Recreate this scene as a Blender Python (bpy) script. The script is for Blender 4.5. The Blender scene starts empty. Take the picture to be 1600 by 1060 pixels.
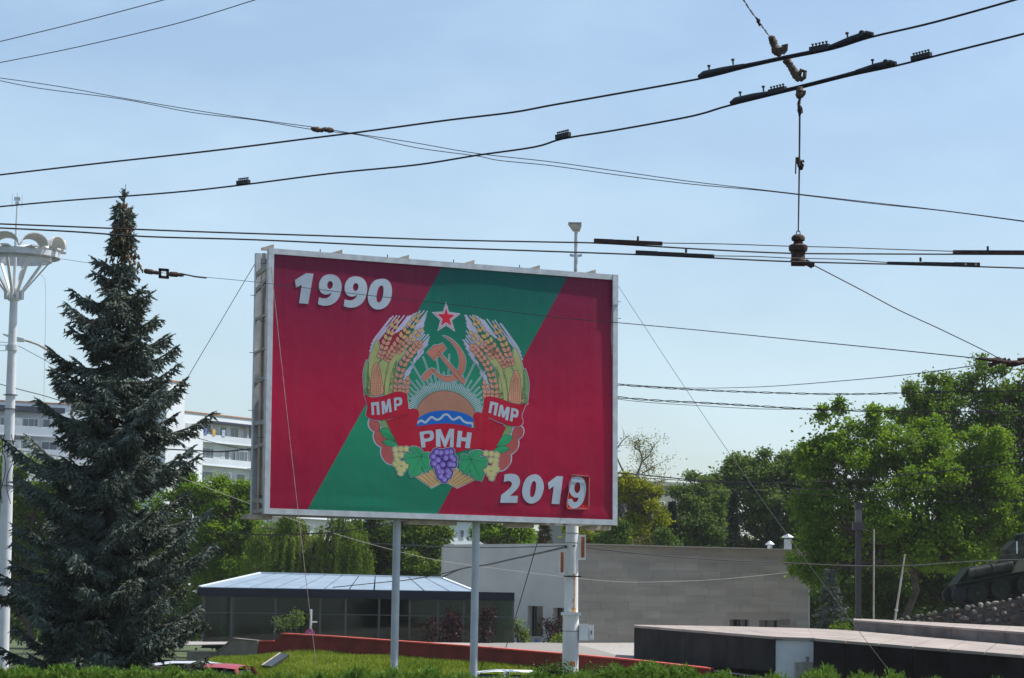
import bpy, bmesh, math, random
import numpy as np
from mathutils import Vector, Matrix
from mathutils.geometry import tessellate_polygon

# ---------------------------------------------------------------- camera
F = 4250.0
HOR, ROLL, CAMZ = 962.0, 0.016, 2.2
TH = math.atan((HOR - 530) / F)
cf = Vector((0, math.cos(TH), math.sin(TH)))
u0 = Vector((0, -math.sin(TH), math.cos(TH)))
r0 = Vector((1, 0, 0))
cu = u0 * math.cos(ROLL) - r0 * math.sin(ROLL)
cr = r0 * math.cos(ROLL) + u0 * math.sin(ROLL)
CAM = Vector((0, 0, CAMZ))
sc = bpy.context.scene
COL = sc.collection
cd = bpy.data.cameras.new('camera')
cam = bpy.data.objects.new('camera', cd)
COL.objects.link(cam)
cd.sensor_width = 36
cd.lens = 36 * F / 1600
cd.clip_start = 0.5
cd.clip_end = 6000
cam.matrix_world = Matrix(((cr.x, cu.x, -cf.x, 0), (cr.y, cu.y, -cf.y, 0), (cr.z, cu.z, -cf.z, CAMZ), (0, 0, 0, 1)))
sc.camera = cam

# ---------------------------------------------------------------- world, sun, exposure
BA = math.radians(25.7)                                   # heading of the billboard
SUN = Vector((0.510, 0.145, 0.847)).normalized()          # towards the sun
elev = math.asin(SUN.z)
azim = math.atan2(SUN.x, SUN.y)
w = bpy.data.worlds.new('World')
sc.world = w
w.use_nodes = True
nt = w.node_tree
bg = nt.nodes['Background']
sky = nt.nodes.new('ShaderNodeTexSky')
sky.sky_type = 'NISHITA'
sky.sun_disc = False
sky.sun_elevation = elev
sky.sun_rotation = azim
sky.altitude = 100
sky.air_density = 1.0
sky.dust_density = 1.35
sky.ozone_density = 2.4
tc = nt.nodes.new('ShaderNodeTexCoord')
mp = nt.nodes.new('ShaderNodeMapping')
mp.inputs['Scale'].default_value = (2.0, 2.0, 4.5)
mp.inputs['Rotation'].default_value = (0.3, 0.5, 0.0)
nz = nt.nodes.new('ShaderNodeTexNoise')
nz.inputs['Scale'].default_value = 3.0
nz.inputs['Detail'].default_value = 5
nz.inputs['Roughness'].default_value = 0.55
rp = nt.nodes.new('ShaderNodeMapRange')
rp.inputs['From Min'].default_value = 0.38
rp.inputs['From Max'].default_value = 0.72
rp.inputs['To Min'].default_value = 0.08
rp.inputs['To Max'].default_value = 0.42
mx = nt.nodes.new('ShaderNodeMixRGB')
mx.inputs[2].default_value = (5.3, 6.8, 7.8, 1)
nt.links.new(tc.outputs['Generated'], mp.inputs[0])
nt.links.new(mp.outputs[0], nz.inputs['Vector'])
nt.links.new(nz.outputs[0], rp.inputs[0])
nt.links.new(rp.outputs[0], mx.inputs[0])
nt.links.new(sky.outputs[0], mx.inputs[1])
nt.links.new(mx.outputs[0], bg.inputs[0])
bg.inputs[1].default_value = 0.107
sd = bpy.data.lights.new('sun', 'SUN')
sun = bpy.data.objects.new('sun', sd)
COL.objects.link(sun)
sd.energy = 4.6
sd.angle = math.radians(0.53)
sd.color = (1.0, 0.95, 0.87)
sun.rotation_euler = SUN.to_track_quat('Z', 'Y').to_euler()
sun.location = (20, 0, 60)
sc.view_settings.view_transform = 'Standard'
sc.view_settings.look = 'None'
sc.view_settings.exposure = 0.5
sc.view_settings.gamma = 1
sc.view_settings.use_curve_mapping = False

# ---------------------------------------------------------------- helpers
def ray(px, py):
    return cf + cr * ((px - 800) / F) + cu * ((530 - py) / F)

def P(px, py, Y):
    d = ray(px, py)
    return CAM + d * (Y / d.y)

def PX(p):
    q = Vector(p) - CAM
    f = q.dot(cf)
    return 800 + F * q.dot(cr) / f, 530 - F * q.dot(cu) / f

def PP(px, py, p0, n):
    """where the sight line meets a plane that stands in the scene"""
    d = ray(px, py)
    return CAM + d * ((Vector(p0) - CAM).dot(n) / d.dot(n))

ORG = {}

def M(name, col, rough=0.65, metal=0.0, var=0.0, vscale=4.0, bump=0.0, bscale=30.0, spec=0.4, col2=None, stretch=(1, 1, 1), detail=5):
    m = bpy.data.materials.new(name)
    m.use_nodes = True
    t = m.node_tree
    b = t.nodes['Principled BSDF']
    b.inputs['Base Color'].default_value = (*col, 1)
    b.inputs['Roughness'].default_value = rough
    b.inputs['Metallic'].default_value = metal
    b.inputs['Specular IOR Level'].default_value = spec
    if var or bump or col2:
        c = t.nodes.new('ShaderNodeTexCoord')
        g = t.nodes.new('ShaderNodeMapping')
        g.inputs['Scale'].default_value = stretch
        t.links.new(c.outputs['Object'], g.inputs[0])
    if var or col2:
        n = t.nodes.new('ShaderNodeTexNoise')
        n.inputs['Scale'].default_value = vscale
        n.inputs['Detail'].default_value = detail
        t.links.new(g.outputs[0], n.inputs['Vector'])
        r = t.nodes.new('ShaderNodeValToRGB')
        a = col if col2 else tuple(x * (1 - var) for x in col)
        e = col2 if col2 else tuple(min(1, x * (1 + var)) for x in col)
        r.color_ramp.elements[0].position = 0.36
        r.color_ramp.elements[1].position = 0.64
        r.color_ramp.elements[0].color = (*a, 1)
        r.color_ramp.elements[1].color = (*e, 1)
        t.links.new(n.outputs[0], r.inputs[0])
        t.links.new(r.outputs[0], b.inputs['Base Color'])
    if bump:
        n2 = t.nodes.new('ShaderNodeTexNoise')
        n2.inputs['Scale'].default_value = bscale
        n2.inputs['Detail'].default_value = 4
        t.links.new(g.outputs[0], n2.inputs['Vector'])
        bp = t.nodes.new('ShaderNodeBump')
        bp.inputs['Strength'].default_value = bump
        bp.inputs['Distance'].default_value = 0.03
        t.links.new(n2.outputs[0], bp.inputs['Height'])
        t.links.new(bp.outputs[0], b.inputs['Normal'])
    return m

def LEAF(name, c1, c2, trans=0.3, rough=0.5, big=0.6):
    """leaf material: every leaf its own tone between c1 and c2, drifting from spray to spray"""
    m = bpy.data.materials.new(name)
    m.use_nodes = True
    t = m.node_tree
    b = t.nodes['Principled BSDF']
    b.inputs['Roughness'].default_value = rough
    b.inputs['Specular IOR Level'].default_value = 0.08
    g = t.nodes.new('ShaderNodeNewGeometry')
    c = t.nodes.new('ShaderNodeTexCoord')
    n = t.nodes.new('ShaderNodeTexNoise')
    n.inputs['Scale'].default_value = big
    n.inputs['Detail'].default_value = 3
    t.links.new(c.outputs['Object'], n.inputs['Vector'])
    a = t.nodes.new('ShaderNodeMath')
    a.operation = 'MULTIPLY_ADD'
    t.links.new(g.outputs['Random Per Island'], a.inputs[0])
    a.inputs[1].default_value = 0.5
    s = t.nodes.new('ShaderNodeMath')
    s.operation = 'MULTIPLY_ADD'
    t.links.new(n.outputs[0], s.inputs[0])
    s.inputs[1].default_value = 2.0
    s.inputs[2].default_value = -0.75
    t.links.new(s.outputs[0], a.inputs[2])
    r = t.nodes.new('ShaderNodeValToRGB')
    r.color_ramp.elements[0].position = 0.1
    r.color_ramp.elements[1].position = 0.95
    r.color_ramp.elements[0].color = (*c1, 1)
    r.color_ramp.elements[1].color = (*c2, 1)
    t.links.new(a.outputs[0], r.inputs[0])
    t.links.new(r.outputs[0], b.inputs['Base Color'])
    if trans:
        tr = t.nodes.new('ShaderNodeBsdfTranslucent')
        mul = t.nodes.new('ShaderNodeMixRGB')
        mul.blend_type = 'MULTIPLY'
        mul.inputs[0].default_value = 1
        mul.inputs[2].default_value = (1.5, 1.25, 0.6, 1)
        t.links.new(r.outputs[0], mul.inputs[1])
        t.links.new(mul.outputs[0], tr.inputs[0])
        ms = t.nodes.new('ShaderNodeMixShader')
        ms.inputs[0].default_value = trans
        o = t.nodes['Material Output']
        t.links.new(b.outputs[0], ms.inputs[1])
        t.links.new(tr.outputs[0], ms.inputs[2])
        t.links.new(ms.outputs[0], o.inputs[0])
    return m

def GLASS(name, tint, refl=0.06, rough=0.03):
    m = bpy.data.materials.new(name)
    m.use_nodes = True
    t = m.node_tree
    o = t.nodes['Material Output']
    t.nodes.remove(t.nodes['Principled BSDF'])
    tr = t.nodes.new('ShaderNodeBsdfTransparent')
    tr.inputs[0].default_value = (*tint, 1)
    gl = t.nodes.new('ShaderNodeBsdfGlossy')
    gl.inputs['Roughness'].default_value = rough
    fr = t.nodes.new('ShaderNodeFresnel')
    fr.inputs[0].default_value = 1.5
    ad = t.nodes.new('ShaderNodeMath')
    ad.operation = 'ADD'
    ad.inputs[1].default_value = refl
    t.links.new(fr.outputs[0], ad.inputs[0])
    ms = t.nodes.new('ShaderNodeMixShader')
    t.links.new(ad.outputs[0], ms.inputs[0])
    t.links.new(tr.outputs[0], ms.inputs[1])
    t.links.new(gl.outputs[0], ms.inputs[2])
    t.links.new(ms.outputs[0], o.inputs[0])
    return m

def tag(o, label=None, cat=None, group=None, kind=None):
    if label: o['label'] = label
    if cat: o['category'] = cat
    if group: o['group'] = group
    if kind: o['kind'] = kind
    return o

def thing(name, loc, label, cat, group=None):
    o = bpy.data.objects.new(name, None)
    o.empty_display_size = 0.3
    COL.objects.link(o)
    o.location = loc
    ORG[o] = Vector(loc)
    return tag(o, label, cat, group)

def mk(name, V, faces, mats, parent=None, smooth=False, midx=None, origin=None):
    V = np.asarray(V, dtype=np.float64).reshape(-1, 3)
    if parent is not None:
        org = ORG[parent]
    else:
        if origin is None:
            mn, mxx = V.min(0), V.max(0)
            origin = ((mn[0] + mxx[0]) / 2, (mn[1] + mxx[1]) / 2, mn[2])
        org = Vector(origin)
    V = V - np.array(org)
    me = bpy.data.meshes.new(name)
    if isinstance(faces, np.ndarray):
        n, k = faces.shape
        me.vertices.add(len(V))
        me.vertices.foreach_set('co', V.astype(np.float32).ravel())
        me.loops.add(n * k)
        me.loops.foreach_set('vertex_index', faces.astype(np.int32).ravel())
        me.polygons.add(n)
        me.polygons.foreach_set('loop_start', np.arange(0, n * k, k, dtype=np.int32))
        me.update(calc_edges=True)
    else:
        me.from_pydata([tuple(v) for v in V], [], faces)
    if not isinstance(mats, (list, tuple)): mats = [mats]
    for m in mats: me.materials.append(m)
    if midx is not None: me.polygons.foreach_set('material_index', midx)
    if smooth: me.polygons.foreach_set('use_smooth', [True] * len(me.polygons))
    me.update()
    o = bpy.data.objects.new(name, me)
    COL.objects.link(o)
    if parent is not None:
        o.parent = parent
        ORG[o] = org
    else:
        o.location = org
        ORG[o] = org
    return o

def frame(d):
    d = Vector(d).normalized()
    a = Vector((0, 0, 1)) if abs(d.z) < 0.95 else Vector((1, 0, 0))
    x = d.cross(a).normalized()
    return d, x, x.cross(d).normalized()

class MB:
    def __init__(s):
        s.v = []; s.f = []; s.m = []
    def add(s, V, Fs, m=0):
        b = len(s.v)
        s.v += [tuple(x) for x in V]
        s.f += [tuple(i + b for i in q) for q in Fs]
        s.m += [m] * len(Fs)
        return s
    def box(s, c, ex, ey, ez, m=0):
        """centre and three half-extent vectors"""
        c, ex, ey, ez = Vector(c), Vector(ex), Vector(ey), Vector(ez)
        V = [c + ex * i + ey * j + ez * k for k in (-1, 1) for j in (-1, 1) for i in (-1, 1)]
        return s.add(V, [(0, 2, 3, 1), (4, 5, 7, 6), (0, 1, 5, 4), (2, 6, 7, 3), (0, 4, 6, 2), (1, 3, 7, 5)], m)
    def abox(s, a, b, m=0):
        a, b = Vector(a), Vector(b)
        h = (b - a) / 2
        return s.box((a + b) / 2, (h.x, 0, 0), (0, h.y, 0), (0, 0, h.z), m)
    def bar(s, p0, p1, wx, wy, up=None, m=0):
        p0, p1 = Vector(p0), Vector(p1)
        d, x, y = frame(p1 - p0)
        if up is not None:
            y = Vector(up); y = (y - d * y.dot(d)).normalized(); x = y.cross(d)
        return s.box((p0 + p1) / 2, (p1 - p0) / 2, x * wx / 2, y * wy / 2, m)
    def tube(s, pts, r, n=8, m=0, cap=True):
        pts = [Vector(p) for p in pts]
        k = len(pts)
        rr = r if isinstance(r, (list, tuple)) else [r] * k
        V = []
        px = None
        for i in range(k):
            d = (pts[min(i + 1, k - 1)] - pts[max(i - 1, 0)]).normalized()
            if px is None:
                _, x, y = frame(d)
            else:
                x = (px - d * px.dot(d)).normalized(); y = x.cross(d).normalized()
            px = x
            for j in range(n):
                a = 2 * math.pi * j / n
                V.append(pts[i] + (x * math.cos(a) + y * math.sin(a)) * rr[i])
        Fs = [(i * n + j, i * n + (j + 1) % n, (i + 1) * n + (j + 1) % n, (i + 1) * n + j) for i in range(k - 1) for j in range(n)]
        if cap:
            Fs += [tuple(range(n))[::-1], tuple(range((k - 1) * n, k * n))]
        return s.add(V, Fs, m)
    def cyl(s, p0, p1, ra, rb=None, n=12, m=0):
        return s.tube([p0, p1], [ra, ra if rb is None else rb], n, m)
    def lathe(s, p0, axis, prof, n=14, m=0):
        d = Vector(axis).normalized()
        return s.tube([Vector(p0) + d * t for t, r in prof], [r for t, r in prof], n, m) if False else s._lathe(Vector(p0), d, prof, n, m)
    def _lathe(s, p0, d, prof, n, m):
        _, x, y = frame(d)
        V = [p0 + d * t + (x * math.cos(2 * math.pi * j / n) + y * math.sin(2 * math.pi * j / n)) * r for t, r in prof for j in range(n)]
        k = len(prof)
        Fs = [(i * n + j, i * n + (j + 1) % n, (i + 1) * n + (j + 1) % n, (i + 1) * n + j) for i in range(k - 1) for j in range(n)]
        Fs += [tuple(range(n))[::-1], tuple(range((k - 1) * n, k * n))]
        return s.add(V, Fs, m)
    def prism(s, poly, h, m=0):
        """polygon of 3-D points swept by the vector h"""
        n = len(poly)
        A = [Vector(p) for p in poly]
        Bq = [p + Vector(h) for p in A]
        tri = tessellate_polygon([A])
        Fs = [tuple(t) for t in tri] + [tuple(i + n for i in t)[::-1] for t in tri]
        Fs += [(i, (i + 1) % n, n + (i + 1) % n, n + i) for i in range(n)]
        return s.add(A + Bq, Fs, m)
    def build(s, name, mats, parent=None, smooth=False, origin=None, auto=None):
        o = mk(name, s.v, s.f, mats, parent, False, s.m, origin)
        bm = bmesh.new(); bm.from_mesh(o.data)
        bmesh.ops.recalc_face_normals(bm, faces=bm.faces)
        if smooth:
            for fc in bm.faces: fc.smooth = True
            lim = math.radians(auto or 40)
            for e in bm.edges:
                if len(e.link_faces) == 2 and e.calc_face_angle(0) > lim: e.smooth = False
        bm.to_mesh(o.data); bm.free()
        return o

def spl(pts, closed=True, n=5):
    """smooth loop; a point given as (x, y, 1) stays a corner"""
    k = len(pts)
    out = []
    for i in range(k if closed else k - 1):
        p1 = pts[i]; p2 = pts[(i + 1) % k]
        p0 = pts[(i - 1) % k] if (closed or i > 0) else p1
        p3 = pts[(i + 2) % k] if (closed or i + 2 < k) else p2
        if len(p1) > 2: p0 = p1
        if len(p2) > 2: p3 = p2
        for j in range(n):
            t = j / n
            out.append(tuple(0.5 * (2 * p1[c] + (p2[c] - p0[c]) * t + (2 * p0[c] - 5 * p1[c] + 4 * p2[c] - p3[c]) * t * t + (3 * p1[c] - p0[c] - 3 * p2[c] + p3[c]) * t ** 3) for c in (0, 1)))
    if not closed: out.append(tuple(pts[-1][:2]))
    return out

# ---------------------------------------------------------------- vegetation helpers
def leaf_quads(C, Dr, Nn, L, Wd):
    """diamond leaves: base point, direction, normal, length, width -> verts, faces"""
    n = len(C)
    S = np.cross(Dr, Nn)
    V = np.empty((n, 4, 3))
    V[:, 0] = C
    V[:, 1] = C + Dr * (L * 0.45)[:, None] + S * (Wd / 2)[:, None] + Nn * (L * 0.06)[:, None]
    V[:, 2] = C + Dr * L[:, None]
    V[:, 3] = C + Dr * (L * 0.45)[:, None] - S * (Wd / 2)[:, None] + Nn * (L * 0.06)[:, None]
    return V.reshape(-1, 3), np.arange(n * 4).reshape(n, 4)

def unit(a):
    return a / (np.linalg.norm(a, axis=-1, keepdims=True) + 1e-9)

def crown_points(rng, lobes, Y, dens, depth=0.8, sub=0):
    """clump centres spread through uneven lobes (px, py, rx, ry as seen in the picture, at distance Y)"""
    s = F / Y
    pts, outs, ctr = [], [], []
    ext = []
    for (px, py, rx, ry) in lobes:
        a, b = rx / s, ry / s
        c = np.array(P(px, py, Y + rng.uniform(-0.5, 0.5) * a))
        if not sub:
            ext.append((c, a, b)); continue
        for k in range(sub):
            d = unit(rng.normal(size=(1, 3)))[0]
            if rng.random() < 0.18: continue
            f_ = rng.uniform(0.26, 0.58)
            ext.append((c + d * np.array([a, a * depth, b]) * (1.02 - f_ * rng.uniform(0.75, 1.0)), a * f_, b * f_))
        for k in range(3 if sub else 0):                 # shoots breaking the outline
            an = rng.uniform(0.15, 2.99)
            d = np.array([math.cos(an), rng.uniform(-0.5, 0.5), math.sin(an)])
            ext.append((c + d * np.array([a, a * depth, b]) * 1.08, a * rng.uniform(0.10, 0.18), b * rng.uniform(0.2, 0.36)))
    for (c, a, b) in ext:
        n = max(9, int(dens * a * b))
        d = unit(rng.normal(size=(n, 3)))
        ph = rng.uniform(0, 6.28, 6)
        bump = 1 + 0.16 * np.sin(4 * d[:, 0] + ph[0]) * np.sin(3 * d[:, 2] + ph[1]) + 0.14 * np.sin(7 * d[:, 1] + ph[2]) * np.sin(6 * d[:, 0] + ph[3]) + 0.1 * np.sin(9 * d[:, 2] + ph[4])
        r = (0.35 + 0.65 * rng.random(n) ** 0.45) * bump
        q = c + d * r[:, None] * np.array([a, a * depth, b])
        pts.append(q); outs.append(d); ctr.append(c)
    return np.concatenate(pts), np.concatenate(outs), ctr

def leaves_on(rng, pts, outs, per, cr_, leaf, aspect=0.55, up=0.5, flat=0.6):
    n = len(pts)
    sz = rng.uniform(0.6, 1.3, n)
    C = np.repeat(pts, per, 0) + rng.normal(size=(n * per, 3)) * np.array([cr_, cr_, cr_ * flat]) * np.repeat(sz, per)[:, None]
    O = np.repeat(outs, per, 0)
    N = unit(rng.normal(size=(n * per, 3)) * 0.7 + O * 0.45 + np.array([0, 0, up]))
    D = unit(np.cross(N, rng.normal(size=(n * per, 3))))
    L = leaf * rng.uniform(0.7, 1.35, n * per)
    return leaf_quads(C, D, N, L, L * aspect)

def limb_path(a, b, sag, rng, n=6):
    a, b = Vector(a), Vector(b)
    out = []
    for i in range(n):
        t = i / (n - 1)
        p = a.lerp(b, t)
        j = Vector(rng.normal(size=3)) * 0.06 * (b - a).length * math.sin(t * 3.14)
        out.append(p + Vector((0, 0, sag * math.sin(t * 3.14))) + j)
    return out

def tree(name, label, cat, lobes, Y, base_px, gz, mleaf, mbark, seed, dens=26, per=26, clump=0.34, leaf=0.19, trunk_r=0.17, group='trees in the park behind the billboard', up=0.5, aspect=0.6, twigs=26, depth=0.8):
    rng = np.random.default_rng(seed)
    ctr_top = P(base_px, 950, Y)
    base = Vector((ctr_top.x, Y, gz))
    t = thing(name, base, label, cat, group)
    pts, outs, ctr = crown_points(rng, lobes, Y, dens * 0.8, depth, 8)
    ctr = ctr[::5]
    V, Fs = leaves_on(rng, pts, outs, int(per * 1.9), clump * 0.60, leaf * 0.78, aspect, up)
    p2, o2, _ = crown_points(rng, [(a, c, d * 0.66, e * 0.66) for a, c, d, e in lobes], Y + 0.6, dens * 0.62, depth)
    V2, F2 = leaves_on(rng, p2, o2, per, clump * 1.2, leaf * 1.1, aspect, up)
    Fs = np.concatenate([Fs, F2 + len(V)]); V = np.concatenate([V, V2])
    cs = sorted(ctr, key=lambda c: -c[2])
    hi = Vector(cs[0])
    fork = Vector((base.x * 0.7 + hi.x * 0.3, Y, gz + (hi.z - gz) * 0.42))
    b = MB()
    path = limb_path(base - Vector((0, 0, 0.3)), fork, 0, rng, 5) 
    b.tube(path, [trunk_r * 1.5, trunk_r * 1.15, trunk_r, trunk_r * 0.95, trunk_r * 0.85], 8)
    b.build('trunk', mbark, t, smooth=True)
    b = MB()
    for c in ctr:
        c = Vector(c)
        L = limb_path(fork if c.z > fork.z - 0.5 else base.lerp(fork, 0.7), c, 0.25, rng, 6)
        b.tube(L, [trunk_r * (0.6 - 0.09 * i) for i in range(6)], 6)
        near = [i for i in rng.permutation(len(pts))[:400] if np.linalg.norm(pts[i] - np.array(c)) < 2.2][:twigs]
        for i in near:
            L2 = limb_path(L[rng.integers(2, 6)], pts[i], 0.05, rng, 4)
            b.tube(L2, [trunk_r * 0.16, trunk_r * 0.11, trunk_r * 0.08, trunk_r * 0.04], 4, cap=False)
    b.build('limbs', mbark, t, smooth=True)
    o = mk('crown', V, Fs, mleaf, t)
    o['kind'] = 'stuff'
    return t

def brush(rng, S, D, L, k=9, nl=0.055, nw=0.03, spread=0.75, core=0.0):
    """needle sprays: k flat needles set round every twig S -> S + D*L"""
    n = len(S)
    f = np.tile(np.linspace(0.0, 1.0, k), n) + rng.uniform(-0.06, 0.06, n * k)
    S2, D2, L2 = np.repeat(S, k, 0), np.repeat(D, k, 0), np.repeat(L, k)
    side = unit(np.cross(D2, rng.normal(size=(n * k, 3))))
    dr = unit(D2 * 0.75 + side * spread)
    dr[k - 1::k] = D
    b = S2 + D2 * (f * L2)[:, None]
    w_ = unit(np.cross(dr, rng.normal(size=(n * k, 3))))
    ln = nl * rng.uniform(0.7, 1.2, n * k)
    V = np.empty((n * k, 3, 3))
    V[:, 0] = b - w_ * nw / 2 - D2 * 0.008
    V[:, 1] = b + w_ * nw / 2 - D2 * 0.008
    V[:, 2] = b + dr * ln[:, None]
    V = V.reshape(-1, 3)
    if core:
        x = unit(np.cross(D, rng.normal(size=(n, 3)))); y = np.cross(D, x)
        e = S + D * (L * 1.02)[:, None]; m_ = S + D * (L * 0.45)[:, None]
        ring = [m_ + (x * math.cos(t) + y * math.sin(t)) * core for t in (0, 2.094, 4.189)]
        T = []
        for i in range(3):
            T += [np.stack([S, ring[i], ring[(i + 1) % 3]], 1), np.stack([ring[i], e, ring[(i + 1) % 3]], 1)]
        V = np.concatenate([V, np.concatenate(T).reshape(-1, 3)])
    return V, np.arange(len(V)).reshape(-1, 3)

def catm(pts, n=6):
    """smooth path through 3-D points"""
    pts = [Vector(p) for p in pts]
    k = len(pts); out = []
    for i in range(k - 1):
        p1, p2 = pts[i], pts[i + 1]
        p0 = pts[i - 1] if i else p1 * 2 - p2
        p3 = pts[i + 2] if i + 2 < k else p2 * 2 - p1
        for j in range(n):
            t = j / n
            out.append(0.5 * (2 * p1 + (p2 - p0) * t + (2 * p0 - 5 * p1 + 4 * p2 - p3) * t * t + (3 * p1 - p0 - 3 * p2 + p3) * t ** 3))
    out.append(pts[-1])
    return out
# ---------------------------------------------------------------- materials
m_steel = M('painted_steel', (0.50, 0.53, 0.56), 0.45, var=0.12, vscale=5, bump=0.1)
m_steel_old = M('weathered_steel', (0.42, 0.41, 0.38), 0.6, var=0.25, vscale=3, bump=0.2, col2=(0.30, 0.25, 0.19))
m_polegrey = M('pole_grey', (0.44, 0.48, 0.52), 0.4, var=0.08, vscale=3)
m_plywood = M('old_plywood', (0.17, 0.13, 0.10), 0.8, var=0.35, vscale=2.5, stretch=(1, 1, 0.4))
m_lug = M('lug_plate', (0.44, 0.38, 0.31), 0.7, var=0.2, vscale=6)
m_black = M('black_iron', (0.012, 0.012, 0.014), 0.5, var=0.3, vscale=20)
m_cable = M('black_cable', (0.008, 0.008, 0.010), 0.6)
m_cablegrey = M('grey_cable', (0.05, 0.05, 0.055), 0.55)
m_cablepale = M('pale_cable', (0.30, 0.29, 0.27), 0.6)
m_guy = M('guy_steel', (0.22, 0.18, 0.15), 0.5, var=0.3, vscale=9)
m_rust = M('rusty_iron', (0.05, 0.025, 0.018), 0.8, var=0.5, vscale=25, bump=0.4)
m_insul = M('brown_insulator', (0.085, 0.045, 0.028), 0.35, var=0.4, vscale=30)
m_whitepaint = M('white_paint', (0.74, 0.75, 0.75), 0.38, var=0.07, vscale=4, bump=0.06)
m_conc_white = M('whitewashed_concrete', (0.66, 0.67, 0.67), 0.55, var=0.14, vscale=2.2, bump=0.25, bscale=14, stretch=(1, 1, 0.35))
m_orange = M('orange_panel', (0.40, 0.10, 0.03), 0.6, var=0.3, vscale=10)
m_lampglass = M('lamp_glass', (0.5, 0.5, 0.47), 0.25)

class PR:
    """the look of one printed ink on the vinyl; a faint drift of density as on a real large print"""
def INK(name, col, col2=None, rough=0.30):
    m = M(name, col, rough, spec=0.10)
    t = m.node_tree
    b = t.nodes['Principled BSDF']
    c = t.nodes.new('ShaderNodeTexCoord')
    n = t.nodes.new('ShaderNodeTexNoise')
    n.inputs['Scale'].default_value = 0.9
    n.inputs['Detail'].default_value = 6
    n.inputs['Roughness'].default_value = 0.6
    t.links.new(c.outputs['Object'], n.inputs['Vector'])
    r = t.nodes.new('ShaderNodeValToRGB')
    r.color_ramp.elements[0].position = 0.3
    r.color_ramp.elements[1].position = 0.7
    r.color_ramp.elements[0].color = (*[x * 0.86 for x in col], 1)
    r.color_ramp.elements[1].color = (*[x * 1.1 for x in (col2 or col)], 1)
    t.links.new(n.outputs[0], r.inputs[0])
    # rain streaks and dust in the sheet
    g = t.nodes.new('ShaderNodeMapping')
    g.inputs['Scale'].default_value = (2.6, 2.6, 0.16)
    t.links.new(c.outputs['Object'], g.inputs[0])
    n3 = t.nodes.new('ShaderNodeTexNoise')
    n3.inputs['Scale'].default_value = 2.0
    n3.inputs['Detail'].default_value = 7
    n3.inputs['Roughness'].default_value = 0.7
    t.links.new(g.outputs[0], n3.inputs['Vector'])
    r3 = t.nodes.new('ShaderNodeMapRange')
    r3.inputs['From Min'].default_value = 0.45
    r3.inputs['From Max'].default_value = 0.75
    r3.inputs['To Max'].default_value = 0.09
    t.links.new(n3.outputs[0], r3.inputs[0])
    dm = t.nodes.new('ShaderNodeMixRGB')
    dm.name = 'dirt'
    dm.inputs[2].default_value = (0.16, 0.14, 0.12, 1)
    t.links.new(r3.outputs[0], dm.inputs[0])
    t.links.new(r.outputs[0], dm.inputs[1])
    t.links.new(dm.outputs[0], b.inputs['Base Color'])
    n2 = t.nodes.new('ShaderNodeTexNoise')
    n2.inputs['Scale'].default_value = 1.7
    n2.inputs['Detail'].default_value = 2
    t.links.new(c.outputs['Object'], n2.inputs['Vector'])
    bp = t.nodes.new('ShaderNodeBump')
    bp.inputs['Strength'].default_value = 0.30
    bp.inputs['Distance'].default_value = 0.05
    t.links.new(n2.outputs[0], bp.inputs['Height'])
    t.links.new(bp.outputs[0], b.inputs['Normal'])
    return m

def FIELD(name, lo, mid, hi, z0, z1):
    """flag colour of the print: it runs from deep to bright in the middle of the sheet and back to deep"""
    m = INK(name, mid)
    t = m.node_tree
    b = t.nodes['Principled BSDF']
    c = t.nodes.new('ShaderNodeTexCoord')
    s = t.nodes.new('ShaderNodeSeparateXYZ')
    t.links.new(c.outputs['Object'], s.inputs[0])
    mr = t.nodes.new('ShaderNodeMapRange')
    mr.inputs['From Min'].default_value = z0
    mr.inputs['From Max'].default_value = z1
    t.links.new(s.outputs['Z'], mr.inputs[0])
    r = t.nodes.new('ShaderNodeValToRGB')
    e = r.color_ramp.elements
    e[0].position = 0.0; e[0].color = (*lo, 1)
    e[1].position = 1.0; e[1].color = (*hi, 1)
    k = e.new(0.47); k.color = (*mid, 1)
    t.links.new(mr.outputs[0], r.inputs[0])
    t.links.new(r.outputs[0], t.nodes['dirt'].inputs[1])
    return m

# ---------------------------------------------------------------- billboard
BB = P(413, 803, 60.0)                       # lower left corner of the frame front
lean = math.radians(-1.2)
bd = Vector((math.cos(BA), math.sin(BA), 0))
n0 = Vector((math.sin(BA), -math.cos(BA), 0))
bz = Vector((0, 0, 1)) * math.cos(lean) + n0 * math.sin(lean)
bn = bd.cross(bz).normalized()
BW, BH = 8.805, 5.92
REC = -0.050                                   # the sheet sits this far behind the frame front
GROUND = -0.35
def U(u, v, n=0.0):
    return BB + bd * u + bz * v + bn * n
def uv(px, py, n=REC):
    q = PP(px, py, BB + bn * n, bn) - BB
    return q.dot(bd), q.dot(bz)

def ripple(u, v):
    a = 0.0075 * math.sin(0.9 * u + 0.5 * v + 0.6) * math.sin(0.8 * v + 0.3 * u + 0.2)
    a += 0.0035 * math.sin(2.3 * u - 0.7 * v) * (0.4 + 0.6 * (v / BH))
    a += 0.026 * math.exp(-((v - 0.20) / 0.10) ** 2) * max(0.0, 0.45 + 0.55 * math.sin(1.1 * u - 0.6) + 0.25 * math.sin(3.1 * u))
    a += 0.010 * math.sin(1.25 * u + 0.9) * math.exp(-((BH - v) / 0.7) ** 2)
    a += 0.012 * math.exp(-((BW - u) / 0.6) ** 2) * math.sin(1.1 * v)
    return a

bb_base = U(BW / 2, 0, -0.45); bb_base.z = GROUND
billboard = thing('billboard', bb_base, 'huge billboard on two grey posts showing a coat of arms between 1990 and 2019', 'billboard')

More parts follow.
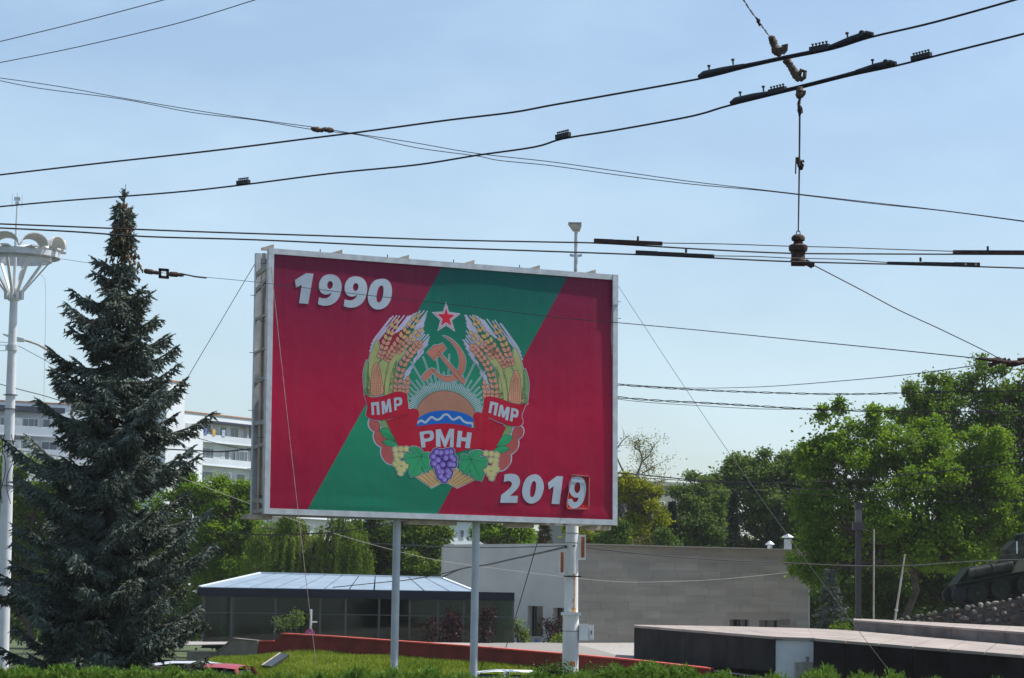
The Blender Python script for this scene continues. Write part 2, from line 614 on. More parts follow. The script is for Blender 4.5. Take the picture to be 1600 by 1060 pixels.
class Print:
    """flat printed shapes, laid on the sheet layer over layer, 2 mm apart"""
    def __init__(s): s.v = []; s.f = []; s.m = []
    def tri(s, loops, m, layer):
        L = [[Vector((a, b, 0)) for a, b in lp] for lp in loops]
        b0 = len(s.v)
        for lp in loops: s.v += [(a, b, layer) for a, b in lp]
        for t in tessellate_polygon(L):
            s.f.append(tuple(i + b0 for i in t)); s.m.append(m)
    def poly(s, pts, m, layer, holes=()):
        s.tri([[uv(*p[:2]) for p in pts]] + [[uv(*p[:2]) for p in h] for h in holes], m, layer)
    def stroke(s, pts, wpx, m, layer, closed=False):
        q = [Vector(uv(*p[:2])) for p in pts]
        if closed: q.append(q[0])
        w_ = wpx / 71.0 / 2
        k = len(q); b0 = len(s.v)
        for i in range(k):
            if closed and i in (0, k - 1): d = (q[1] - q[0]).normalized() + (q[-1] - q[-2]).normalized()
            else: d = q[min(i + 1, k - 1)] - q[max(i - 1, 0)]
            if d.length < 1e-9: d = Vector((1, 0))
            d.normalize()
            nn = Vector((-d.y, d.x)) * w_
            s.v += [(*(q[i] + nn), layer), (*(q[i] - nn), layer)]
        for i in range(k - 1):
            s.f.append((b0 + 2 * i, b0 + 2 * i + 1, b0 + 2 * i + 3, b0 + 2 * i + 2)); s.m.append(m)
    def disc(s, cx, cy, rx, ry, m, layer, n=14, rot=0):
        c, q = math.cos(rot), math.sin(rot)
        s.poly([(cx + rx * math.cos(a) * c - ry * math.sin(a) * q, cy + rx * math.cos(a) * q + ry * math.sin(a) * c) for a in (2 * math.pi * i / n for i in range(n))], m, layer)
    def build(s, name, mats, parent, step=0.13):
        bm = bmesh.new()
        vs = [bm.verts.new(v) for v in s.v]
        for q, mi in zip(s.f, s.m):
            try:
                fc = bm.faces.new([vs[i] for i in q]); fc.material_index = mi
            except ValueError: pass
        us = [v[0] for v in s.v]; ws = [v[1] for v in s.v]
        for ax, lo, hi in ((0, min(us), max(us)), (1, min(ws), max(ws))):
            c = (math.floor(lo / step) + 1) * step
            while c < hi:
                co = [0, 0, 0]; co[ax] = c
                no = [0, 0, 0]; no[ax] = 1
                bmesh.ops.bisect_plane(bm, geom=bm.verts[:] + bm.edges[:] + bm.faces[:], plane_co=co, plane_no=no)
                c += step
        for v in bm.verts:
            a, b, l = v.co
            v.co = U(a, b, REC + ripple(a, b) + l * 0.0005) - ORG[parent]
        bm.normal_update()
        for fc in bm.faces:
            if fc.normal.dot(bn) < 0: fc.normal_flip()
            fc.smooth = True
        me = bpy.data.meshes.new(name)
        bm.to_mesh(me); bm.free()
        for m in mats: me.materials.append(m)
        o = bpy.data.objects.new(name, me)
        COL.objects.link(o); o.parent = parent; ORG[o] = ORG[parent]
        return o

# frame of the front, boxes set end to end
fw, fd = 0.125, 0.13
b = MB(); b.box(U(BW / 2, fw / 2, -fd / 2), bd * (BW / 2), bz * (fw / 2), bn * (fd / 2)); b.build('frame_rail', m_steel, billboard)
b = MB(); b.box(U(BW / 2, BH - fw / 2, -fd / 2), bd * (BW / 2), bz * (fw / 2), bn * (fd / 2)); b.build('frame_rail', m_steel, billboard)
for uu in (fw / 2, BW - fw / 2):
    b = MB(); b.box(U(uu, BH / 2, -fd / 2), bd * (fw / 2), bz * (BH / 2 - fw - 0.002), bn * (fd / 2)); b.build('frame_rail', m_steel, billboard)
b = MB(); b.box(U(BW - 0.075, BH - 0.36, 0.012), bd * 0.07, bz * 0.36, bn * 0.012); b.build('corner_plate', m_steel, billboard)

# rear frame, depth struts and the dark boarding between
DEP = 0.86
for v in (0.06, BH - 0.06):
    b = MB(); b.box(U(BW / 2, v, -DEP), bd * (BW / 2), bz * 0.06, bn * 0.05); b.build('rear_rail', m_steel, billboard)
for uu in (0.06, BW - 0.06):
    b = MB(); b.box(U(uu, BH / 2, -DEP), bd * 0.06, bz * (BH / 2 - 0.122), bn * 0.05); b.build('rear_rail', m_steel, billboard)
    b = MB(); b.box(U(uu, BH / 2, -DEP * 0.56), bd * 0.03, bz * (BH / 2 - 0.05), bn * 0.035); b.build('side_post', m_steel_old, billboard)
b = MB(); b.box(U(BW / 2, BH / 2, -DEP - 0.056), bd * (BW / 2 - 0.01), bz * (BH / 2 - 0.01), bn * 0.004); b.build('rear_sheet', m_steel_old, billboard)
for k in range(6):                             # plywood boards seen through the open side
    uu = 0.5 + k * 1.6
    b = MB(); b.box(U(uu, BH / 2, -DEP * 0.36), bd * 0.02, bz * (BH / 2 - 0.14), bn * 0.17); b.build('plywood_board', m_plywood, billboard)
rnd = random.Random(4)
for uu in (0.04, BW - 0.04):
    for py, tilt, hw in ((418, 0.05, 0.07), (440, 0.10, 0.06), (492, 0.02, 0.045), (545, 0.02, 0.03), (592, 0.02, 0.05), (659, -0.01, 0.06), (695, 0.02, 0.05), (781, -0.03, 0.06), (797, 0.0, 0.05)):
        v = (803 - py) / 415 * BH
        b = MB(); b.bar(U(uu, v - tilt, -DEP + 0.052), U(uu, v + tilt, -fd - 0.002), 0.05, hw * 1.6, bz); b.build('side_brace', m_steel_old, billboard)
    b = MB(); b.bar(U(uu + 0.1, 0.15, -DEP + 0.1), U(uu + 0.1, 0.75, -0.25), 0.03, 0.06, bz); b.build('side_brace', m_steel_old, billboard)
for k in range(9):
    v = 0.4 + k * 0.65
    b = MB(); b.bar(U(-0.12, v, -DEP * (0.25 + 0.7 * (k % 2))), U(0.1, v, -DEP * (0.25 + 0.7 * (k % 2))), 0.012, 0.012); b.build('bolt', m_black, billboard)
for v in (1.1, 1.75, 3.0, 4.9, 5.3):
    b = MB(); b.bar(U(BW, v, -0.1), U(BW + 0.13, v, -0.1), 0.012, 0.012); b.build('bolt', m_black, billboard)
# slanted plates sticking up over the top edge, flat ones under the bottom edge
for px in (427, 535, 640, 743, 846, 934):
    u_ = uv(px, 400, 0)[0]
    b = MB(); b.prism([U(u_ - 0.13, BH + 0.003, -0.40), U(u_ + 0.16, BH + 0.003, -0.40), U(u_ + 0.16, BH + 0.16, -0.40), U(u_ - 0.13, BH + 0.06, -0.40)], bn * -0.04)
    b.build('top_lug', m_lug, billboard)
    if u_ > 0.8:
        b = MB(); b.cyl(U(u_ - 0.42, BH, -0.3), U(u_ - 0.42, BH + 0.11, -0.3), 0.012, n=6); b.build('bolt', m_black, billboard)
for px, w_ in ((412, 0.3), (665, 0.30), (703, 0.30), (823, 0.32), (945, 0.3)):
    u_ = uv(px, 810, 0)[0]
    b = MB(); b.box(U(u_, -0.055, -0.42), bd * w_, bz * 0.05, bn * 0.16); b.build('bottom_lug', m_lug, billboard)
# posts
for px in (620.5, 744):
    u_ = uv(px, 812, -0.42)[0]
    a = U(u_, -0.005, -0.42); g = Vector((a.x, a.y, GROUND - 0.2))
    b = MB(); b.cyl(g, a, 0.088, n=20); o = b.build('support_post', m_polegrey, billboard, smooth=True)

# printed sheet
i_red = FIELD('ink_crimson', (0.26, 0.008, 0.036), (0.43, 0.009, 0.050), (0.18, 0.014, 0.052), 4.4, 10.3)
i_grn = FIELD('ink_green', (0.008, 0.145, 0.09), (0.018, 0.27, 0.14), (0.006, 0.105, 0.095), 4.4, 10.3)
i_white = INK('ink_white', (0.43, 0.50, 0.58))
i_lilac = INK('ink_lilac', (0.56, 0.48, 0.72))
i_ribbon = INK('ink_ribbon', (0.46, 0.010, 0.036))
i_ribdark = INK('ink_ribbon_fold', (0.36, 0.010, 0.03))
i_line = INK('ink_brown_line', (0.20, 0.065, 0.045))
i_sun = INK('ink_sun', (0.44, 0.215, 0.145), (0.40, 0.18, 0.13))
i_tool = INK('ink_tool', (0.52, 0.20, 0.14))
i_gold = INK('ink_gold', (0.54, 0.36, 0.17))
i_wheat = INK('ink_wheat', (0.56, 0.27, 0.19))
i_corn = INK('ink_corn', (0.66, 0.32, 0.20))
i_cleaf = INK('ink_corn_leaf', (0.33, 0.39, 0.16), (0.46, 0.44, 0.18))
i_cleafd = INK('ink_corn_leaf_dark', (0.20, 0.33, 0.14))
i_leaf = INK('ink_vine_leaf', (0.035, 0.33, 0.14))
i_leafd = INK('ink_vine_line', (0.012, 0.10, 0.07))
i_fruit = INK('ink_fruit', (0.45, 0.065, 0.08), (0.42, 0.12, 0.10))
i_pale = INK('ink_pale_grape', (0.56, 0.52, 0.24))
i_paled = INK('ink_pale_grape_dark', (0.30, 0.28, 0.11))
i_pur = INK('ink_grape', (0.13, 0.065, 0.36), (0.19, 0.11, 0.46))
i_purd = INK('ink_grape_dark', (0.035, 0.014, 0.14))
i_purl = INK('ink_grape_light', (0.30, 0.24, 0.60))
i_blue = INK('ink_blue', (0.010, 0.13, 0.52))
i_star = INK('ink_star', (0.62, 0.02, 0.05))

p = Print()
TL, TR_, BR_, BL_ = (423, 393), (962, 430), (962, 818), (416, 798)
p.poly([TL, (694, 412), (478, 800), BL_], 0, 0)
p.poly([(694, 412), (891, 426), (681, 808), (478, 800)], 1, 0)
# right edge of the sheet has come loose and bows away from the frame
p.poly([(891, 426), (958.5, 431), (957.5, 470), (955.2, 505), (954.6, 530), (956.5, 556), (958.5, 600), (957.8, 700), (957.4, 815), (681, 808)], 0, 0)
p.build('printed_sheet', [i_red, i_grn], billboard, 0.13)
b = MB(); b.box(U(BW / 2, BH - 0.15, -0.085), bd * (BW / 2 - 0.13), bz * 0.03, bn * 0.008); b.build('clamping_batten', m_black, billboard)
for k in range(7):                               # torn bits of vinyl left along the top edge
    u_ = 2.0 + 0.36 * k + rnd.uniform(-0.1, 0.1)
    b = MB(); b.prism([U(u_, BH - 0.13, -0.07), U(u_ + 0.22, BH - 0.13, -0.07), U(u_ + 0.16, BH - 0.155, -0.066), U(u_ + 0.05, BH - 0.15, -0.066)], bn * 0.002); b.build('vinyl_scrap', m_lug, billboard)

emblem = None
Z = lambda x, y: (540 + x / 3.3125, 460 + y / 3.3125)              # drawing units of the emblem
Z2 = lambda x, y: (560 + x / 6.625, 600 + y / 6.625)
Z3 = lambda x, y: (680 + x / 6.625, 600 + y / 6.625)
def mir(q):
    return [(1040 - x, y + (1040 - 2 * x) * 0.055) for x, y in q]
def z2z(q):
    return [(66.25 + a[0] / 2, 463.75 + a[1] / 2) for a in q]
def Zs(q): return [Z(*a[:2]) for a in q]

# wreath backing: the white contour of the whole emblem
eb = Print()
left_contour = [(330, 470), (326, 420), (372, 330), (402, 290), (430, 216), (405, 195), (415, 168), (380, 165), (385, 140), (420, 90), (385, 85), (330, 112), (285, 108), (240, 145), (215, 150), (185, 210), (150, 260), (128, 300), (120, 345), (108, 345), (92, 400), (98, 500), (112, 545), (108, 620), (125, 650), (122, 690), (146, 715), (150, 760), (192, 795), (205, 850), (258, 880), (268, 930), (285, 940), (310, 915), (322, 905), (332, 950), (365, 945)]
# filled from its parts so that gaps stay open
fruit = [(150, 676, 28, 38), (185, 745, 36, 50), (228, 828, 40, 56)]
for cx, cy, rx, ry in fruit:
    for s_ in (0, 1):
        x, y = (cx, cy) if not s_ else mir([(cx, cy)])[0]
        X, Y_ = Z(x, y)
        eb.disc(X, Y_, (rx + 6) / 3.3125, (ry + 6) / 3.3125, 0, 1, 20, -0.5 if not s_ else 0.5)
emblem = eb.build('emblem', [i_white], billboard)

rays = Print()
cx, cy = 520, 660
k = 0
ang = 8.0
while ang < 172.5:
    kind = k % 4
    r1 = {0: 352, 1: 212, 2: 258, 3: 204}[kind]
    a = math.radians(ang)
    if ang < 32 or ang > 148: r1 = min(r1, 265)
    if ang < 16 or ang > 164: r1 = min(r1, 200)
    A = (cx + math.cos(a) * 160, cy - math.sin(a) * 160 + (math.cos(a) * 150) * 0.055)
    C = (cx + math.cos(a) * r1, cy - math.sin(a) * r1 + (math.cos(a) * r1) * 0.055)
    d = (math.cos(a), -math.sin(a)); nn = (-d[1] * 3.6, d[0] * 3.6)
    for sg in (1, -1):
        rays.stroke(Zs([(A[0] + sg * nn[0], A[1] + sg * nn[1]), (C[0] + sg * nn[0] * 0.8, C[1] + sg * nn[1] * 0.8)]), 0.95, 0, 1)
    rays.stroke(Zs([(C[0] + nn[0], C[1] + nn[1]), (C[0] - nn[0], C[1] - nn[1])]), 0.7, 0, 1)
    ang += 2.83; k += 1
rays.build('sun_rays', [i_white], emblem)

sp = Print()
arc = [(520 + 163 * math.cos(math.radians(t)), 663 - 163 * math.sin(math.radians(t)) + 163 * math.cos(math.radians(t)) * 0.055) for t in range(12, 169, 6)]
sp.poly(Zs(arc + [(365, 660), (675, 676)]), 0, 2)
sp.stroke(Zs(arc), 0.8, 1, 3)
sp.build('rising_sun', [i_sun, i_line], emblem)
sea = Print()
top = spl([(366, 645), (420, 616), (470, 604), (520, 601), (570, 606), (620, 618), (662, 642)], False)
sea.poly(Zs(top + [(660, 694), (600, 680), (520, 672), (440, 680), (368, 690)]), 0, 3)
wave = [(368, 668), (391, 654), (411, 664), (431, 646), (446, 636), (471, 650), (491, 643), (506, 627), (519, 622), (533, 628), (554, 649), (574, 643), (589, 636), (609, 656), (630, 666), (656, 667)]
sea.stroke(Zs(spl(wave, False, 4)), 3.6, 1, 4)
sea.stroke(Zs([(656, 664), (657, 690)]), 2.6, 1, 4)
sea.build('river_wave', [i_blue, i_white], emblem)

# corn leaves and cobs
cl = Print()
Lv = [([(104, 520), (94, 470), (92, 405), (110, 340), (119, 372), (121, 430), (136, 515)], 1),
      ([(112, 520), (112, 420), (122, 335), (140, 275), (164, 234), (172, 262), (186, 335), (176, 350), (150, 372), (136, 420), (136, 520)], 0),
      ([(172, 372), (184, 325), (196, 292), (205, 312), (226, 325), (222, 380), (206, 440), (200, 520), (190, 500)], 0),
      ([(198, 520), (206, 420), (222, 350), (256, 288), (262, 305), (312, 284), (292, 322), (262, 360), (250, 430), (248, 510)], 0),
      ([(222, 515), (232, 440), (246, 380), (262, 345), (258, 420), (252, 512)], 1),
      ([(96, 520), (118, 470), (134, 520)], 1),
      ([(178, 630), (214, 640), (226, 700), (192, 695)], 1)]
for pts, mi in Lv:
    for q in (pts, mir(pts)):
        c = spl([(x, y) for x, y in q], True, 3)
        cl.stroke(Zs(c), 2.6, 2, 1, True)
        cl.poly(Zs(c), mi, 3)
        cl.stroke(Zs(c), 0.55, 3, 4, True)
cl.build('corn_leaves', [i_cleaf, i_cleafd, i_white, i_leafd], emblem)
cob = [(134, 522), (131, 460), (134, 405), (142, 372), (155, 354), (168, 366), (182, 405), (190, 460), (194, 516)]
for q, sx in ((cob, 0), (mir(cob), 1)):
    c_ = Print()
    c = spl(q, True, 3)
    c_.poly(Zs(c), 0, 5)
    c_.stroke(Zs(c), 0.7, 1, 6, True)
    for i in range(1, 6):
        ln = [(131 + (i / 6) * 58 + (t * 3 if i > 2 else 0), 520 - 150 * t + 14 * abs(i - 3) * t) for t in (0, 0.5, 0.8, 1)]
        ln = [(x + (155 - x) * 0.45 * (max(0, (t - 0.45)) / 0.55) ** 2, y) for (x, y), t in zip(ln, (0, 0.5, 0.8, 1))]
        c_.stroke(Zs(mir(ln) if sx else ln), 0.45, 1, 6)
    for j in range(15):
        y = 512 - j * 10.4
        h = 29 * min(1.0, math.sqrt(max(0.02, (y - 352) / 95)))
        ln = [(160 - h + (520 - y) * -0.02, y + 3), (160, y + 5), (160 + h * 0.95, y + 1)]
        c_.stroke(Zs(mir(ln) if sx else ln), 0.4, 1, 6)
    c_.build('corn_cob', [i_corn, i_line], emblem)

# wheat
ears = [([(178, 335), (196, 280), (220, 220), (256, 152)], 7, 0), ([(205, 345), (245, 290), (300, 210), (368, 122)], 10, 0),
        ([(262, 300), (295, 270), (335, 235), (378, 198)], 6, 0), ([(268, 512), (272, 440), (298, 360), (340, 300), (376, 262)], 11, 0),
        ([(312, 515), (310, 480), (318, 448)], 3, 0)]
def along(path, t):
    k = len(path) - 1
    f = min(t * k, k - 1e-6); i = int(f); g = f - i
    a, b_ = path[i], path[i + 1]
    d = Vector((b_[0] - a[0], b_[1] - a[1])).normalized()
    return Vector((a[0] + (b_[0] - a[0]) * g, a[1] + (b_[1] - a[1]) * g)), d
wr = random.Random(2)
for pts, n_, _ in ears:
    for sx in (0, 1):
        e = Print()
        path = spl(pts, False, 6)
        F_ = (lambda q: Zs(mir(q))) if sx else Zs
        for i in range(n_ + 1):
            t = i / n_
            o, d = along(path, t)
            nn = Vector((-d.y, d.x))
            gold = 1 if o.y < 250 else 0
            for sg in ((1, -1) if i < n_ else (0,)):
                a = o + nn * (3.0 * sg)
                dr = (d + nn * (0.62 * sg)).normalized()
                ln = 33 if n_ > 3 else 28
                wv = Vector((-dr.y, dr.x)) * 10.5
                leaf = [a, a + dr * ln * 0.28 + wv * 0.85, a + dr * ln * 0.62 + wv * 0.9, a + dr * ln, a + dr * ln * 0.62 - wv * 0.9, a + dr * ln * 0.28 - wv * 0.85]
                q = spl([(*leaf[0], 1), tuple(leaf[1]), tuple(leaf[2]), (*leaf[3], 1), tuple(leaf[4]), tuple(leaf[5])], True, 3)
                e.poly(F_(q), gold, 5)
                e.stroke(F_(q), 0.45, 2, 6, True)
        e.build('wheat_ear', [i_wheat, i_gold, i_line, i_white, i_lilac], emblem)

# bristles of the wheat, white with a lilac core, all combed one way
EU = [(206, 190), (215, 150), (240, 112), (285, 103), (330, 110), (352, 96), (385, 83), (424, 90), (421, 115), (415, 140), (408, 166)]
EL = [(372, 172), (400, 168), (416, 176), (410, 198), (437, 216), (428, 238), (426, 258), (402, 284), (402, 300), (382, 325), (366, 342), (350, 362), (346, 382), (326, 420), (333, 452), (322, 472)]
for sx in (0, 1):
    e = Print()
    F_ = (lambda q: Zs(mir(q))) if sx else Zs
    for path, cnt, Ls in ((EU, 24, (135, 100)), (EL, 38, (105, 44))):
        for i in range(cnt):
            t = i / (cnt - 1)
            o, d = along(path, t)
            ad = Vector((0.62, -0.785)) if path is EU else Vector((0.66 + 0.06 * t, -0.75)).normalized()
            L_ = Ls[0] + (Ls[1] - Ls[0]) * t
            q1 = o + ad * wr.uniform(-16, 4); q0 = o - ad * L_
            e.stroke(F_([tuple(q0), tuple(q1)]), 2.0, 0, 1)
            e.stroke(F_([tuple(q0), tuple(q1 - ad * 2.5)]), 0.8, 1, 2)
    o_ = e.build('wheat_bristles', [i_white, i_lilac], emblem)
    o_['kind'] = 'stuff'

# star
ZS = lambda q: [(640 + x / 7.575, 460 + y / 7.575) for x, y in q]
S5 = [(432, 85), (466, 207), (605, 230), (500, 312), (541, 446), (432, 372), (328, 440), (362, 308), (262, 212), (396, 205)]
cst = (433, 272)
sc_ = lambda f: [(cst[0] + (x - cst[0]) * f, cst[1] + (y - cst[1]) * f) for x, y in S5]
st = Print()
st.poly(ZS(S5), 0, 2); st.poly(ZS(sc_(0.84)), 1, 3); st.poly(ZS(sc_(0.77)), 0, 4); st.poly(ZS(sc_(0.60)), 1, 5)
st.build('red_star', [i_white, i_star], emblem)

# hammer and sickle
hs = Print()
blade = spl([(392, 492, 1), (460, 512), (545, 575), (615, 665), (660, 765), (655, 870), (610, 965), (530, 1022), (430, 1032), (335, 985), (268, 900, 1), (288, 878, 1), (350, 945), (440, 970), (520, 950), (572, 890), (592, 800), (575, 700), (520, 600), (455, 530)], True, 4)
grip = spl([(262, 875, 1), (288, 900, 1), (250, 960), (185, 1020), (150, 1005), (150, 965), (200, 912)], True, 4)
head = [(203, 692), (295, 600), (315, 604), (335, 604), (358, 595), (382, 576), (436, 642), (386, 692), (366, 690), (372, 704), (290, 786)]
shaft = spl([(332, 705, 1), (345, 690), (362, 692), (668, 1030, 1), (640, 1066, 1), (596, 1036, 1)], True, 3)
for q in (blade, grip, head, shaft): hs.stroke(ZS(q), 2.6, 0, 2, True)
for q, l in ((blade, 3), (shaft, 5), (head, 4), (grip, 4)):
    hs.poly(ZS(q), 1, l); hs.stroke(ZS(q), 0.55, 2, l + 1, True)
hs.stroke(ZS([(268, 770), (300, 735), (345, 690), (412, 618)]), 0.5, 2, 7)
hs.build('hammer_and_sickle', [i_white, i_tool, i_line], emblem)

# fruit and leaves low on the sides
for sx in (0, 1):
    fr_ = Print()
    for j, (fx, fy, rx, ry) in enumerate(fruit):
        x, y = (fx, fy) if not sx else mir([(fx, fy)])[0]
        X, Y_ = Z(x, y)
        fr_.disc(X, Y_, rx / 3.3125, ry / 3.3125, 0, 2 + j, 20, -0.5 if not sx else 0.5)
        fr_.stroke([(X + rx / 3.3125 * math.cos(a), Y_ + ry / 3.3125 * math.sin(a)) for a in (i * 0.4 for i in range(4))], 0.5, 1, 5)
    fr_.build('fruit', [i_fruit, i_ribdark], emblem)
    lf = Print()
    for q in ([(215, 470), (265, 460), (315, 466), (350, 520), (388, 592), (330, 580), (260, 545)], [(245, 602), (300, 575), (360, 590), (412, 630), (405, 655), (330, 650), (290, 635)]):
        q = z2z(q)
        if sx: q = mir(q)
        c = spl([(*q[0], 1)] + q[1:4] + [(*q[4], 1)] + q[5:], True, 3)
        lf.poly(Zs(c), 0, 5); lf.stroke(Zs(c), 0.6, 1, 6, True)
        lf.stroke(Zs([q[0], q[4]]), 0.5, 1, 6)
    lf.build('leaf', [i_leaf, i_leafd], emblem)

# base stripes
bs = Print()
for q, dirn in (([(362, 946), (440, 900), (482, 925), (512, 968), (445, 1002)], 0), ([(512, 968), (530, 925), (566, 900), (682, 956), (578, 1002)], 1)):
    bs.stroke(Zs(q), 3.0, 2, 1, True)
    bs.poly(Zs(q), 0, 4)
for j in range(6):
    bs.stroke(Zs([(385 + j * 20, 952 - j * 9 + 3), (440 + j * 17, 992 - j * 6)]) if False else Zs([(372 + j * 19, 948 - j * 10), (440 + j * 13, 996 - j * 7)]), 0.7, 1, 5)
    bs.stroke(Zs([(668 - j * 20, 958 - j * 10), (584 - j * 13, 996 - j * 6)]), 0.7, 1, 5)
bs.build('striped_base', [i_gold, i_line, i_white], emblem)

# ribbon
rb = Print()
lf_ = spl([(60, 108, 1), (130, 140), (255, 127), (370, 88), (450, 85), (505, 112, 1), (508, 160), (515, 230), (522, 300), (515, 322, 1), (440, 332), (330, 362), (200, 376), (110, 352), (80, 318), (95, 240), (75, 160)], True, 3)
rf_ = spl([(508, 150, 1), (560, 132), (680, 155), (800, 203), (900, 212), (948, 190, 1), (915, 270), (893, 330), (907, 400), (860, 440), (760, 430), (650, 390), (560, 350), (498, 325, 1), (488, 290), (500, 230)], True, 3)
rb.stroke([Z2(*q) for q in lf_], 2.6, 2, 3, True)
rb.stroke([Z3(*q) for q in rf_], 2.6, 2, 3, True)
fold_l = [(209, 655), (285, 632), (312, 640), (325, 690), (322, 786), (274, 786)]
back_l = [(318, 596), (360, 592), (376, 604), (379, 620), (366, 690), (300, 694), (280, 640)]
body = [(299, 694), (372, 685), (440, 674), (520, 669), (600, 677), (660, 692), (736, 706), (716, 796), (650, 800), (600, 812), (560, 822), (500, 826), (416, 822), (386, 792), (322, 786)]
for q, l in ((back_l, 5), (mir(back_l), 5), (body, 6), (fold_l, 7), (mir(fold_l), 7)):
    rb.poly(Zs(q), 0, l); rb.stroke(Zs(q), 0.5, 1, l + 1, True)
rb.poly([Z2(*q) for q in lf_], 0, 8); rb.poly([Z3(*q) for q in rf_], 0, 8)
rb.stroke([Z2(*q) for q in lf_], 0.55, 1, 9, True); rb.stroke([Z3(*q) for q in rf_], 0.55, 1, 9, True)
curl = spl([(350, 372), (395, 358), (435, 372), (430, 425), (385, 445), (350, 420), (362, 385), (395, 380)], False, 4)
rb.stroke([Z2(*q) for q in curl], 0.6, 1, 9)
rb.stroke(Zs(mir(z2z(curl))), 0.6, 1, 9)
rb.stroke([Z2(350, 350), Z2(430, 335), Z2(515, 310)], 0.5, 1, 10)
rb.build('ribbon', [i_ribbon, i_ribdark, i_white], emblem)

def letters(name, items, conv, layer, mats, parent):
    for shape in items:
        q = Print()
        q.poly([conv(*a) for a in shape[0]], 0, layer, [[conv(*a) for a in h] for h in shape[1:]])
        q.build(name, mats, parent)
letters('ribbon_letter', [
    [[(130, 195), (213, 186), (221, 318), (193, 322), (186, 222), (159, 227), (164, 321), (138, 322)]],
    [[(237, 184), (268, 176), (288, 240), (299, 163), (328, 153), (346, 290), (319, 297), (310, 228), (299, 298), (280, 302), (262, 240), (271, 312), (246, 318)]],
    [spl([(366, 148, 1), (420, 139), (446, 152), (453, 188), (440, 220), (393, 234, 1), (396, 272, 1), (373, 278, 1)], True, 3), spl([(392, 172), (412, 168), (423, 180), (420, 200), (393, 207)], True, 3)],
    [spl([(632, 500, 1), (740, 484), (775, 505), (779, 555), (755, 588), (690, 602, 1), (694, 656, 1), (652, 662, 1)], True, 3), spl([(676, 527), (730, 518), (742, 538), (730, 560), (683, 567)], True, 3)],
    [[(800, 475), (850, 468), (895, 580), (940, 465), (991, 468), (983, 655), (945, 655), (951, 540), (905, 653), (885, 653), (845, 545), (851, 652), (803, 650)]]],
    Z2, 10, [i_white], emblem)
letters('ribbon_letter', [
    [[(572, 180), (655, 200), (630, 330), (602, 322), (620, 224), (594, 217), (578, 306), (550, 298)]],
    [[(672, 215), (701, 222), (713, 290), (742, 236), (775, 245), (753, 380), (724, 373), (738, 296), (712, 352), (692, 346), (683, 280), (672, 341), (647, 335)]],
    [spl([(790, 248, 1), (845, 262), (863, 284), (858, 330), (838, 350), (806, 342, 1), (799, 391, 1), (772, 385, 1)], True, 3), spl([(813, 281), (836, 288), (834, 316), (809, 310)], True, 3)],
    [[(232, 485), (281, 491), (273, 552), (322, 558), (330, 500), (378, 507), (356, 669), (308, 664), (317, 599), (268, 591), (262, 660), (218, 655)]]],
    Z3, 10, [i_white], emblem)

# grapes and vine leaves
def grapes(name, pts, r, ml, md, mh, conv, layer):
    g = Print()
    for (x, y) in pts:
        X, Y_ = conv(x, y); rr = r / 6.625
        g.disc(X, Y_, rr * 1.28, rr * 1.28, 3, layer - 1, 14)
        g.disc(X, Y_, rr * 1.15, rr * 1.15, 1, layer, 14)
    for j, (x, y) in enumerate(pts):
        X, Y_ = conv(x, y); rr = r / 6.625
        g.disc(X, Y_, rr * 0.90, rr * 0.94, 0, layer + 1 + (j % 3), 14)
        g.disc(X + rr * 0.15, Y_ + rr * 0.1, rr * 0.55, rr * 0.6, 2, layer + 4, 12) if mh else None
    g.build(name, [ml, md, mh or ml, i_white], emblem)
pg = [(385, 680), (440, 673), (495, 675), (395, 735), (442, 738), (400, 785), (385, 830), (428, 822), (470, 830), (490, 850), (418, 875), (460, 885), (436, 922)]
grapes('pale_grapes', pg, 30, i_pale, i_paled, None, Z2, 8)
grapes('pale_grapes', [mir(z2z([q]))[0] for q in pg], 30, i_pale, i_paled, None, Z, 8)
vl = [(652, 748, 1), (690, 712), (745, 712, 1), (755, 745), (748, 780, 1), (768, 800), (762, 850), (772, 882, 1), (735, 885), (728, 915, 1), (700, 905), (680, 930, 1), (664, 880), (655, 850), (660, 910), (650, 932, 1), (610, 945), (590, 965, 1), (565, 958), (545, 972, 1), (525, 930), (512, 880, 1), (528, 850), (520, 810, 1), (498, 830), (480, 780), (482, 735), (500, 708, 1), (545, 715), (585, 715), (545, 695), (518, 672, 1), (560, 648), (610, 655, 1), (660, 685), (668, 722, 1)]
for sx in (0, 1):
    v_ = Print()
    c = spl(z2z(vl) if False else [((66.25 + a[0] / 2), (463.75 + a[1] / 2), *a[2:]) for a in vl], True, 3)
    veins = [z2z(q) for q in ([(652, 748), (610, 830), (560, 920)], [(652, 748), (580, 760), (500, 770)], [(652, 748), (620, 700), (590, 670)], [(652, 748), (660, 800), (700, 880)], [(652, 748), (700, 765), (745, 770)])]
    cc = mir([a[:2] for a in c]) if sx else c
    v_.stroke(Zs(cc), 2.4, 2, 7, True)
    v_.poly(Zs(cc), 0, 12)
    v_.stroke(Zs(cc), 0.6, 1, 13, True)
    for q in veins: v_.stroke(Zs(mir(q) if sx else q), 0.55, 1, 14)
    v_.build('vine_leaf', [i_leaf, i_leafd, i_white], emblem)
pur = [(805, 705), (850, 712), (910, 706), (955, 700), (772, 750), (962, 752), (985, 780), (822, 787), (902, 765), (780, 825), (872, 835), (945, 832), (980, 835), (820, 862), (835, 905), (860, 908), (922, 900), (940, 920), (850, 955), (925, 950), (888, 990)]
grapes('purple_grapes', pur, 37, i_pur, i_purd, i_purl, Z2, 13)

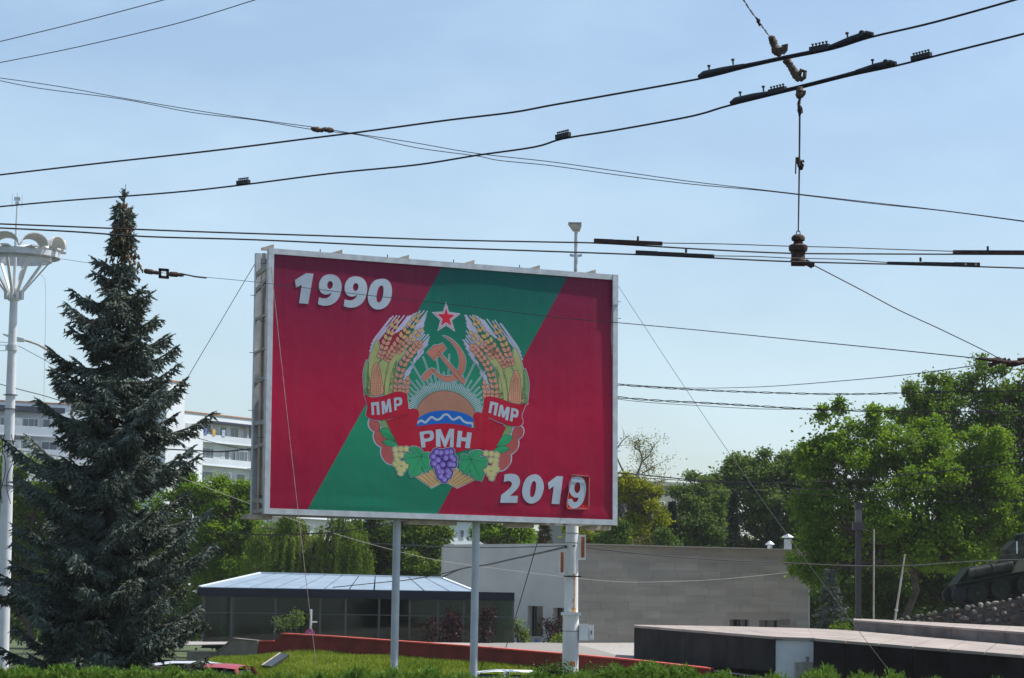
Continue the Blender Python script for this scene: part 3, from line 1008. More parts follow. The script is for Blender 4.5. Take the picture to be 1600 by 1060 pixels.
# raised year numerals
D1 = lambda x, y: (450 + x / 8.889, 410 + y / 8.889)
D2 = lambda x, y: (770 + x / 10.0, 720 + y / 10.0)
def ell(cx, cy, rx, ry, rot=0, n=18):
    return [(cx + rx * math.cos(a) * math.cos(rot) - ry * math.sin(a) * math.sin(rot), cy + rx * math.cos(a) * math.sin(rot) + ry * math.sin(a) * math.cos(rot)) for a in (2 * math.pi * i / n for i in range(n))]
one = [(245, 155), (350, 160), (278, 580), (150, 570), (188, 312), (108, 358), (95, 248)]
nine = spl([(412, 582, 1), (428, 488, 1), (490, 505), (545, 495), (580, 465), (602, 422, 1), (560, 446), (500, 448), (448, 412), (426, 345), (436, 268), (478, 205), (530, 177), (588, 170), (650, 183), (706, 225), (737, 300), (738, 380), (710, 480), (655, 555), (580, 596), (510, 605), (455, 597)], True, 4)
nine_h = ell(580, 317, 39, 56, 0.12)
zero = spl([(1300, 230), (1375, 245), (1428, 310), (1443, 400), (1430, 500), (1390, 585), (1325, 640), (1250, 658), (1180, 640), (1125, 580), (1105, 500), (1115, 410), (1145, 320), (1205, 255)], True, 4)
zero_h = spl([(1297, 325), (1320, 345), (1325, 400), (1310, 490), (1285, 545), (1255, 562), (1230, 540), (1225, 480), (1240, 400), (1265, 342)], True, 4)
two = spl([(180, 220, 1), (240, 208), (310, 208), (370, 225), (410, 275), (422, 335), (400, 410), (345, 478), (265, 550, 1), (388, 550, 1), (378, 660, 1), (112, 660, 1), (128, 540, 1), (230, 460), (285, 400), (295, 355), (270, 325), (230, 320), (168, 335, 1)], True, 4)
zero2 = spl([(640, 215), (710, 230), (765, 290), (792, 380), (785, 480), (745, 580), (690, 640), (610, 672), (540, 655), (485, 600), (458, 520), (460, 430), (490, 330), (545, 255)], True, 4)
zero2_h = spl([(640, 318), (668, 340), (672, 400), (660, 490), (635, 555), (608, 572), (582, 555), (578, 490), (588, 410), (610, 345)], True, 4)
one2 = [(1000, 242), (1095, 248), (1038, 682), (915, 675), (950, 400), (872, 452), (858, 350)]
nine2 = spl([(1290, 250), (1360, 257), (1415, 300), (1442, 390), (1440, 500), (1410, 620), (1350, 710), (1280, 745), (1210, 733), (1163, 680), (1148, 600, 1), (1226, 600, 1), (1250, 645), (1285, 650), (1315, 622), (1328, 575, 1), (1280, 582), (1220, 545), (1180, 470), (1175, 390), (1195, 310), (1240, 265)], True, 4)
nine2_h = ell(1310, 425, 46, 85, 0.08)
def numeral(conv, outer, holes=(), lift=0.004, th=0.006, base=0.0):
    loops = [[uv(*conv(*a[:2])) for a in outer]] + [[uv(*conv(*a[:2])) for a in h] for h in holes]
    V = []; Fs = []
    flat = [a for lp in loops for a in lp]
    n = len(flat)
    tri = tessellate_polygon([[Vector((a, c, 0)) for a, c in lp] for lp in loops])
    for l in (lift, lift + th):
        V += [U(a, c, REC + ripple(a, c) + base + l) for a, c in flat]
    Fs += [tuple(i + n for i in t) for t in tri] + [tuple(t) for t in tri]
    s = 0
    for lp in loops:
        k = len(lp)
        Fs += [(s + i, s + (i + 1) % k, n + s + (i + 1) % k, n + s + i) for i in range(k)]
        s += k
    o = MB(); o.add(V, Fs)
    return o.build('year_numeral', i_white, billboard)
numeral(D1, one)
numeral(D1, nine, [nine_h])
numeral(D1, [(x + 356, y + 28) for x, y in nine], [[(x + 356, y + 28) for x, y in nine_h]])
numeral(D1, zero, [zero_h])
numeral(D2, two)
numeral(D2, zero2, [zero2_h])
numeral(D2, one2)
# the last figure is a separate patch whose corners have curled off the sheet
q = [(1225, 222), (1490, 248), (1482, 757), (1138, 757), (1140, 640), (1166, 400)]
V, Fs = [], []
NX, NY = 10, 12
def patch(s, t):
    xl = 1225 - 87 * (t ** 0.8); xr = 1490 - 8 * t
    return xl + (xr - xl) * s, 222 + 26 * s + (535 - 26 * s) * t
for l in (0, 0.003):
    for j in range(NY + 1):
        for i in range(NX + 1):
            s, t = i / NX, j / NY
            a, c = uv(*D2(*patch(s, t)))
            curl_ = 0.055 * (max(0, t - 0.86) / 0.14) ** 1.6 * (0.35 + 0.65 * abs(2 * s - 1)) + 0.04 * (max(0, 0.08 - t) / 0.08) ** 1.5 + 0.035 * max(0, 0.1 - s) / 0.1 + 0.03 * max(0, s - 0.93) / 0.07
            V.append(U(a, c, REC + ripple(a, c) + 0.008 + curl_ + l))
k = (NX + 1) * (NY + 1)
for j in range(NY):
    for i in range(NX):
        a = j * (NX + 1) + i
        Fs.append((k + a, k + a + 1, k + a + NX + 2, k + a + NX + 1)); Fs.append((a, a + NX + 1, a + NX + 2, a + 1))
i_patch = INK('ink_patch_red', (0.40, 0.014, 0.022), rough=0.3)
i_edge = INK('vinyl_edge', (0.62, 0.30, 0.26))
mi = []
for j in range(NY):
    for i in range(NX):
        mi += [0, 1]
mk('year_patch', V, Fs, [i_patch, i_edge], billboard, True, mi)
b = MB()
for A, C in (((1225, 222), (1490, 248)), ((1490, 248), (1482, 757)), ((1482, 757), (1138, 757)), ((1138, 757), (1140, 640)), ((1140, 640), (1225, 222))):
    a = uv(*D2(*A)); c = uv(*D2(*C))
    b.bar(U(*a, REC + 0.06), U(*c, REC + 0.06), 0.012, 0.006, bn)
b.build('patch_edge', i_edge, billboard)
numeral(D2, nine2, [nine2_h], 0.0, 0.004, 0.034)
# ---------------------------------------------------------------- setting: ground, road, bank, paving
m_ground = M('park_ground', (0.055, 0.075, 0.028), 0.95, var=0.4, vscale=0.3, bump=0.4, bscale=6)
m_asphalt = M('asphalt', (0.055, 0.055, 0.057), 0.9, var=0.2, vscale=1.5, bump=0.3, bscale=60)
m_paving = M('pale_paving', (0.30, 0.28, 0.26), 0.85, var=0.12, vscale=3, bump=0.1)
m_joint = M('paving_joint', (0.20, 0.185, 0.17), 0.9)
m_redwall = M('red_render', (0.20, 0.028, 0.022), 0.8, var=0.2, vscale=2.2, bump=0.2)
m_redcap = M('red_coping', (0.50, 0.075, 0.055), 0.7, var=0.15, vscale=4)
m_conc = M('brown_concrete', (0.17, 0.145, 0.13), 0.85, var=0.25, vscale=1.6, bump=0.3)
m_bank = M('bank_soil', (0.13, 0.21, 0.03), 0.95, var=0.35, vscale=1.2)

S_ = 1500
mk('ground', [(-S_, -200, GROUND), (S_, -200, GROUND), (S_, S_, GROUND), (-S_, S_, GROUND)], [(0, 1, 2, 3)], m_ground, origin=(0, 0, GROUND))['kind'] = 'structure'
zr = GROUND + 0.005
mk('road', [(-200, -30, zr), (200, -30, zr), (200, 51, zr), (-200, 51, zr)], [(0, 1, 2, 3)], m_asphalt)['kind'] = 'structure'
mk('car_park', [(-60, 61.5, zr), (20, 61.5, zr), (20, 65.2, zr), (-60, 65.2, zr)], [(0, 1, 2, 3)], m_asphalt)['kind'] = 'structure'

# grass bank climbing to the red wall
wall_base = [(296, 1046, 73.6), (345, 1030, 73.4), (430, 1027, 73), (520, 1024, 72.2), (610, 1030, 71), (745, 1038, 69.5), (890, 1050, 67.8), (1010, 1056, 66.8), (1110, 1062, 66)]
V, Fs = [], []
NB = 9
rndb = random.Random(8)
for i, (px, py, Y) in enumerate(wall_base):
    top = P(px, py, Y) + Vector((0, 0.35, 0.0))
    for j in range(NB):
        t = j / (NB - 1)
        y0 = 65.4 + (i * 0.02)
        if top.y - y0 < 1.2: y0 = top.y - 1.2
        yy = top.y + (y0 - top.y) * t
        zz = top.z + (GROUND - 0.1 - top.z) * (t ** 2.4)
        V.append((top.x * (1 - 0.01 * t), yy, zz + 0.04 * rndb.uniform(-1, 1) * (1 if 0 < j < NB - 1 else 0)))
for i in range(len(wall_base) - 1):
    for j in range(NB - 1):
        a = i * NB + j
        Fs.append((a, a + 1, a + NB + 1, a + NB))
bank = mk('grass_bank', V, Fs, m_bank, None, True); bank['kind'] = 'structure'
BANKV, BANKF = np.array(V), Fs

# red boundary wall: straight panels with a coping, stepping down from the concrete ramp end
top_l = [(404, 1003, 73.1), (427, 1003, 73.0), (441, 991.5, 72.9), (520, 996, 72.1), (610, 1002.5, 71), (745, 1012, 69.4), (890, 1024, 67.7), (1000, 1034, 66.7), (1110, 1046.5, 65.9)]
redwall = thing('boundary_wall', Vector((P(640, 1030, 71).x, 71, GROUND)), 'low red rendered garden wall running down behind the billboard posts', 'wall')
face = [P(*q) for q in top_l]
b = MB()
for a, c in zip(face[:-1], face[1:]):
    b.prism([a, c, Vector((c.x, c.y, GROUND)), Vector((a.x, a.y, GROUND))], Vector((0.10, 0.27, 0)))
b.build('wall_body', m_redwall, redwall)
for a, c in zip(face[2:-1], face[3:]):
    cb = MB(); off = Vector((0.05, 0.135, 0.018))
    cb.bar(a + off, c + off, 0.36, 0.036, (0, 0, 1)); cb.build('coping', m_redcap, redwall)
cb = MB(); cb.bar(face[0] + off, face[1] + off, 0.36, 0.036, (0, 0, 1)); cb.build('coping', m_redcap, redwall)
conc = thing('ramp_wall', P(350, 1035, 73.6), 'brown concrete ramp wall joining the left end of the red wall', 'wall')
b = MB()
fl = [P(292, 1020, 74.0), P(339, 1020.5, 73.7), P(364, 999, 73.5), P(403, 1003, 73.15)]
for a, c in zip(fl[:-1], fl[1:]): b.prism([a, c, Vector((c.x, c.y, GROUND)), Vector((a.x, a.y, GROUND))], Vector((0.1, 0.25, 0)))
b.build('wall_body', m_conc, conc)
for a, c in zip(fl[:-1], fl[1:]):
    cb = MB(); cb.bar(a + Vector((0.05, 0.12, 0.02)), c + Vector((0.05, 0.12, 0.02)), 0.3, 0.03, (0, 0, 1)); cb.build('coping', m_conc, conc)

# plaza behind the wall
pn_ = [P(250, 1010, 78), P(404, 1007, 73.6), P(745, 1016, 69.8), P(1110, 1049, 66.2), P(1330, 1078, 60.5), P(1720, 1120, 53)]
pf_ = [P(200, 1003, 142), P(400, 1003, 142), P(690, 1003, 142), P(888, 1003, 142), P(1262, 1003, 142), P(1760, 1010, 142)]
V = pn_ + pf_
mk('plaza', V, [(i, i + 1, i + 7, i + 6) for i in range(5)], m_joint, origin=(0, 100, 0.7))['kind'] = 'structure'
# slabs of the plaza laid in courses with recessed joints; beyond the near courses the joints close up with distance
sl = MB()
for (i, nc, nr_) in ((0, 8, 20), (1, 12, 32), (2, 12, 40), (3, 9, 40), (4, 12, 30)):
    for r_ in range(nr_):
        t0 = (r_ / nr_) ** 1.6; t1 = ((r_ + 1) / nr_) ** 1.6
        t1s = t1 - 0.0007
        for k in range(nc):
            o_ = 0.5 / nc if (r_ % 2 and 0 < k) else 0
            s0, s1 = max(0, k / nc - o_), ((k + 1) / nc - (0.5 / nc if (r_ % 2 and k < nc - 1) else 0)) - 0.012 / nc * 1.5
            q = [pn_[i].lerp(pn_[i + 1], s).lerp(pf_[i].lerp(pf_[i + 1], s), t) + Vector((0, 0, 0.004)) for s, t in ((s0, t0), (s1, t0), (s1, t1s), (s0, t1s))]
            n_ = len(sl.v)
            sl.v += [tuple(v + Vector((0, 0, 0.02))) for v in q] + [tuple(v) for v in q]
            sl.f += [(n_, n_ + 1, n_ + 2, n_ + 3), (n_, n_ + 4, n_ + 5, n_ + 1), (n_ + 1, n_ + 5, n_ + 6, n_ + 2), (n_ + 3, n_ + 7, n_ + 4, n_)]
            sl.m += [0] * 4
o = mk('paving_slabs', sl.v, sl.f, m_paving, midx=sl.m); tag(o, kind='structure')

# ---------------------------------------------------------------- monument platform on the right
m_blackstone = M('polished_black_stone', (0.012, 0.011, 0.012), 0.7, var=0.7, vscale=1.2, spec=0.1, bump=0.03)
m_darkplum = M('dark_plum_stone', (0.014, 0.010, 0.011), 0.7, var=0.7, vscale=1.2, spec=0.1)
m_pinkslab = M('pink_granite', (0.285, 0.24, 0.215), 0.8, var=0.24, vscale=0.8, bump=0.1)
m_whitewall = M('white_render', (0.60, 0.62, 0.65), 0.7, var=0.08, vscale=2)
m_terrace = M('terrace_stone', (0.13, 0.115, 0.11), 0.8, var=0.3, vscale=1.5, bump=0.2)
m_step = M('step_stone', (0.30, 0.29, 0.25), 0.85, var=0.2, vscale=4)

def wall_run(parent, name, tops, bots, thick, mat, n):
    """upright slabs set end to end between two picture-traced edges of a wall that stands in the scene"""
    for i in range(n):
        t0, t1 = i / n, (i + 1) / n - 0.0015
        a = tops[0].lerp(tops[1], t0); c = tops[0].lerp(tops[1], t1)
        e = bots[0].lerp(bots[1], t0).z; f = bots[0].lerp(bots[1], t1).z
        b = MB()
        b.prism([a, c, Vector((c.x, c.y, f)), Vector((a.x, a.y, e))], Vector(thick))
        b.build(name, mat, parent)
plat = thing('monument_platform', Vector((P(1210, 1045, 63).x, 63, 0.6)), 'wide low platform faced in black stone with a pink granite top', 'platform')
A0, A1 = P(991, 981, 74), P(1211, 999.5, 63.2)
wall_run(plat, 'black_facing', (A0, A1), (P(991, 1033, 74), P(1211, 1049, 63.2)), (0.2, 0.25, 0), m_blackstone, 5)
R0, R1 = P(1271, 1002, 62), P(1660, 1034, 55)
wall_run(plat, 'black_facing', (R0, R1), (P(1271, 1078, 62), P(1660, 1110, 55)), (0.1, 0.3, 0), m_darkplum, 7)
W0, W1 = P(1211.5, 1000.5, 63.25), P(1275, 1003, 63.0)
b = MB(); b.prism([W0, W1, Vector((W1.x, W1.y, 0.7)), Vector((W0.x, W0.y, 0.7))], Vector((0, 0.2, 0))); b.build('white_side_wall', m_whitewall, plat)
# top: slabs between front edge and back edge
fr = [P(991, 981, 74), P(1211, 999.5, 63.2), P(1272, 1001.5, 63.0), P(1272, 1002, 62), P(1660, 1034, 55)]
bk = [P(991, 979.5, 90), P(1150, 982, 90), P(1262, 985, 90), P(1334, 988.5, 86), P(1660, 1018, 76)]
for i in range(4):
    nS = (5, 2, 1, 7)[i]
    for k in range(nS):
        t0, t1 = k / nS, (k + 1) / nS - 0.004
        for j in range(3):
            s0, s1 = j / 3, (j + 1) / 3 - 0.004
            q = []
            for (t, s) in ((t0, s0), (t1, s0), (t1, s1), (t0, s1)):
                q.append(fr[i].lerp(fr[i + 1], t).lerp(bk[i].lerp(bk[i + 1], t), s) + Vector((0, -0.05 * (1 - s), 0.004)))
            if (q[1] - q[0]).length < 0.05: continue
            b = MB(); b.prism(q, (0, 0, 0.06)); b.build('top_slab', m_pinkslab, plat)
st_ = thing('steps', P(1262, 1048, 62.9), 'two pale stone steps beside the white side wall', 'steps')
for k, (x0, x1, y0, y1, Y) in enumerate(((1243, 1300, 1034.5, 1046, 62.85), (1258, 1300, 1026, 1035, 63.2))):
    a, c = P(x0, y0, Y), P(x1, y1, Y)
    b = MB(); b.abox((a.x, Y - 0.16, c.z - 0.2), (c.x, Y + 0.2, a.z)); b.build('step', m_step, st_)

ter = thing('upper_terrace', P(1480, 1000, 82), 'grey upper terrace step below the rubble mound', 'terrace')
T0, T1 = P(1334, 972, 85.5), P(1660, 996, 75.5)
wall_run(ter, 'facing_slab', (T0, T1), (P(1334, 990, 85.5), P(1660, 1021, 75.5)), (0.05, 0.3, 0), m_terrace, 8)
tb = [P(1334, 969, 104), P(1660, 985, 104)]
for k in range(8):
    q = [T0.lerp(T1, k / 8), T0.lerp(T1, (k + 1) / 8 - 0.002), tb[0].lerp(tb[1], (k + 1) / 8 - 0.002), tb[0].lerp(tb[1], k / 8)]
    b = MB(); b.prism([v + Vector((0, -0.06 if i < 2 else 0, 0.003)) for i, v in enumerate(q)], (0, 0, 0.06)); b.build('top_slab', m_pinkslab, ter)

# rubble mound under the tank
m_rock = [M('rubble_grey', (0.075, 0.068, 0.062), 0.9, var=0.35, vscale=3, bump=0.5, bscale=8), M('rubble_brown', (0.10, 0.068, 0.05), 0.9, var=0.35, vscale=3, bump=0.5, bscale=8), M('rubble_pale', (0.19, 0.17, 0.15), 0.9, var=0.3, vscale=3, bump=0.5, bscale=8)]
crest = [(1395, 972), (1425, 963), (1455, 958.5), (1527, 945.5), (1572, 938), (1600, 932), (1680, 918), (1800, 905)]
YM = 106.0
mound = thing('rubble_mound', P(1600, 985, YM), 'sloping dry stone rubble mound beneath the tank', 'stone mound')
cp = [P(x, y + 2.5, YM) for x, y in crest]
b = MB(); b.prism(cp + [Vector((cp[-1].x, cp[-1].y, 0.4)), Vector((cp[0].x, cp[0].y, 0.4))], Vector((0, 12, -0.6))); b.build('core', m_rock[0], mound)
rs = random.Random(11)
rock_me = []
for k in range(6):
    bm = bmesh.new()
    bmesh.ops.create_icosphere(bm, subdivisions=1, radius=1)
    for v in bm.verts: v.co *= rs.uniform(0.6, 1.2)
    me = bpy.data.meshes.new('stone'); bm.to_mesh(me); bm.free()
    me.materials.append(m_rock[(0, 1, 2, 0, 1, 0)[k]])
    rock_me.append(me)
def crest_z(x):
    for a, c in zip(cp[:-1], cp[1:]):
        if a.x <= x <= c.x: return a.z + (c.z - a.z) * (x - a.x) / (c.x - a.x)
    return cp[-1].z
placed = 0
x = cp[0].x + 0.1
xe = P(1665, 930, YM).x
while x < xe:
    z = crest_z(x) + 0.03
    first = True
    while z > 1.75 and placed < 290:
        o = bpy.data.objects.new('stone', rs.choice(rock_me) if not first else rs.choice((rock_me[2], rock_me[2], rock_me[0])))
        COL.objects.link(o); o.parent = mound
        s = rs.uniform(0.10, 0.175)
        o.location = Vector((x + rs.uniform(-0.08, 0.08), YM - 0.02 + rs.uniform(-0.05, 0.05), z)) - ORG[mound]
        o.scale = (s * rs.uniform(0.9, 1.4), s * 0.8, s * rs.uniform(0.7, 1.0)); o.rotation_euler = (rs.uniform(-.3, .3), rs.uniform(-.4, .4), rs.uniform(0, 6))
        z -= rs.uniform(0.19, 0.26); placed += 1; first = False
    x += rs.uniform(0.24, 0.32)

# ---------------------------------------------------------------- tank monument, side on, nose up the slope
m_tank = M('tank_green', (0.015, 0.021, 0.014), 0.6, var=0.3, vscale=2, spec=0.15)
m_tankd = M('tank_track', (0.010, 0.010, 0.010), 0.7, var=0.3, vscale=8)
m_drum = M('fuel_drum', (0.045, 0.047, 0.038), 0.6, var=0.25, vscale=3, spec=0.15)
YT = 112.0
tl, th_ = P(1509, 949, YT), math.radians(11.5)
tx = Vector((math.cos(th_), 0, math.sin(th_))); tz = Vector((-math.sin(th_), 0, math.cos(th_))); ty = Vector((0, 1, 0))
def TK(x, y, z): return tl + tx * x + ty * y + tz * z
tank = thing('tank', TK(2.9, 1.2, 0), 'old dark green battle tank mounted on the rubble mound', 'tank')
b = MB(); b.prism([TK(0.05, 0.5, 0.45), TK(5.6, 0.5, 0.45), TK(6.1, 0.5, 0.9), TK(4.9, 0.5, 1.55), TK(0.55, 0.5, 1.55), TK(-0.15, 0.5, 0.95)], ty * 2.0); b.build('hull', m_tank, tank)
for s in (0.0, 2.5):
    b = MB(); b.box(TK(2.9, s + 0.25, 0.99), tx * 3.15, ty * 0.3, tz * 0.02); b.build('fender', m_tank, tank)
    b = MB(); b.prism([TK(0.2, s + 0.06, 1.012), TK(5.3, s + 0.06, 1.012), TK(4.9, s + 0.5 if s == 0 else s, 1.5), TK(0.6, s + 0.5 if s == 0 else s, 1.5)], ty * 0.02 if s == 0 else ty * -0.02); b.build('side_armour', m_tank, tank)
    tp = []
    for k in range(60):                     # track loop round sprocket, wheels and idler
        t = k / 60 * 2 * math.pi
        tp.append((2.75 + 3.0 * math.copysign(abs(math.cos(t)) ** 0.35, math.cos(t)), 0.44 + 0.42 * math.copysign(abs(math.sin(t)) ** 0.8, math.sin(t))))
    tr_ = MB()
    for k in range(60):
        a, c = tp[k], tp[(k + 1) % 60]
        tr_.bar(TK(a[0], s + 0.25, a[1]), TK(c[0], s + 0.25, c[1]), 0.48, 0.05, tz if abs(c[0] - a[0]) > abs(c[1] - a[1]) else tx)
    tr_.build('track', m_tankd, tank)
    for k in range(5):
        wx = 0.62 + k * 0.98 + (0.1 if k > 1 else 0)
        b = MB(); c0 = TK(wx, s + 0.02, 0.46)
        b.lathe(c0, ty, [(0, 0.12), (0.03, 0.13), (0.05, 0.30), (0.03, 0.36), (0.03, 0.41), (0.42, 0.41)], 20)
        wh = b.build('road_wheel', m_tank, tank, smooth=True)
        b = MB(); b.lathe(c0 - ty * 0.03, ty, [(0, 0.06), (0.05, 0.10)], 10); b.build('hub', m_drum, wh)
    for wx, r_ in ((-0.12, 0.3), (5.6, 0.3)):
        b = MB(); b.lathe(TK(wx, s + 0.05, 0.55), ty, [(0, r_ * 0.8), (0.03, r_), (0.38, r_)], 14); b.build('idler', m_tankd, tank, smooth=True)
for k in range(2):
    x0 = 0.45 + k * 0.94
    b = MB(); b.lathe(TK(x0, 0.10, 1.33), tx, [(0, 0.17), (0.02, 0.2), (0.86, 0.2), (0.88, 0.17)], 16); d_ = b.build('fuel_drum', m_drum, tank, smooth=True)
    for q in (0.2, 0.66):
        b = MB(); b.lathe(TK(x0 + q, 0.10, 1.33), tx, [(0, 0.206), (0.04, 0.206)], 16); b.build('strap', m_tankd, d_)
b = MB(); b.prism([TK(2.5, 0.6, 1.555), TK(4.4, 0.6, 1.555), TK(4.75, 0.8, 1.95), TK(4.2, 0.85, 2.3), TK(2.7, 0.85, 2.3), TK(2.25, 0.75, 2.0)], ty * 1.6); b.build('turret', m_tank, tank)
b = MB(); b.lathe(TK(3.1, 1.7, 2.3), tz, [(0, 0.32), (0.2, 0.3), (0.24, 0.2)], 14); b.build('cupola', m_tank, tank)
b = MB(); b.cyl(TK(4.6, 1.4, 1.95), TK(8.6, 1.4, 2.0), 0.11, 0.075, 12); b.build('gun_barrel', m_tank, tank, smooth=True)
b = MB(); b.box(TK(2.15, 0.3, 1.6), tx * 0.35, ty * 0.25, tz * 0.18); b.build('stowage_box', m_drum, tank)
b = MB(); b.bar(TK(2.62, 0.58, 1.75), TK(2.72, 0.62, 2.25), 0.05, 0.05); b.build('grab_rail', m_whitepaint, tank)

# ---------------------------------------------------------------- grey stone building
m_clad = [M('cladding_%s' % n, c, 0.85, var=0.11, vscale=0.7, bump=0.15, bscale=12, stretch=(0.6, 0.6, 3)) for n, c in (('warm', (0.275, 0.255, 0.22)), ('mid', (0.255, 0.24, 0.21)), ('pale', (0.29, 0.27, 0.235)))]
m_cladj = M('cladding_joint', (0.24, 0.22, 0.19), 0.9)
m_plaster = M('pale_plaster', (0.47, 0.46, 0.43), 0.85, var=0.07, vscale=0.8, bump=0.1)
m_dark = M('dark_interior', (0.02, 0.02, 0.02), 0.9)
m_glassdark = GLASS('dark_glass', (0.22, 0.25, 0.25), 0.05)
m_frame = M('dark_frame', (0.05, 0.05, 0.055), 0.5)
m_roofmetal = M('roof_sheet', (0.5, 0.5, 0.5), 0.4)
g0, g1, g2 = P(690, 1012, 140), P(888, 1012, 134), P(1262, 1000, 139)
gz = 0.55
zt = P(888, 851, 134).z
hall = thing('stone_hall', Vector((g1.x, g1.y, gz)), 'long flat roofed grey stone hall with few small windows', 'building')
def wallface(a, c, z0, z1):
    d = Vector((c.x - a.x, c.y - a.y, 0)); return d.length, d.normalized()
Lr, dr_ = wallface(g1, g2, 0, 0)
nr = Vector((dr_.y, -dr_.x, 0))
Ll, dl_ = wallface(g0, g1, 0, 0)
nl_ = Vector((dl_.y, -dl_.x, 0))
g1b = Vector((g1.x, g1.y, gz)); g0b = Vector((g0.x, g0.y, gz)); g2b = Vector((g2.x, g2.y, gz))
# right wing: wall core with two window openings, stone courses in front of it
def rpx(px, py):
    q = PP(px, py, g1b, nr); return (q - g1b).dot(dr_), q.z
ZTR = zt
ops = [(rpx(1140, 968), rpx(1170, 992)), (rpx(1186, 969), rpx(1216, 992))]
ops = [(a[0], c[0], c[1], a[1]) for a, c in ops]          # u0,u1,z0,z1
def wall_with_holes(name, org, d, n, L, z0, z1, holes, mat, parent, thick=0.35):
    us = sorted({0.0, L, *[h[0] for h in holes], *[h[1] for h in holes]})
    b = MB()
    for a, c in zip(us[:-1], us[1:]):
        hs = sorted([h for h in holes if h[0] <= a + 1e-6 and h[1] >= c - 1e-6], key=lambda h: h[2])
        z = z0
        segs = []
        for h in hs:
            if h[2] > z: segs.append((z, h[2]))
            z = h[3]
        segs.append((z, z1))
        for s0, s1 in segs:
            if s1 - s0 < 0.01: continue
            m = org + d * ((a + c) / 2) - n * (thick / 2)
            b.box((m.x, m.y, (s0 + s1) / 2), d * ((c - a) / 2), n * (thick / 2), (0, 0, (s1 - s0) / 2))
    return b.build(name, mat, parent)
wall_with_holes('wall', g1b, dr_, nr, Lr, gz, ZTR, ops, m_cladj, hall)
rc = random.Random(3)
row = 0
z = gz
while z < ZTR - 0.05:
    hgt = min(0.40, ZTR - z) - 0.008
    u = -0.0 if row % 2 == 0 else -0.7
    while u < Lr:
        L_ = rc.uniform(1.0, 1.6)
        a, c = max(0.03, u), min(u + L_ - 0.008, Lr)
        if not any(h[0] < c and h[1] > a and h[2] < z + hgt and h[3] > z for h in ops) and c - a > 0.15:
            m = g1b + dr_ * ((a + c) / 2) + nr * (0.012 + rc.uniform(0, 0.006))
            b = MB(); b.box((m.x, m.y, z + hgt / 2), dr_ * ((c - a) / 2), nr * 0.014, (0, 0, hgt / 2)); b.build('cladding_stone', rc.choice(m_clad), hall)
        u += L_
    z += 0.40; row += 1
b = MB(); m = g1b + dr_ * (Lr / 2); b.box((m.x, m.y, ZTR + 0.03), dr_ * (Lr / 2 + 0.05), nr * 0.42, (0, 0, 0.03)); b.build('coping', m_cladj, hall)
for h in ops:
    c = g1b + dr_ * ((h[0] + h[1]) / 2) - nr * 0.25
    b = MB(); b.box((c.x, c.y, (h[2] + h[3]) / 2), dr_ * ((h[1] - h[0]) / 2), nr * 0.02, (0, 0, (h[3] - h[2]) / 2)); w_ = b.build('window', m_glassdark, hall)
    b = MB()
    for uu in (h[0] + 0.03, (h[0] + h[1]) / 2, h[1] - 0.03):
        q = g1b + dr_ * uu - nr * 0.20; b.box((q.x, q.y, (h[2] + h[3]) / 2), dr_ * 0.03, nr * 0.025, (0, 0, (h[3] - h[2]) / 2 - 0.002))
    b.build('frame', m_frame, w_)
u_, z_ = rpx(1218, 968)
q = g1b + dr_ * (u_ + 0.28) + nr * 0.05
b = MB(); b.box((q.x, q.y, z_ - 0.16), dr_ * 0.28, nr * 0.02, (0, 0, 0.15)); b.build('wall_grille', m_conc, hall)
# left wing, plain plaster
def lpx(px, py):
    q = PP(px, py, g0b, nl_); return (q - g0b).dot(dl_), q.z
lo = [(lpx(824.5, 947), lpx(847.5, 996)), (lpx(864, 950), lpx(884, 1001))]
lo = [(a[0], c[0], c[1], a[1]) for a, c in lo]
lf = wall_with_holes('wall', g0b, dl_, nl_, Ll - 0.005, gz, zt + 0.05, lo, m_plaster, hall)
for h in lo:
    wd = h[1] - h[0]
    c = g0b + dl_ * ((h[0] + h[1]) / 2 + 0.1) - nl_ * 0.30
    b = MB(); b.box((c.x, c.y, (h[2] + h[3]) / 2), dl_ * (wd / 2 - 0.1), nl_ * 0.02, (0, 0, (h[3] - h[2]) / 2)); w_ = b.build('window', m_glassdark, hall)
    b = MB()
    for uu in (0.27, wd - 0.03):
        q = g0b + dl_ * (h[0] + uu) - nl_ * 0.25; b.box((q.x, q.y, (h[2] + h[3]) / 2), dl_ * 0.03, nl_ * 0.03, (0, 0, (h[3] - h[2]) / 2 - 0.003))
    b.build('frame', m_frame, w_)
# ends, back and roof
bk0 = g0b + Vector((2, 16, 0)); bk2 = g2b + Vector((1.0, 14, 0))
b = MB(); b.prism([Vector((v.x, v.y, ZTR - 0.25)) for v in (g0b + Vector((0.05, 0.4, 0)), g1b + Vector((0, 0.4, 0)), g2b + Vector((-0.05, 0.3, 0)), bk2, bk0)], (0, 0, 0.1)); b.build('roof', m_roofmetal, hall)
for a, c in ((g0b, bk0), (bk0, bk2), (bk2, g2b)):
    d = c - a; n = Vector((d.y, -d.x, 0)).normalized()
    b = MB(); m = (a + c) / 2 + d.normalized() * 0.0; b.box((m.x, m.y, (gz + ZTR) / 2 - 0.02), d / 2 * 0.995, n * 0.1, (0, 0, (ZTR - gz) / 2 - 0.02)); b.build('wall', m_plaster, hall)
b = MB()
for h in ops + lo:
    pass
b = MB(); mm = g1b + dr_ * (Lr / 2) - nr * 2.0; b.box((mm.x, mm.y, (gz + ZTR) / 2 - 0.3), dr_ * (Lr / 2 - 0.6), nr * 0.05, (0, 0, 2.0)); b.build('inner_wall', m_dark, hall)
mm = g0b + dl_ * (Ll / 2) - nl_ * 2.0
b = MB(); b.box((mm.x, mm.y, (gz + ZTR) / 2 - 0.3), dl_ * (Ll / 2 - 1.0), nl_ * 0.05, (0, 0, 2.0)); b.build('inner_wall', m_dark, hall)
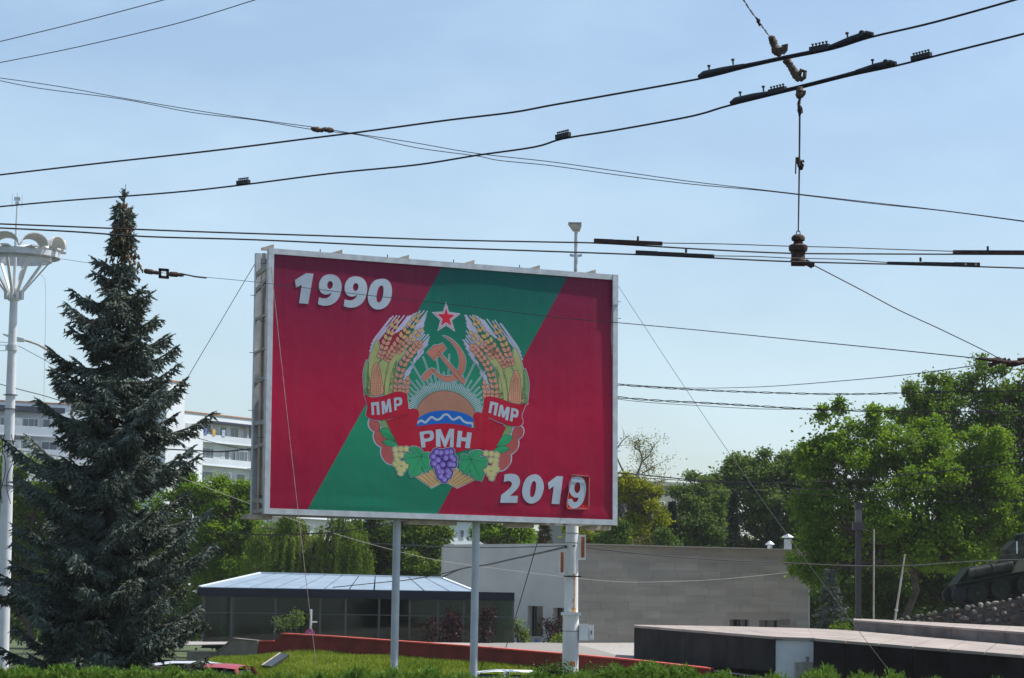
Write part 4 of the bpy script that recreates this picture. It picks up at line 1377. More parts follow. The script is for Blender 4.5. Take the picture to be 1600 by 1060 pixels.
# two tin vents on the roof
m_tin = M('galvanised_tin', (0.55, 0.57, 0.60), 0.35, metal=0.6, var=0.15, vscale=5)
for px, pt, pb, hw, lab in ((1203, 845, 868, 5, 'short round tin vent with a cap on the hall roof'), (1231, 834, 868, 7, 'taller square tin vent with a wide cap by the trees')):
    a, c = P(px, pb, 143), P(px, pt, 143)
    v_ = thing('roof_vent', a - Vector((0, 0, 0.3)), lab, 'vent')
    r_ = hw / 29.7
    b = MB()
    if hw == 5: b.cyl(a - Vector((0, 0, 0.3)), c - Vector((0, 0, 0.25)), r_ * 0.8, n=14)
    else: b.abox(a - Vector((r_ * 0.8, r_ * 0.8, 0.3)), c + Vector((r_ * 0.8, r_ * 0.8, -0.3)))
    b.build('stack', m_tin, v_)
    b = MB(); b.lathe(c - Vector((0, 0, 0.22)), (0, 0, 1), [(0, r_ * 1.5), (0.03, r_ * 1.5), (0.20, 0.05)], 4 if hw == 7 else 14); b.build('cap', m_tin, v_)
    b = MB()
    for sx in (-1, 1): b.bar(c + Vector((sx * r_ * 0.6, 0, -0.32)), c + Vector((sx * r_ * 0.6, 0, -0.2)), 0.03, 0.03)
    b.build('cap_strut', m_tin, v_)

# ---------------------------------------------------------------- glass pavilion with a hipped metal roof
m_zinc = M('zinc_roof', (0.25, 0.32, 0.39), 0.4, metal=0.15, var=0.08, vscale=1.5)
m_zincl = M('zinc_ridge', (0.70, 0.75, 0.80), 0.4)
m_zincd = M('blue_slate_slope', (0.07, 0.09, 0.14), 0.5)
m_fascia = M('navy_fascia', (0.008, 0.011, 0.022), 0.6, spec=0.2)
m_pglass = GLASS('green_glass', (0.30, 0.50, 0.37), 0.0)
m_floor = M('pavilion_floor', (0.10, 0.09, 0.07), 0.6)
m_pwall = M('pavilion_rear_wall', (0.08, 0.15, 0.085), 0.7, var=0.6, vscale=0.5)
YP = 124.0
e0, e1 = P(312, 919, YP), P(742, 927, YP)
pz = 0.55
pavil = thing('glass_pavilion', Vector(((e0.x + e1.x) / 2, YP, pz)), 'low dark glass pavilion with a pale blue seamed metal roof', 'pavilion')
ze = e0.z
rr0, rr1 = P(407, 897.5, YP + 4.0), P(690, 905, YP + 4.0)
E0 = Vector((e0.x, YP, ze)); E1 = Vector((e1.x, YP, ze)); E2 = Vector((e1.x, YP + 8, ze)); E3 = Vector((e0.x, YP + 8, ze))
def roof_panels(q00, q10, q11, q01, n, mat, th=0.05):
    for k in range(n):
        a, c = k / n, (k + 1) / n - 0.02 / n * 3
        quad = [q00.lerp(q10, a), q00.lerp(q10, c), q01.lerp(q11, c), q01.lerp(q11, a)]
        b = MB(); b.prism(quad, (0, 0, th)); b.build('roof_panel', mat, pavil)
roof_panels(E0, E1, rr1, rr0, 11, m_zinc)
roof_panels(E3, E2, rr1, rr0, 11, m_zinc)
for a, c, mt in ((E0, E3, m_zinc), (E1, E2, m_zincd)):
    top_ = rr0 if a is E0 else rr1
    for k in range(4):
        s0, s1 = k / 4, (k + 1) / 4 - 0.02
        b = MB(); b.prism([a.lerp(c, s0), a.lerp(c, s1), top_ + Vector((0.0, 0.02 * k, 0))], (0, 0, 0.05)); b.build('roof_panel', mt, pavil)
b = MB(); b.prism([E0 + Vector((0.1, 0.1, -0.06)), E1 + Vector((-0.1, 0.1, -0.06)), E2 + Vector((-0.1, -0.1, -0.06)), E3 + Vector((0.1, -0.1, -0.06))], (0, 0, 0.05)); b.build('roof_deck', m_fascia, pavil)
for a, c in ((rr0, rr1), (E0, rr0), (E1, rr1), (E3, rr0), (E2, rr1)):
    b = MB(); b.bar(a + Vector((0, 0, 0.075)), c + Vector((0, 0, 0.075)), 0.14, 0.05, (0, 0, 1)); b.build('ridge_cap', m_zincl, pavil)
# gutter fascia all along, running on over the flat lower part to the right
fx1 = P(804, 930, YP).x
b = MB(); b.abox((E0.x - 0.05, YP - 0.12, ze - 0.36), (fx1, YP - 0.002, ze + 0.02)); b.build('fascia', m_fascia, pavil)
b = MB(); b.abox((E0.x - 0.05, YP + 0.001, ze - 0.36), (E0.x + 0.06, YP + 8, ze - 0.04)); b.build('fascia', m_fascia, pavil)
b = MB(); b.abox((fx1 - 0.1, YP + 0.001, ze - 0.36), (fx1, YP + 8, ze - 0.04)); b.build('fascia', m_fascia, pavil)
b = MB(); b.abox((E1.x + 0.03, YP + 0.001, ze - 0.16), (fx1 - 0.11, YP + 8, ze - 0.06)); b.build('flat_roof', m_fascia, pavil)
gx0 = P(318, 960, YP).x
mull = [gx0] + [P(x, 960, YP).x for x in (361, 430, 500, 540, 592, 640, 684, 724, 764)] + [fx1 - 0.06]
for i, x in enumerate(mull):
    b = MB(); b.abox((x - 0.045, YP + 0.12, pz), (x + 0.045, YP + 0.24, ze - 0.365)); b.build('mullion', m_frame, pavil)
for a, c in zip(mull[:-1], mull[1:]):
    for z0, z1 in ((pz + 0.02, pz + 1.55), (pz + 1.60, ze - 0.37)):
        b = MB(); b.abox((a + 0.047, YP + 0.17, z0), (c - 0.047, YP + 0.185, z1)); b.build('pane', m_pglass, pavil)
b = MB(); b.abox((gx0 + 0.05, YP + 0.145, pz + 1.555), (fx1 - 0.11, YP + 0.168, pz + 1.595)); b.build('transom', m_frame, pavil)
for k in range(3):
    b = MB(); b.abox((gx0 - 0.01, YP + 0.26 + k * 2.4, pz), (gx0 + 0.005, YP + 2.55 + k * 2.4, ze - 0.37)); b.build('pane', m_pglass, pavil)
b = MB(); b.abox((gx0 - 0.1, YP + 0.26, pz - 0.04), (fx1 - 0.05, YP + 7.8, pz)); b.build('floor_slab', m_floor, pavil)
b = MB(); b.abox((gx0 + 0.02, YP + 7.6, pz + 0.002), (fx1 - 0.1, YP + 7.75, ze - 0.2)); b.build('rear_wall', m_pwall, pavil)
rp_ = random.Random(6)
m_furn = M('wooden_counter', (0.14, 0.08, 0.04), 0.6, var=0.3)
for px, w_, h_, dz in ((640, 2.2, 0.9, 0), (560, 1.2, 0.75, 0), (476, 1.0, 1.0, 0)):
    c = P(px, 990, YP + 3)
    b = MB(); b.abox((c.x - w_ / 2, YP + 2.8, pz + h_ - 0.06), (c.x + w_ / 2, YP + 3.5, pz + h_)); b.abox((c.x - w_ / 2 + 0.05, YP + 2.85, pz + 0.002), (c.x + w_ / 2 - 0.05, YP + 3.4, pz + h_ - 0.062))
    o = b.build('counter', m_furn); tag(o, {640: 'long brown counter seen dimly through the pavilion glass', 560: 'short brown counter in the middle of the pavilion', 476: 'tall brown counter at the left inside the pavilion'}[px], 'counter')

# cabinets beside the pavilion
m_cab = M('cabinet_grey', (0.22, 0.23, 0.24), 0.5, var=0.1)
m_bluelab = M('blue_label', (0.02, 0.13, 0.45), 0.5)
for px0, px1, py0, py1, Y, lab, blue in ((788, 804, 986, 1012, 131, 'tall grey service cabinet at the pavilion corner', 0), (826, 845, 996, 1012, 132, 'squat grey bin with a blue label under the hall window', 1)):
    a, c = P(px0, py0, Y), P(px1, py1, Y)
    t = thing('service_cabinet', ((a.x + c.x) / 2, Y, pz), lab, 'cabinet')
    b = MB(); b.abox((a.x, Y - 0.25, pz), (c.x, Y + 0.25, a.z)); b.build('body', m_cab, t)
    b = MB(); b.abox((a.x - 0.02, Y - 0.28, a.z + 0.001), (c.x + 0.02, Y + 0.27, a.z + 0.04)); b.build('lid', m_cab, t)
    if blue:
        b = MB(); m = (a.x + c.x) / 2 + 0.1; b.abox((m - 0.1, Y - 0.256, a.z - 0.3), (m + 0.06, Y - 0.252, a.z - 0.08)); b.build('label', m_bluelab, t)
    else:
        b = MB(); b.abox((a.x + 0.06, Y - 0.262, pz + 0.12), (c.x - 0.06, Y - 0.252, a.z - 0.1)); b.build('door', m_cab, t)

# ---------------------------------------------------------------- apartment blocks
m_apt = M('apartment_white', (0.68, 0.72, 0.77), 0.8, var=0.06, vscale=0.3)
m_aptg = M('apartment_grey', (0.56, 0.61, 0.67), 0.8, var=0.06, vscale=0.3)
m_copb = M('orange_brown_coping', (0.36, 0.17, 0.08), 0.8, var=0.2)
m_awn = M('navy_awning', (0.02, 0.028, 0.055), 0.7)
m_wglass = M('window_glass', (0.07, 0.10, 0.13), 0.1, spec=0.5)
m_wglassl = M('window_glass_curtained', (0.38, 0.42, 0.45), 0.15, spec=0.6, var=0.2, vscale=1)
m_wframe = M('window_frame_white', (0.7, 0.7, 0.7), 0.5)
m_recess = M('loggia_wall', (0.58, 0.58, 0.57), 0.85, var=0.1, vscale=0.5)
class Facade:
    def __init__(s, name, label, a, c, thick, z0, ztop, mat, group=None):
        """a wall from a to c (world points), seen by its front"""
        s.a = Vector((a.x, a.y, z0)); d = Vector((c.x - a.x, c.y - a.y, 0)); s.L = d.length; s.d = d.normalized(); s.n = Vector((s.d.y, -s.d.x, 0))
        s.z0, s.zt = z0, ztop
        s.t = thing(name, s.a + s.d * s.L / 2, label, 'apartment block', group)
        s.mat = mat; s.thick = thick
    def uz(s, px, py):
        q = PP(px, py, s.a, s.n); return (q - s.a).dot(s.d), q.z
    def slab(s, name, u0, u1, z0, z1, n0, n1, mat, parent=None):
        c = s.a + s.d * ((u0 + u1) / 2) + s.n * ((n0 + n1) / 2)
        b = MB(); b.box((c.x, c.y, (z0 + z1) / 2), s.d * ((u1 - u0) / 2), s.n * ((n1 - n0) / 2), (0, 0, (z1 - z0) / 2))
        return b.build(name, mat, parent or s.t)
    def win(s, u0, u1, z0, z1, n, panes, glass, par=None):
        f = s.slab('window', u0, u1, z0, z1, n, n + 0.04, m_wframe)
        k = len(panes)
        tot = sum(panes); u = u0 + 0.08
        for i, p_ in enumerate(panes):
            w_ = (u1 - u0 - 0.08 * (k + 1)) * p_ / tot
            s.slab('pane', u, u + w_, z0 + 0.09, z1 - 0.09, n + 0.042, n + 0.062, glass[i % len(glass)], f)
            u += w_ + 0.08
# right block
ra, rb_ = P(286, 720, 350), P(770, 760, 413)
R = Facade('apartment_block', 'white apartment block with open loggias right of the spruce', ra, rb_, 12, GROUND, P(290, 644, 350).z, m_apt)
ul = R.uz(317, 700)[0]
ztop = R.zt
FL = 2.98
R.slab('wall', 0, ul, GROUND, ztop, -12, 0, m_apt)
R.slab('wall', ul, R.L, ztop - 0.75, ztop, -12, 0, m_apt)
R.slab('wall', ul + 0.01, R.L, GROUND, ztop - 0.76, -12, -0.7, m_recess)
R.slab('coping', -0.1, R.L, ztop + 0.002, ztop + 0.16, -12, 0.12, m_copb)
R.slab('awning', ul, R.L, ztop - 1.02, ztop - 0.752, -0.4, 0.35, m_awn)
zf = R.uz(350, 681.5)[1]                              # top of the upper parapet
for k in range(5):
    zp = zf - k * FL * 1.02
    R.slab('parapet', ul + 0.02, R.L, zp - 0.85, zp, -0.12, 0, m_aptg)
    R.slab('floor_slab', ul + 0.02, R.L, zp - 1.02, zp - 0.852, -0.69, 0.05, m_apt)
    if k:
        pass
    u = ul + 0.5
    i = 0
    rk = random.Random(20 + k)
    while u < R.L - 3:
        w_ = (2.6, 1.8)[i % 2] if k else (1.7, 2.0)[i % 2]
        glass = [rk.choice((m_wglass, m_wglass, m_wglassl, m_wglass)) for _ in range(3)]
        R.win(u, u + w_, zp - 0.1, zp + 1.35, -0.69 if (i + k) % 3 else -0.3, (1, 1.3, 0.8) if w_ > 1.9 else (1, 1), glass)
        u += w_ + (1.5, 0.9, 2.2)[i % 3]; i += 1
        if i % 3 == 0:
            R.slab('party_wall', u - 0.9, u - 0.75, zp - 0.84, zp + 1.9, -0.68, -0.13, m_recess)
    # windows in the plain bay
    a, c = R.uz(290, 662), R.uz(303, 679)
    R.win(a[0], c[0], zp + 0.05, zp + 1.25, 0.005, (1, 0.5), [m_wglassl, m_wglass])
    R.slab('sill', a[0] - 0.1, c[0] + 0.1, zp - 0.02, zp + 0.045, 0.002, 0.15, m_apt)
# washing on the top loggia
for px, pw, col, lab in ((321, 6, (0.10, 0.15, 0.35), 'blue patterned washing hung on the top loggia'), (334, 6, (0.55, 0.36, 0.06), 'yellow cloth hung in the middle of the top loggia'), (349, 7, (0.35, 0.45, 0.62), 'pale blue washing hung right on the top loggia'), (327, 4, (0.02, 0.02, 0.03), 'black garment hung under the loggia roof')):
    u_ = R.uz(px, 675)[0]
    z1_ = zf + (0.75 if px != 327 else 1.2)
    o = R.slab('washing', u_ - pw / 22, u_ + pw / 22, zf - 0.1 if px != 327 else zf + 0.35, z1_, 0.02, 0.06, M('cloth_' + lab.split()[0], col, 0.9, var=0.4, vscale=4))
    o.parent = None; o.location = ORG[R.t]; tag(o, lab, 'laundry')
# stair tower between the two blocks
ta, tb_ = P(258, 720, 345), P(286, 722, 348)
T = Facade('stair_tower', 'taller pale stair tower rising behind the spruce', ta, tb_, 8, GROUND, P(275, 597, 346).z, m_apt)
T.slab('wall', 0, T.L, GROUND, T.zt, -8, 0, m_apt)
T.slab('coping', -0.1, T.L + 0.1, T.zt + 0.002, T.zt + 0.18, -8, 0.12, m_copb)
b = MB(); q = T.a + T.d * (T.L * 0.9); b.bar((q.x, q.y + 1, T.zt + 0.18), (q.x + 0.1, q.y + 1, T.zt + 0.75), 0.05, 0.05); b.build('aerial', m_cablegrey, T.t)
b = MB(); b.bar((q.x - 0.25, q.y + 1, T.zt + 0.55), (q.x + 0.35, q.y + 1, T.zt + 0.62), 0.04, 0.04); b.build('aerial', m_cablegrey, T.t)
# left block
la, lb_ = P(-60, 720, 357), P(257, 724, 371)
Lf = Facade('apartment_block', 'white apartment block with glazed balconies behind the lamp column', la, lb_, 12, GROUND, P(50, 630, 362).z, m_apt)
Lf.slab('wall', 0, Lf.L, GROUND, Lf.zt, -12, 0, m_apt)
Lf.slab('coping', -0.1, Lf.L, Lf.zt + 0.002, Lf.zt + 0.16, -12, 0.15, m_copb)
ub = Lf.uz(95, 660)[0]
Lf.slab('awning', 0, ub, Lf.zt - 1.3, Lf.zt - 0.6, 0.002, 1.5, m_awn)
zf2 = Lf.uz(40, 668)[1]
for k in range(5):
    zp = zf2 - k * FL
    Lf.slab('parapet', 0, ub, zp - 1.05, zp, 1.3, 1.42, m_aptg)
    Lf.slab('floor_slab', 0, ub, zp - 1.22, zp - 1.052, 0.002, 1.46, m_apt)
    u = 0.2; i = 0
    rk = random.Random(40 + k)
    while u < ub - 1.2:
        w_ = min((2.2, 3.0, 1.6)[i % 3], ub - u - 0.1)
        Lf.win(u, u + w_, zp + 0.005, zp + 1.15, 1.3, (1, 1, 0.7, 1)[: 3 if w_ > 2 else 2], [rk.choice((m_wglass, m_wglassl)) for _ in range(3)])
        u += w_ + (0.1, 0.5)[i % 2]; i += 1
    for px in (125, 175, 225):
        u_ = Lf.uz(px, 660)[0]
        Lf.win(u_ - 0.7, u_ + 0.7, zp - 0.1, zp + 1.2, 0.003, (1, 1), [m_wglass, m_wglassl])
# small white house and long grey block seen past the board
ha, hb = P(675, 830, 190), P(760, 832, 193)
H = Facade('white_house', 'small white house glimpsed under the board between the posts', ha, hb, 8, GROUND, P(700, 812, 190).z, m_apt)
H.t['category'] = 'house'
H.slab('wall', 0, H.L, GROUND, H.zt, -8, 0, m_apt)
H.slab('eave', -0.2, H.L + 0.2, H.zt + 0.002, H.zt + 0.2, -8, 0.3, m_aptg)
a, c = H.uz(718, 827), H.uz(725, 842)
H.win(a[0], c[0], c[1], a[1], 0.004, (1,), [m_wglass])
a, c = H.uz(733, 827), H.uz(739, 842)
H.win(a[0], c[0], c[1], a[1], 0.004, (1,), [m_wglass])
ga, gb_ = P(975, 800, 230), P(1120, 800, 236)
G = Facade('grey_block', 'long flat roofed grey block far off right of the board', ga, gb_, 12, GROUND, P(1020, 758, 231).z, m_conc)
G.t['category'] = 'building'
m_farg = M('far_grey_wall', (0.27, 0.27, 0.25), 0.85, var=0.15, vscale=0.4)
G.slab('wall', 0, G.L, GROUND, G.zt, -12, 0, m_farg)
G.slab('parapet', -0.1, G.L + 0.1, G.zt + 0.002, G.zt + 0.35, -12, 0.15, m_farg)
for k in range(6):
    G.win(1.0 + k * 1.3, 1.8 + k * 1.3, G.zt - 2.6, G.zt - 1.3, 0.004, (1,), [m_wglass])

# ---------------------------------------------------------------- lamps and posts
def up(px, py, Y, z):
    q = P(px, py, Y); return Vector((q.x, q.y, z))
# white street lamp with a concrete sleeve, behind the board
YL = 66.6
lb0 = P(891, 1040, YL); lb0.z = GROUND
zz = lambda py: P(895, py, YL).z
lamp = thing('street_lamp', lb0, 'whitewashed concrete lamp post standing close behind the board', 'street lamp')
X0 = lambda z: lb0 + Vector((0, 0, z - GROUND))
b = MB(); b.cyl(X0(GROUND - 0.2), X0(zz(962)), 0.205, 0.195, 24); b.build('sleeve', m_conc_white, lamp, smooth=True)
b = MB(); b.abox(X0(zz(962)) + Vector((-0.24, -0.24, 0.002)), X0(zz(957)) + Vector((0.24, 0.24, 0))); b.build('collar', m_conc_white, lamp)
b = MB(); b.cyl(X0(zz(957) + 0.002), X0(zz(800)), 0.172, 0.15, 24); b.cyl(X0(zz(800)), X0(zz(600)), 0.15, 0.12, 16); b.build('pole', m_conc_white, lamp, smooth=True)
b = MB(); b.tube([X0(zz(600)), X0(zz(430)), X0(zz(362)), X0(zz(354)) + Vector((0, -0.02, 0))], [0.055, 0.048, 0.045, 0.045], 10); b.build('steel_mast', m_steel, lamp, smooth=True)
hz = zz(354)
b = MB()
b.prism([X0(hz) + Vector((-0.19, -0.1, 0.06)), X0(hz) + Vector((-0.07, -0.1, -0.10)), X0(hz) + Vector((0.09, -0.1, -0.10)), X0(hz) + Vector((0.13, -0.1, 0.0)), X0(hz) + Vector((0.12, -0.1, 0.07))], (0, 0.34, 0)); h_ = b.build('lamp_head', m_lug, lamp)
b = MB(); b.abox(X0(hz) + Vector((-0.20, -0.12, 0.072)), X0(hz) + Vector((0.13, 0.26, 0.09))); b.build('cover', m_steel, h_)
for sx in (-1, 1):
    b = MB(); b.bar(X0(zz(400)) + Vector((sx * 0.05, 0, 0)), X0(zz(400)) + Vector((sx * 0.15, 0, 0.02)), 0.05, 0.06); b.build('bracket', m_steel, lamp)
for py in (834, 849, 893, 987):
    b = MB(); r_ = 0.162 if py < 900 else 0.207; b.lathe(X0(zz(py)), (0, 0, 1), [(0, r_), (0.012, r_)], 20); b.build('wire_band', m_cablegrey, lamp)
b = MB(); b.bar(X0(zz(901)) + Vector((-0.2, -0.17, 0)), X0(zz(901)) + Vector((0.24, -0.17, 0)), 0.03, 0.03); b.build('clamp', m_black, lamp)
m_ruststain = M('rust_streak', (0.42, 0.19, 0.06), 0.8, var=0.5, vscale=14, col2=(0.60, 0.45, 0.30))
for py0, py1, dx, w_ in ((897, 905, 0.06, 0.07), (905, 950, 0.075, 0.035), (936, 944, 0.06, 0.05), (950, 957, 0.07, 0.12)):
    a0 = math.asin(max(-1, min(1, dx / 0.17)))
    V = []; n_ = 4
    for q in (zz(py1), zz(py0)):
        for i in range(n_):
            an = a0 + (i / (n_ - 1) - 0.5) * w_ / 0.17
            V.append(X0(q) + Vector((math.sin(an) * 0.1745, -math.cos(an) * 0.1745, 0)))
    mk('rust_streak', V, [(i, i + 1, n_ + i + 1, n_ + i) for i in range(n_ - 1)], m_ruststain, lamp)
m_sticker = M('orange_sticker', (0.62, 0.25, 0.03), 0.6, col2=(0.5, 0.06, 0.03), vscale=9)
V = [X0(q) + Vector((math.sin(an) * 0.208, -math.cos(an) * 0.208, 0)) for q in (zz(1040), zz(1034)) for an in (-0.15, 0.1, 0.35, 0.6)]
mk('sticker', V, [(i, i + 1, 5 + i, 4 + i) for i in range(3)], m_sticker, lamp)
# two advertising tubes seen edge on, and the meter box
for px0, px1, py0, py1, lab in ((875, 885, 860, 898, 'white edged orange sign fixed low on the left of the lamp post'), (903, 915, 836, 875, 'white edged orange sign fixed high on the right of the lamp post')):
    a, c = P(px0, py0, YL), P(px1, py1, YL)
    t = thing('side_sign', ((a.x + c.x) / 2, YL, c.z), lab, 'sign')
    b = MB(); b.abox((a.x, YL - 0.06, c.z), (c.x, YL + 0.35, a.z)); b.build('case', m_whitepaint, t)
    w_ = c.x - a.x
    o0 = 0.12 if px0 < 890 else 0.42
    b = MB(); b.abox((a.x + w_ * o0, YL - 0.066, c.z + 0.05), (a.x + w_ * (o0 + 0.42), YL - 0.062, a.z - 0.05)); b.build('panel', m_orange, t)
a, c = P(905, 975, YL), P(919, 1001, YL)
t = thing('meter_box', (a.x, YL, c.z), 'white electricity meter box with its grey door ajar on the lamp post', 'meter box')
b = MB(); b.abox((a.x, YL - 0.14, c.z), (c.x, YL + 0.06, a.z)); b.build('box', m_whitepaint, t)
b = MB(); b.bar(Vector((c.x + 0.004, YL + 0.02, (a.z + c.z) / 2)), Vector((c.x + 0.125, YL - 0.02, (a.z + c.z) / 2)), 0.02, (a.z - c.z) * 0.9, (0, 0, 1)); d_ = b.build('door', m_steel, t)
b = MB(); b.abox((c.x + 0.06, YL - 0.03, (a.z + c.z) / 2 - 0.04), (c.x + 0.08, YL - 0.018, (a.z + c.z) / 2 + 0.04)); b.build('latch', m_black, d_)
for py in (976, 987, 999):
    z_ = zz(py); b = MB(); b.bar((lb0.x + 0.19, YL, z_), (a.x, YL, z_), 0.03, 0.03); b.build('bracket', m_steel, t)

# tall lamp column crowned by a ring of petals
m_colwhite = M('column_white', (0.56, 0.575, 0.60), 0.5, var=0.08, vscale=2)
m_petal = M('petal_grey', (0.58, 0.575, 0.56), 0.55, var=0.06)
YC = 88.0
cb = P(21.5, 470, YC); cb.z = GROUND
S_C = F / YC
zc = lambda py: P(22, py, YC).z
colu = thing('lamp_column', cb, 'tall white lamp column crowned with a ring of petal shaped reflectors', 'lamp post')
XC = lambda z: Vector((cb.x, cb.y, z))
b = MB(); b.cyl(XC(GROUND - 0.2), XC(zc(468)), 0.25, 0.125, 22); b.build('column', m_colwhite, colu, smooth=True)
b = MB(); b.lathe(XC(zc(470)), (0, 0, 1), [(0, 0.19), (0.1, 0.19), (0.11, 0.15), (0.4, 0.15)], 18); b.build('capital', m_colwhite, colu)
NPT = 10
RR = 1.52
zr0, zr1 = zc(409), zc(391)
for k in range(NPT):
    a = 2 * math.pi * (k + 0.42) / NPT
    d = Vector((math.cos(a), math.sin(a), 0)); tt = Vector((-d.y, d.x, 0))
    b = MB(); b.box(XC(zc(461)) + d * 0.25, d * 0.07, tt * 0.035, (0, 0, 0.14)); b.build('fin', m_colwhite, colu)
    b = MB(); b.bar(XC(zc(458)) + d * 0.26, XC(zr0 + 0.03) + d * 1.12, 0.055, 0.085, tt); b.build('strut', m_colwhite, colu)
    # petal: an arched hood leaning outward, built as a shell with thickness
    V = []; na, nrw = 10, 4
    for l in (0.0, 0.03):
        for j in range(nrw):
            s = j / (nrw - 1)
            r_ = 1.10 + 0.50 * s
            hw = 0.36 + 0.11 * s - l; hh = (0.25 + 0.12 * s) - l
            for i in range(na):
                an = math.pi * i / (na - 1)
                V.append(XC(zr1 + 0.02 + 0.02 * s) + d * r_ + tt * (math.cos(an) * hw) + Vector((0, 0, math.sin(an) * hh)))
    K = na * nrw; Fs = []
    for j in range(nrw - 1):
        for i in range(na - 1):
            q = j * na + i
            Fs += [(q, q + 1, q + na + 1, q + na), (K + q, K + q + na, K + q + na + 1, K + q + 1)]
    for i in range(na - 1):
        Fs += [(i, K + i, K + i + 1, i + 1), ((nrw - 1) * na + i, (nrw - 1) * na + i + 1, K + (nrw - 1) * na + i + 1, K + (nrw - 1) * na + i)]
    for j in range(nrw - 1):
        Fs += [(j * na, (j + 1) * na, K + (j + 1) * na, K + j * na), (j * na + na - 1, K + j * na + na - 1, K + (j + 1) * na + na - 1, (j + 1) * na + na - 1)]
    o = MB(); o.add(V, Fs); o.build('petal', m_petal, colu, smooth=True)
    b = MB(); b.box(XC(zr1 - 0.02) + d * 1.35, d * 0.28, tt * 0.12, (0, 0, 0.025)); b.build('floodlight', m_colwhite, colu)
ring = MB()
for rad, z0_, z1_ in ((1.15, zr0, zr1 - 0.03), (1.42, zr0 + 0.12, zr1 - 0.08)):
    pts = [(rad, z0_), (rad + 0.04, z0_), (rad + 0.04, z1_), (rad, z1_)]
    n_ = 36; V = []; Fs = []
    for i in range(n_):
        a = 2 * math.pi * i / n_
        V += [XC(z) + Vector((math.cos(a), math.sin(a), 0)) * r_ for r_, z in pts]
    for i in range(n_):
        for j in range(4):
            Fs.append((i * 4 + j, ((i + 1) % n_) * 4 + j, ((i + 1) % n_) * 4 + (j + 1) % 4, i * 4 + (j + 1) % 4))
    ring = MB(); ring.add(V, Fs); ring.build('ring_beam', m_steel, colu)
b = MB(); b.tube([XC(zc(468)), XC(zc(380)), XC(zc(340)), XC(zc(302))], [0.06, 0.05, 0.03, 0.012], 8); b.build('mast', m_colwhite, colu)
for py, w_ in ((311, 0.1), (318, 0.06)):
    b = MB(); b.bar(XC(zc(py)) - Vector((w_, 0, 0)), XC(zc(py)) + Vector((w_, 0, 0)), 0.03, 0.12); b.build('aerial', m_steel, colu)
for sx in (-1, 1):
    b = MB(); b.bar(XC(zc(325)) + Vector((sx * 0.16, 0, 0)), XC(zc(303)) + Vector((sx * 0.16, 0, 0)), 0.012, 0.012); b.build('aerial', m_steel, colu)
b = MB(); b.lathe(XC(zc(548)), (0, 0, 1), [(0, 0.19), (0.18, 0.19)], 16); b.build('band', m_steel, colu)
b = MB()
q = XC(zc(545)) + Vector((-0.2, -0.05, 0))
for dz in (-0.08, 0.1): b.bar(q + Vector((0, 0, dz)), q + Vector((-0.26, 0, dz)), 0.02, 0.02)
for dx in (0, -0.26): b.bar(q + Vector((dx, 0, -0.08)), q + Vector((dx, 0, 0.1)), 0.02, 0.02)
b.build('bracket', m_steel, colu)
for py in (618, 640, 690, 760):
    b = MB(); b.lathe(XC(zc(py)), (0, 0, 1), [(0, 0.235), (0.02, 0.235)], 16); b.build('band', m_cablegrey, colu)
for k, dx in enumerate((-0.22, -0.1, 0.12, 0.24)):
    rk = random.Random(k)
    pts = [XC(zc(680)) + Vector((dx, -0.24, 0))]
    for i in range(5): pts.append(XC(zc(700 + i * 22)) + Vector((dx + rk.uniform(-0.09, 0.09), -0.27, 0)))
    b = MB(); b.tube(catm(pts, 4), 0.014, 5); b.build('loose_cable', m_cable, colu)

# curved arm lamp behind the spruce
YA = 130.0
pts = [(113, 990), (113, 640), (112, 612), (106, 590), (95, 570), (80, 552), (60, 539), (36, 531)]
arm = [P(*q, YA) for q in pts]; arm[0].x = arm[1].x
t = thing('street_lamp', Vector((arm[0].x, YA, GROUND)), 'thin curved arm street lamp leaning out left behind the spruce', 'street lamp')
arm[0].z = GROUND
b = MB(); b.tube([arm[0], arm[1]], 0.09, 10); b.build('pole', m_steel_old, t, smooth=True)
b = MB(); b.tube(catm(arm[1:], 4), 0.055, 8); b.build('arm', m_steel_old, t, smooth=True)
a, c = P(38, 531.5, YA), P(5, 523, YA)
b = MB(); b.prism([a + Vector((0, -0.12, 0.06)), a + Vector((0, -0.12, -0.10)), a + Vector((-0.35, -0.12, -0.08)), c + Vector((0, -0.12, -0.02)), c + Vector((0, -0.12, 0.04))], (0, 0.24, 0)); b.build('lamp_head', m_petal, t)

# dark lantern post, thin rod and leaning rod on the terrace
YD = 100.0
q = P(1341, 975, YD)
t = thing('lantern_post', q, 'dark square lantern post in front of the big trees', 'lamp post')
m_dpost = M('dark_post', (0.03, 0.03, 0.034), 0.5)
zq = lambda py: P(1342, py, YD).z
b = MB(); b.abox((q.x - 0.10, YD - 0.1, q.z - 1.5), (q.x + 0.10, YD + 0.1, zq(828))); b.build('post', m_dpost, t)
b = MB(); b.abox((q.x - 0.22, YD - 0.2, zq(828)), (q.x + 0.22, YD + 0.2, zq(817))); b.build('shelf', m_dpost, t)
b = MB(); b.abox((q.x - 0.11, YD - 0.11, zq(817) + .002), (q.x + 0.11, YD + 0.11, zq(797))); b.build('lantern', M('lantern_smoked', (0.10, 0.10, 0.11), 0.3), t)
b = MB(); b.abox((q.x - 0.14, YD - 0.14, zq(797) + .002), (q.x + 0.14, YD + 0.14, zq(786))); b.build('cap', m_dpost, t)
q0, q1 = P(1365, 972, 101), P(1365.5, 827, 101)
b = MB(); b.tube([q0, q1], 0.030, 8); tag(b.build('thin_pole', m_steel_old, smooth=True), 'thin grey upright pole right of the dark lantern post', 'pole')
q0, q1 = P(1398, 971, 98), P(1414, 866, 98)
t = thing('leaning_pole', q0, 'pale steel pole leaning right on the upper terrace', 'pole')
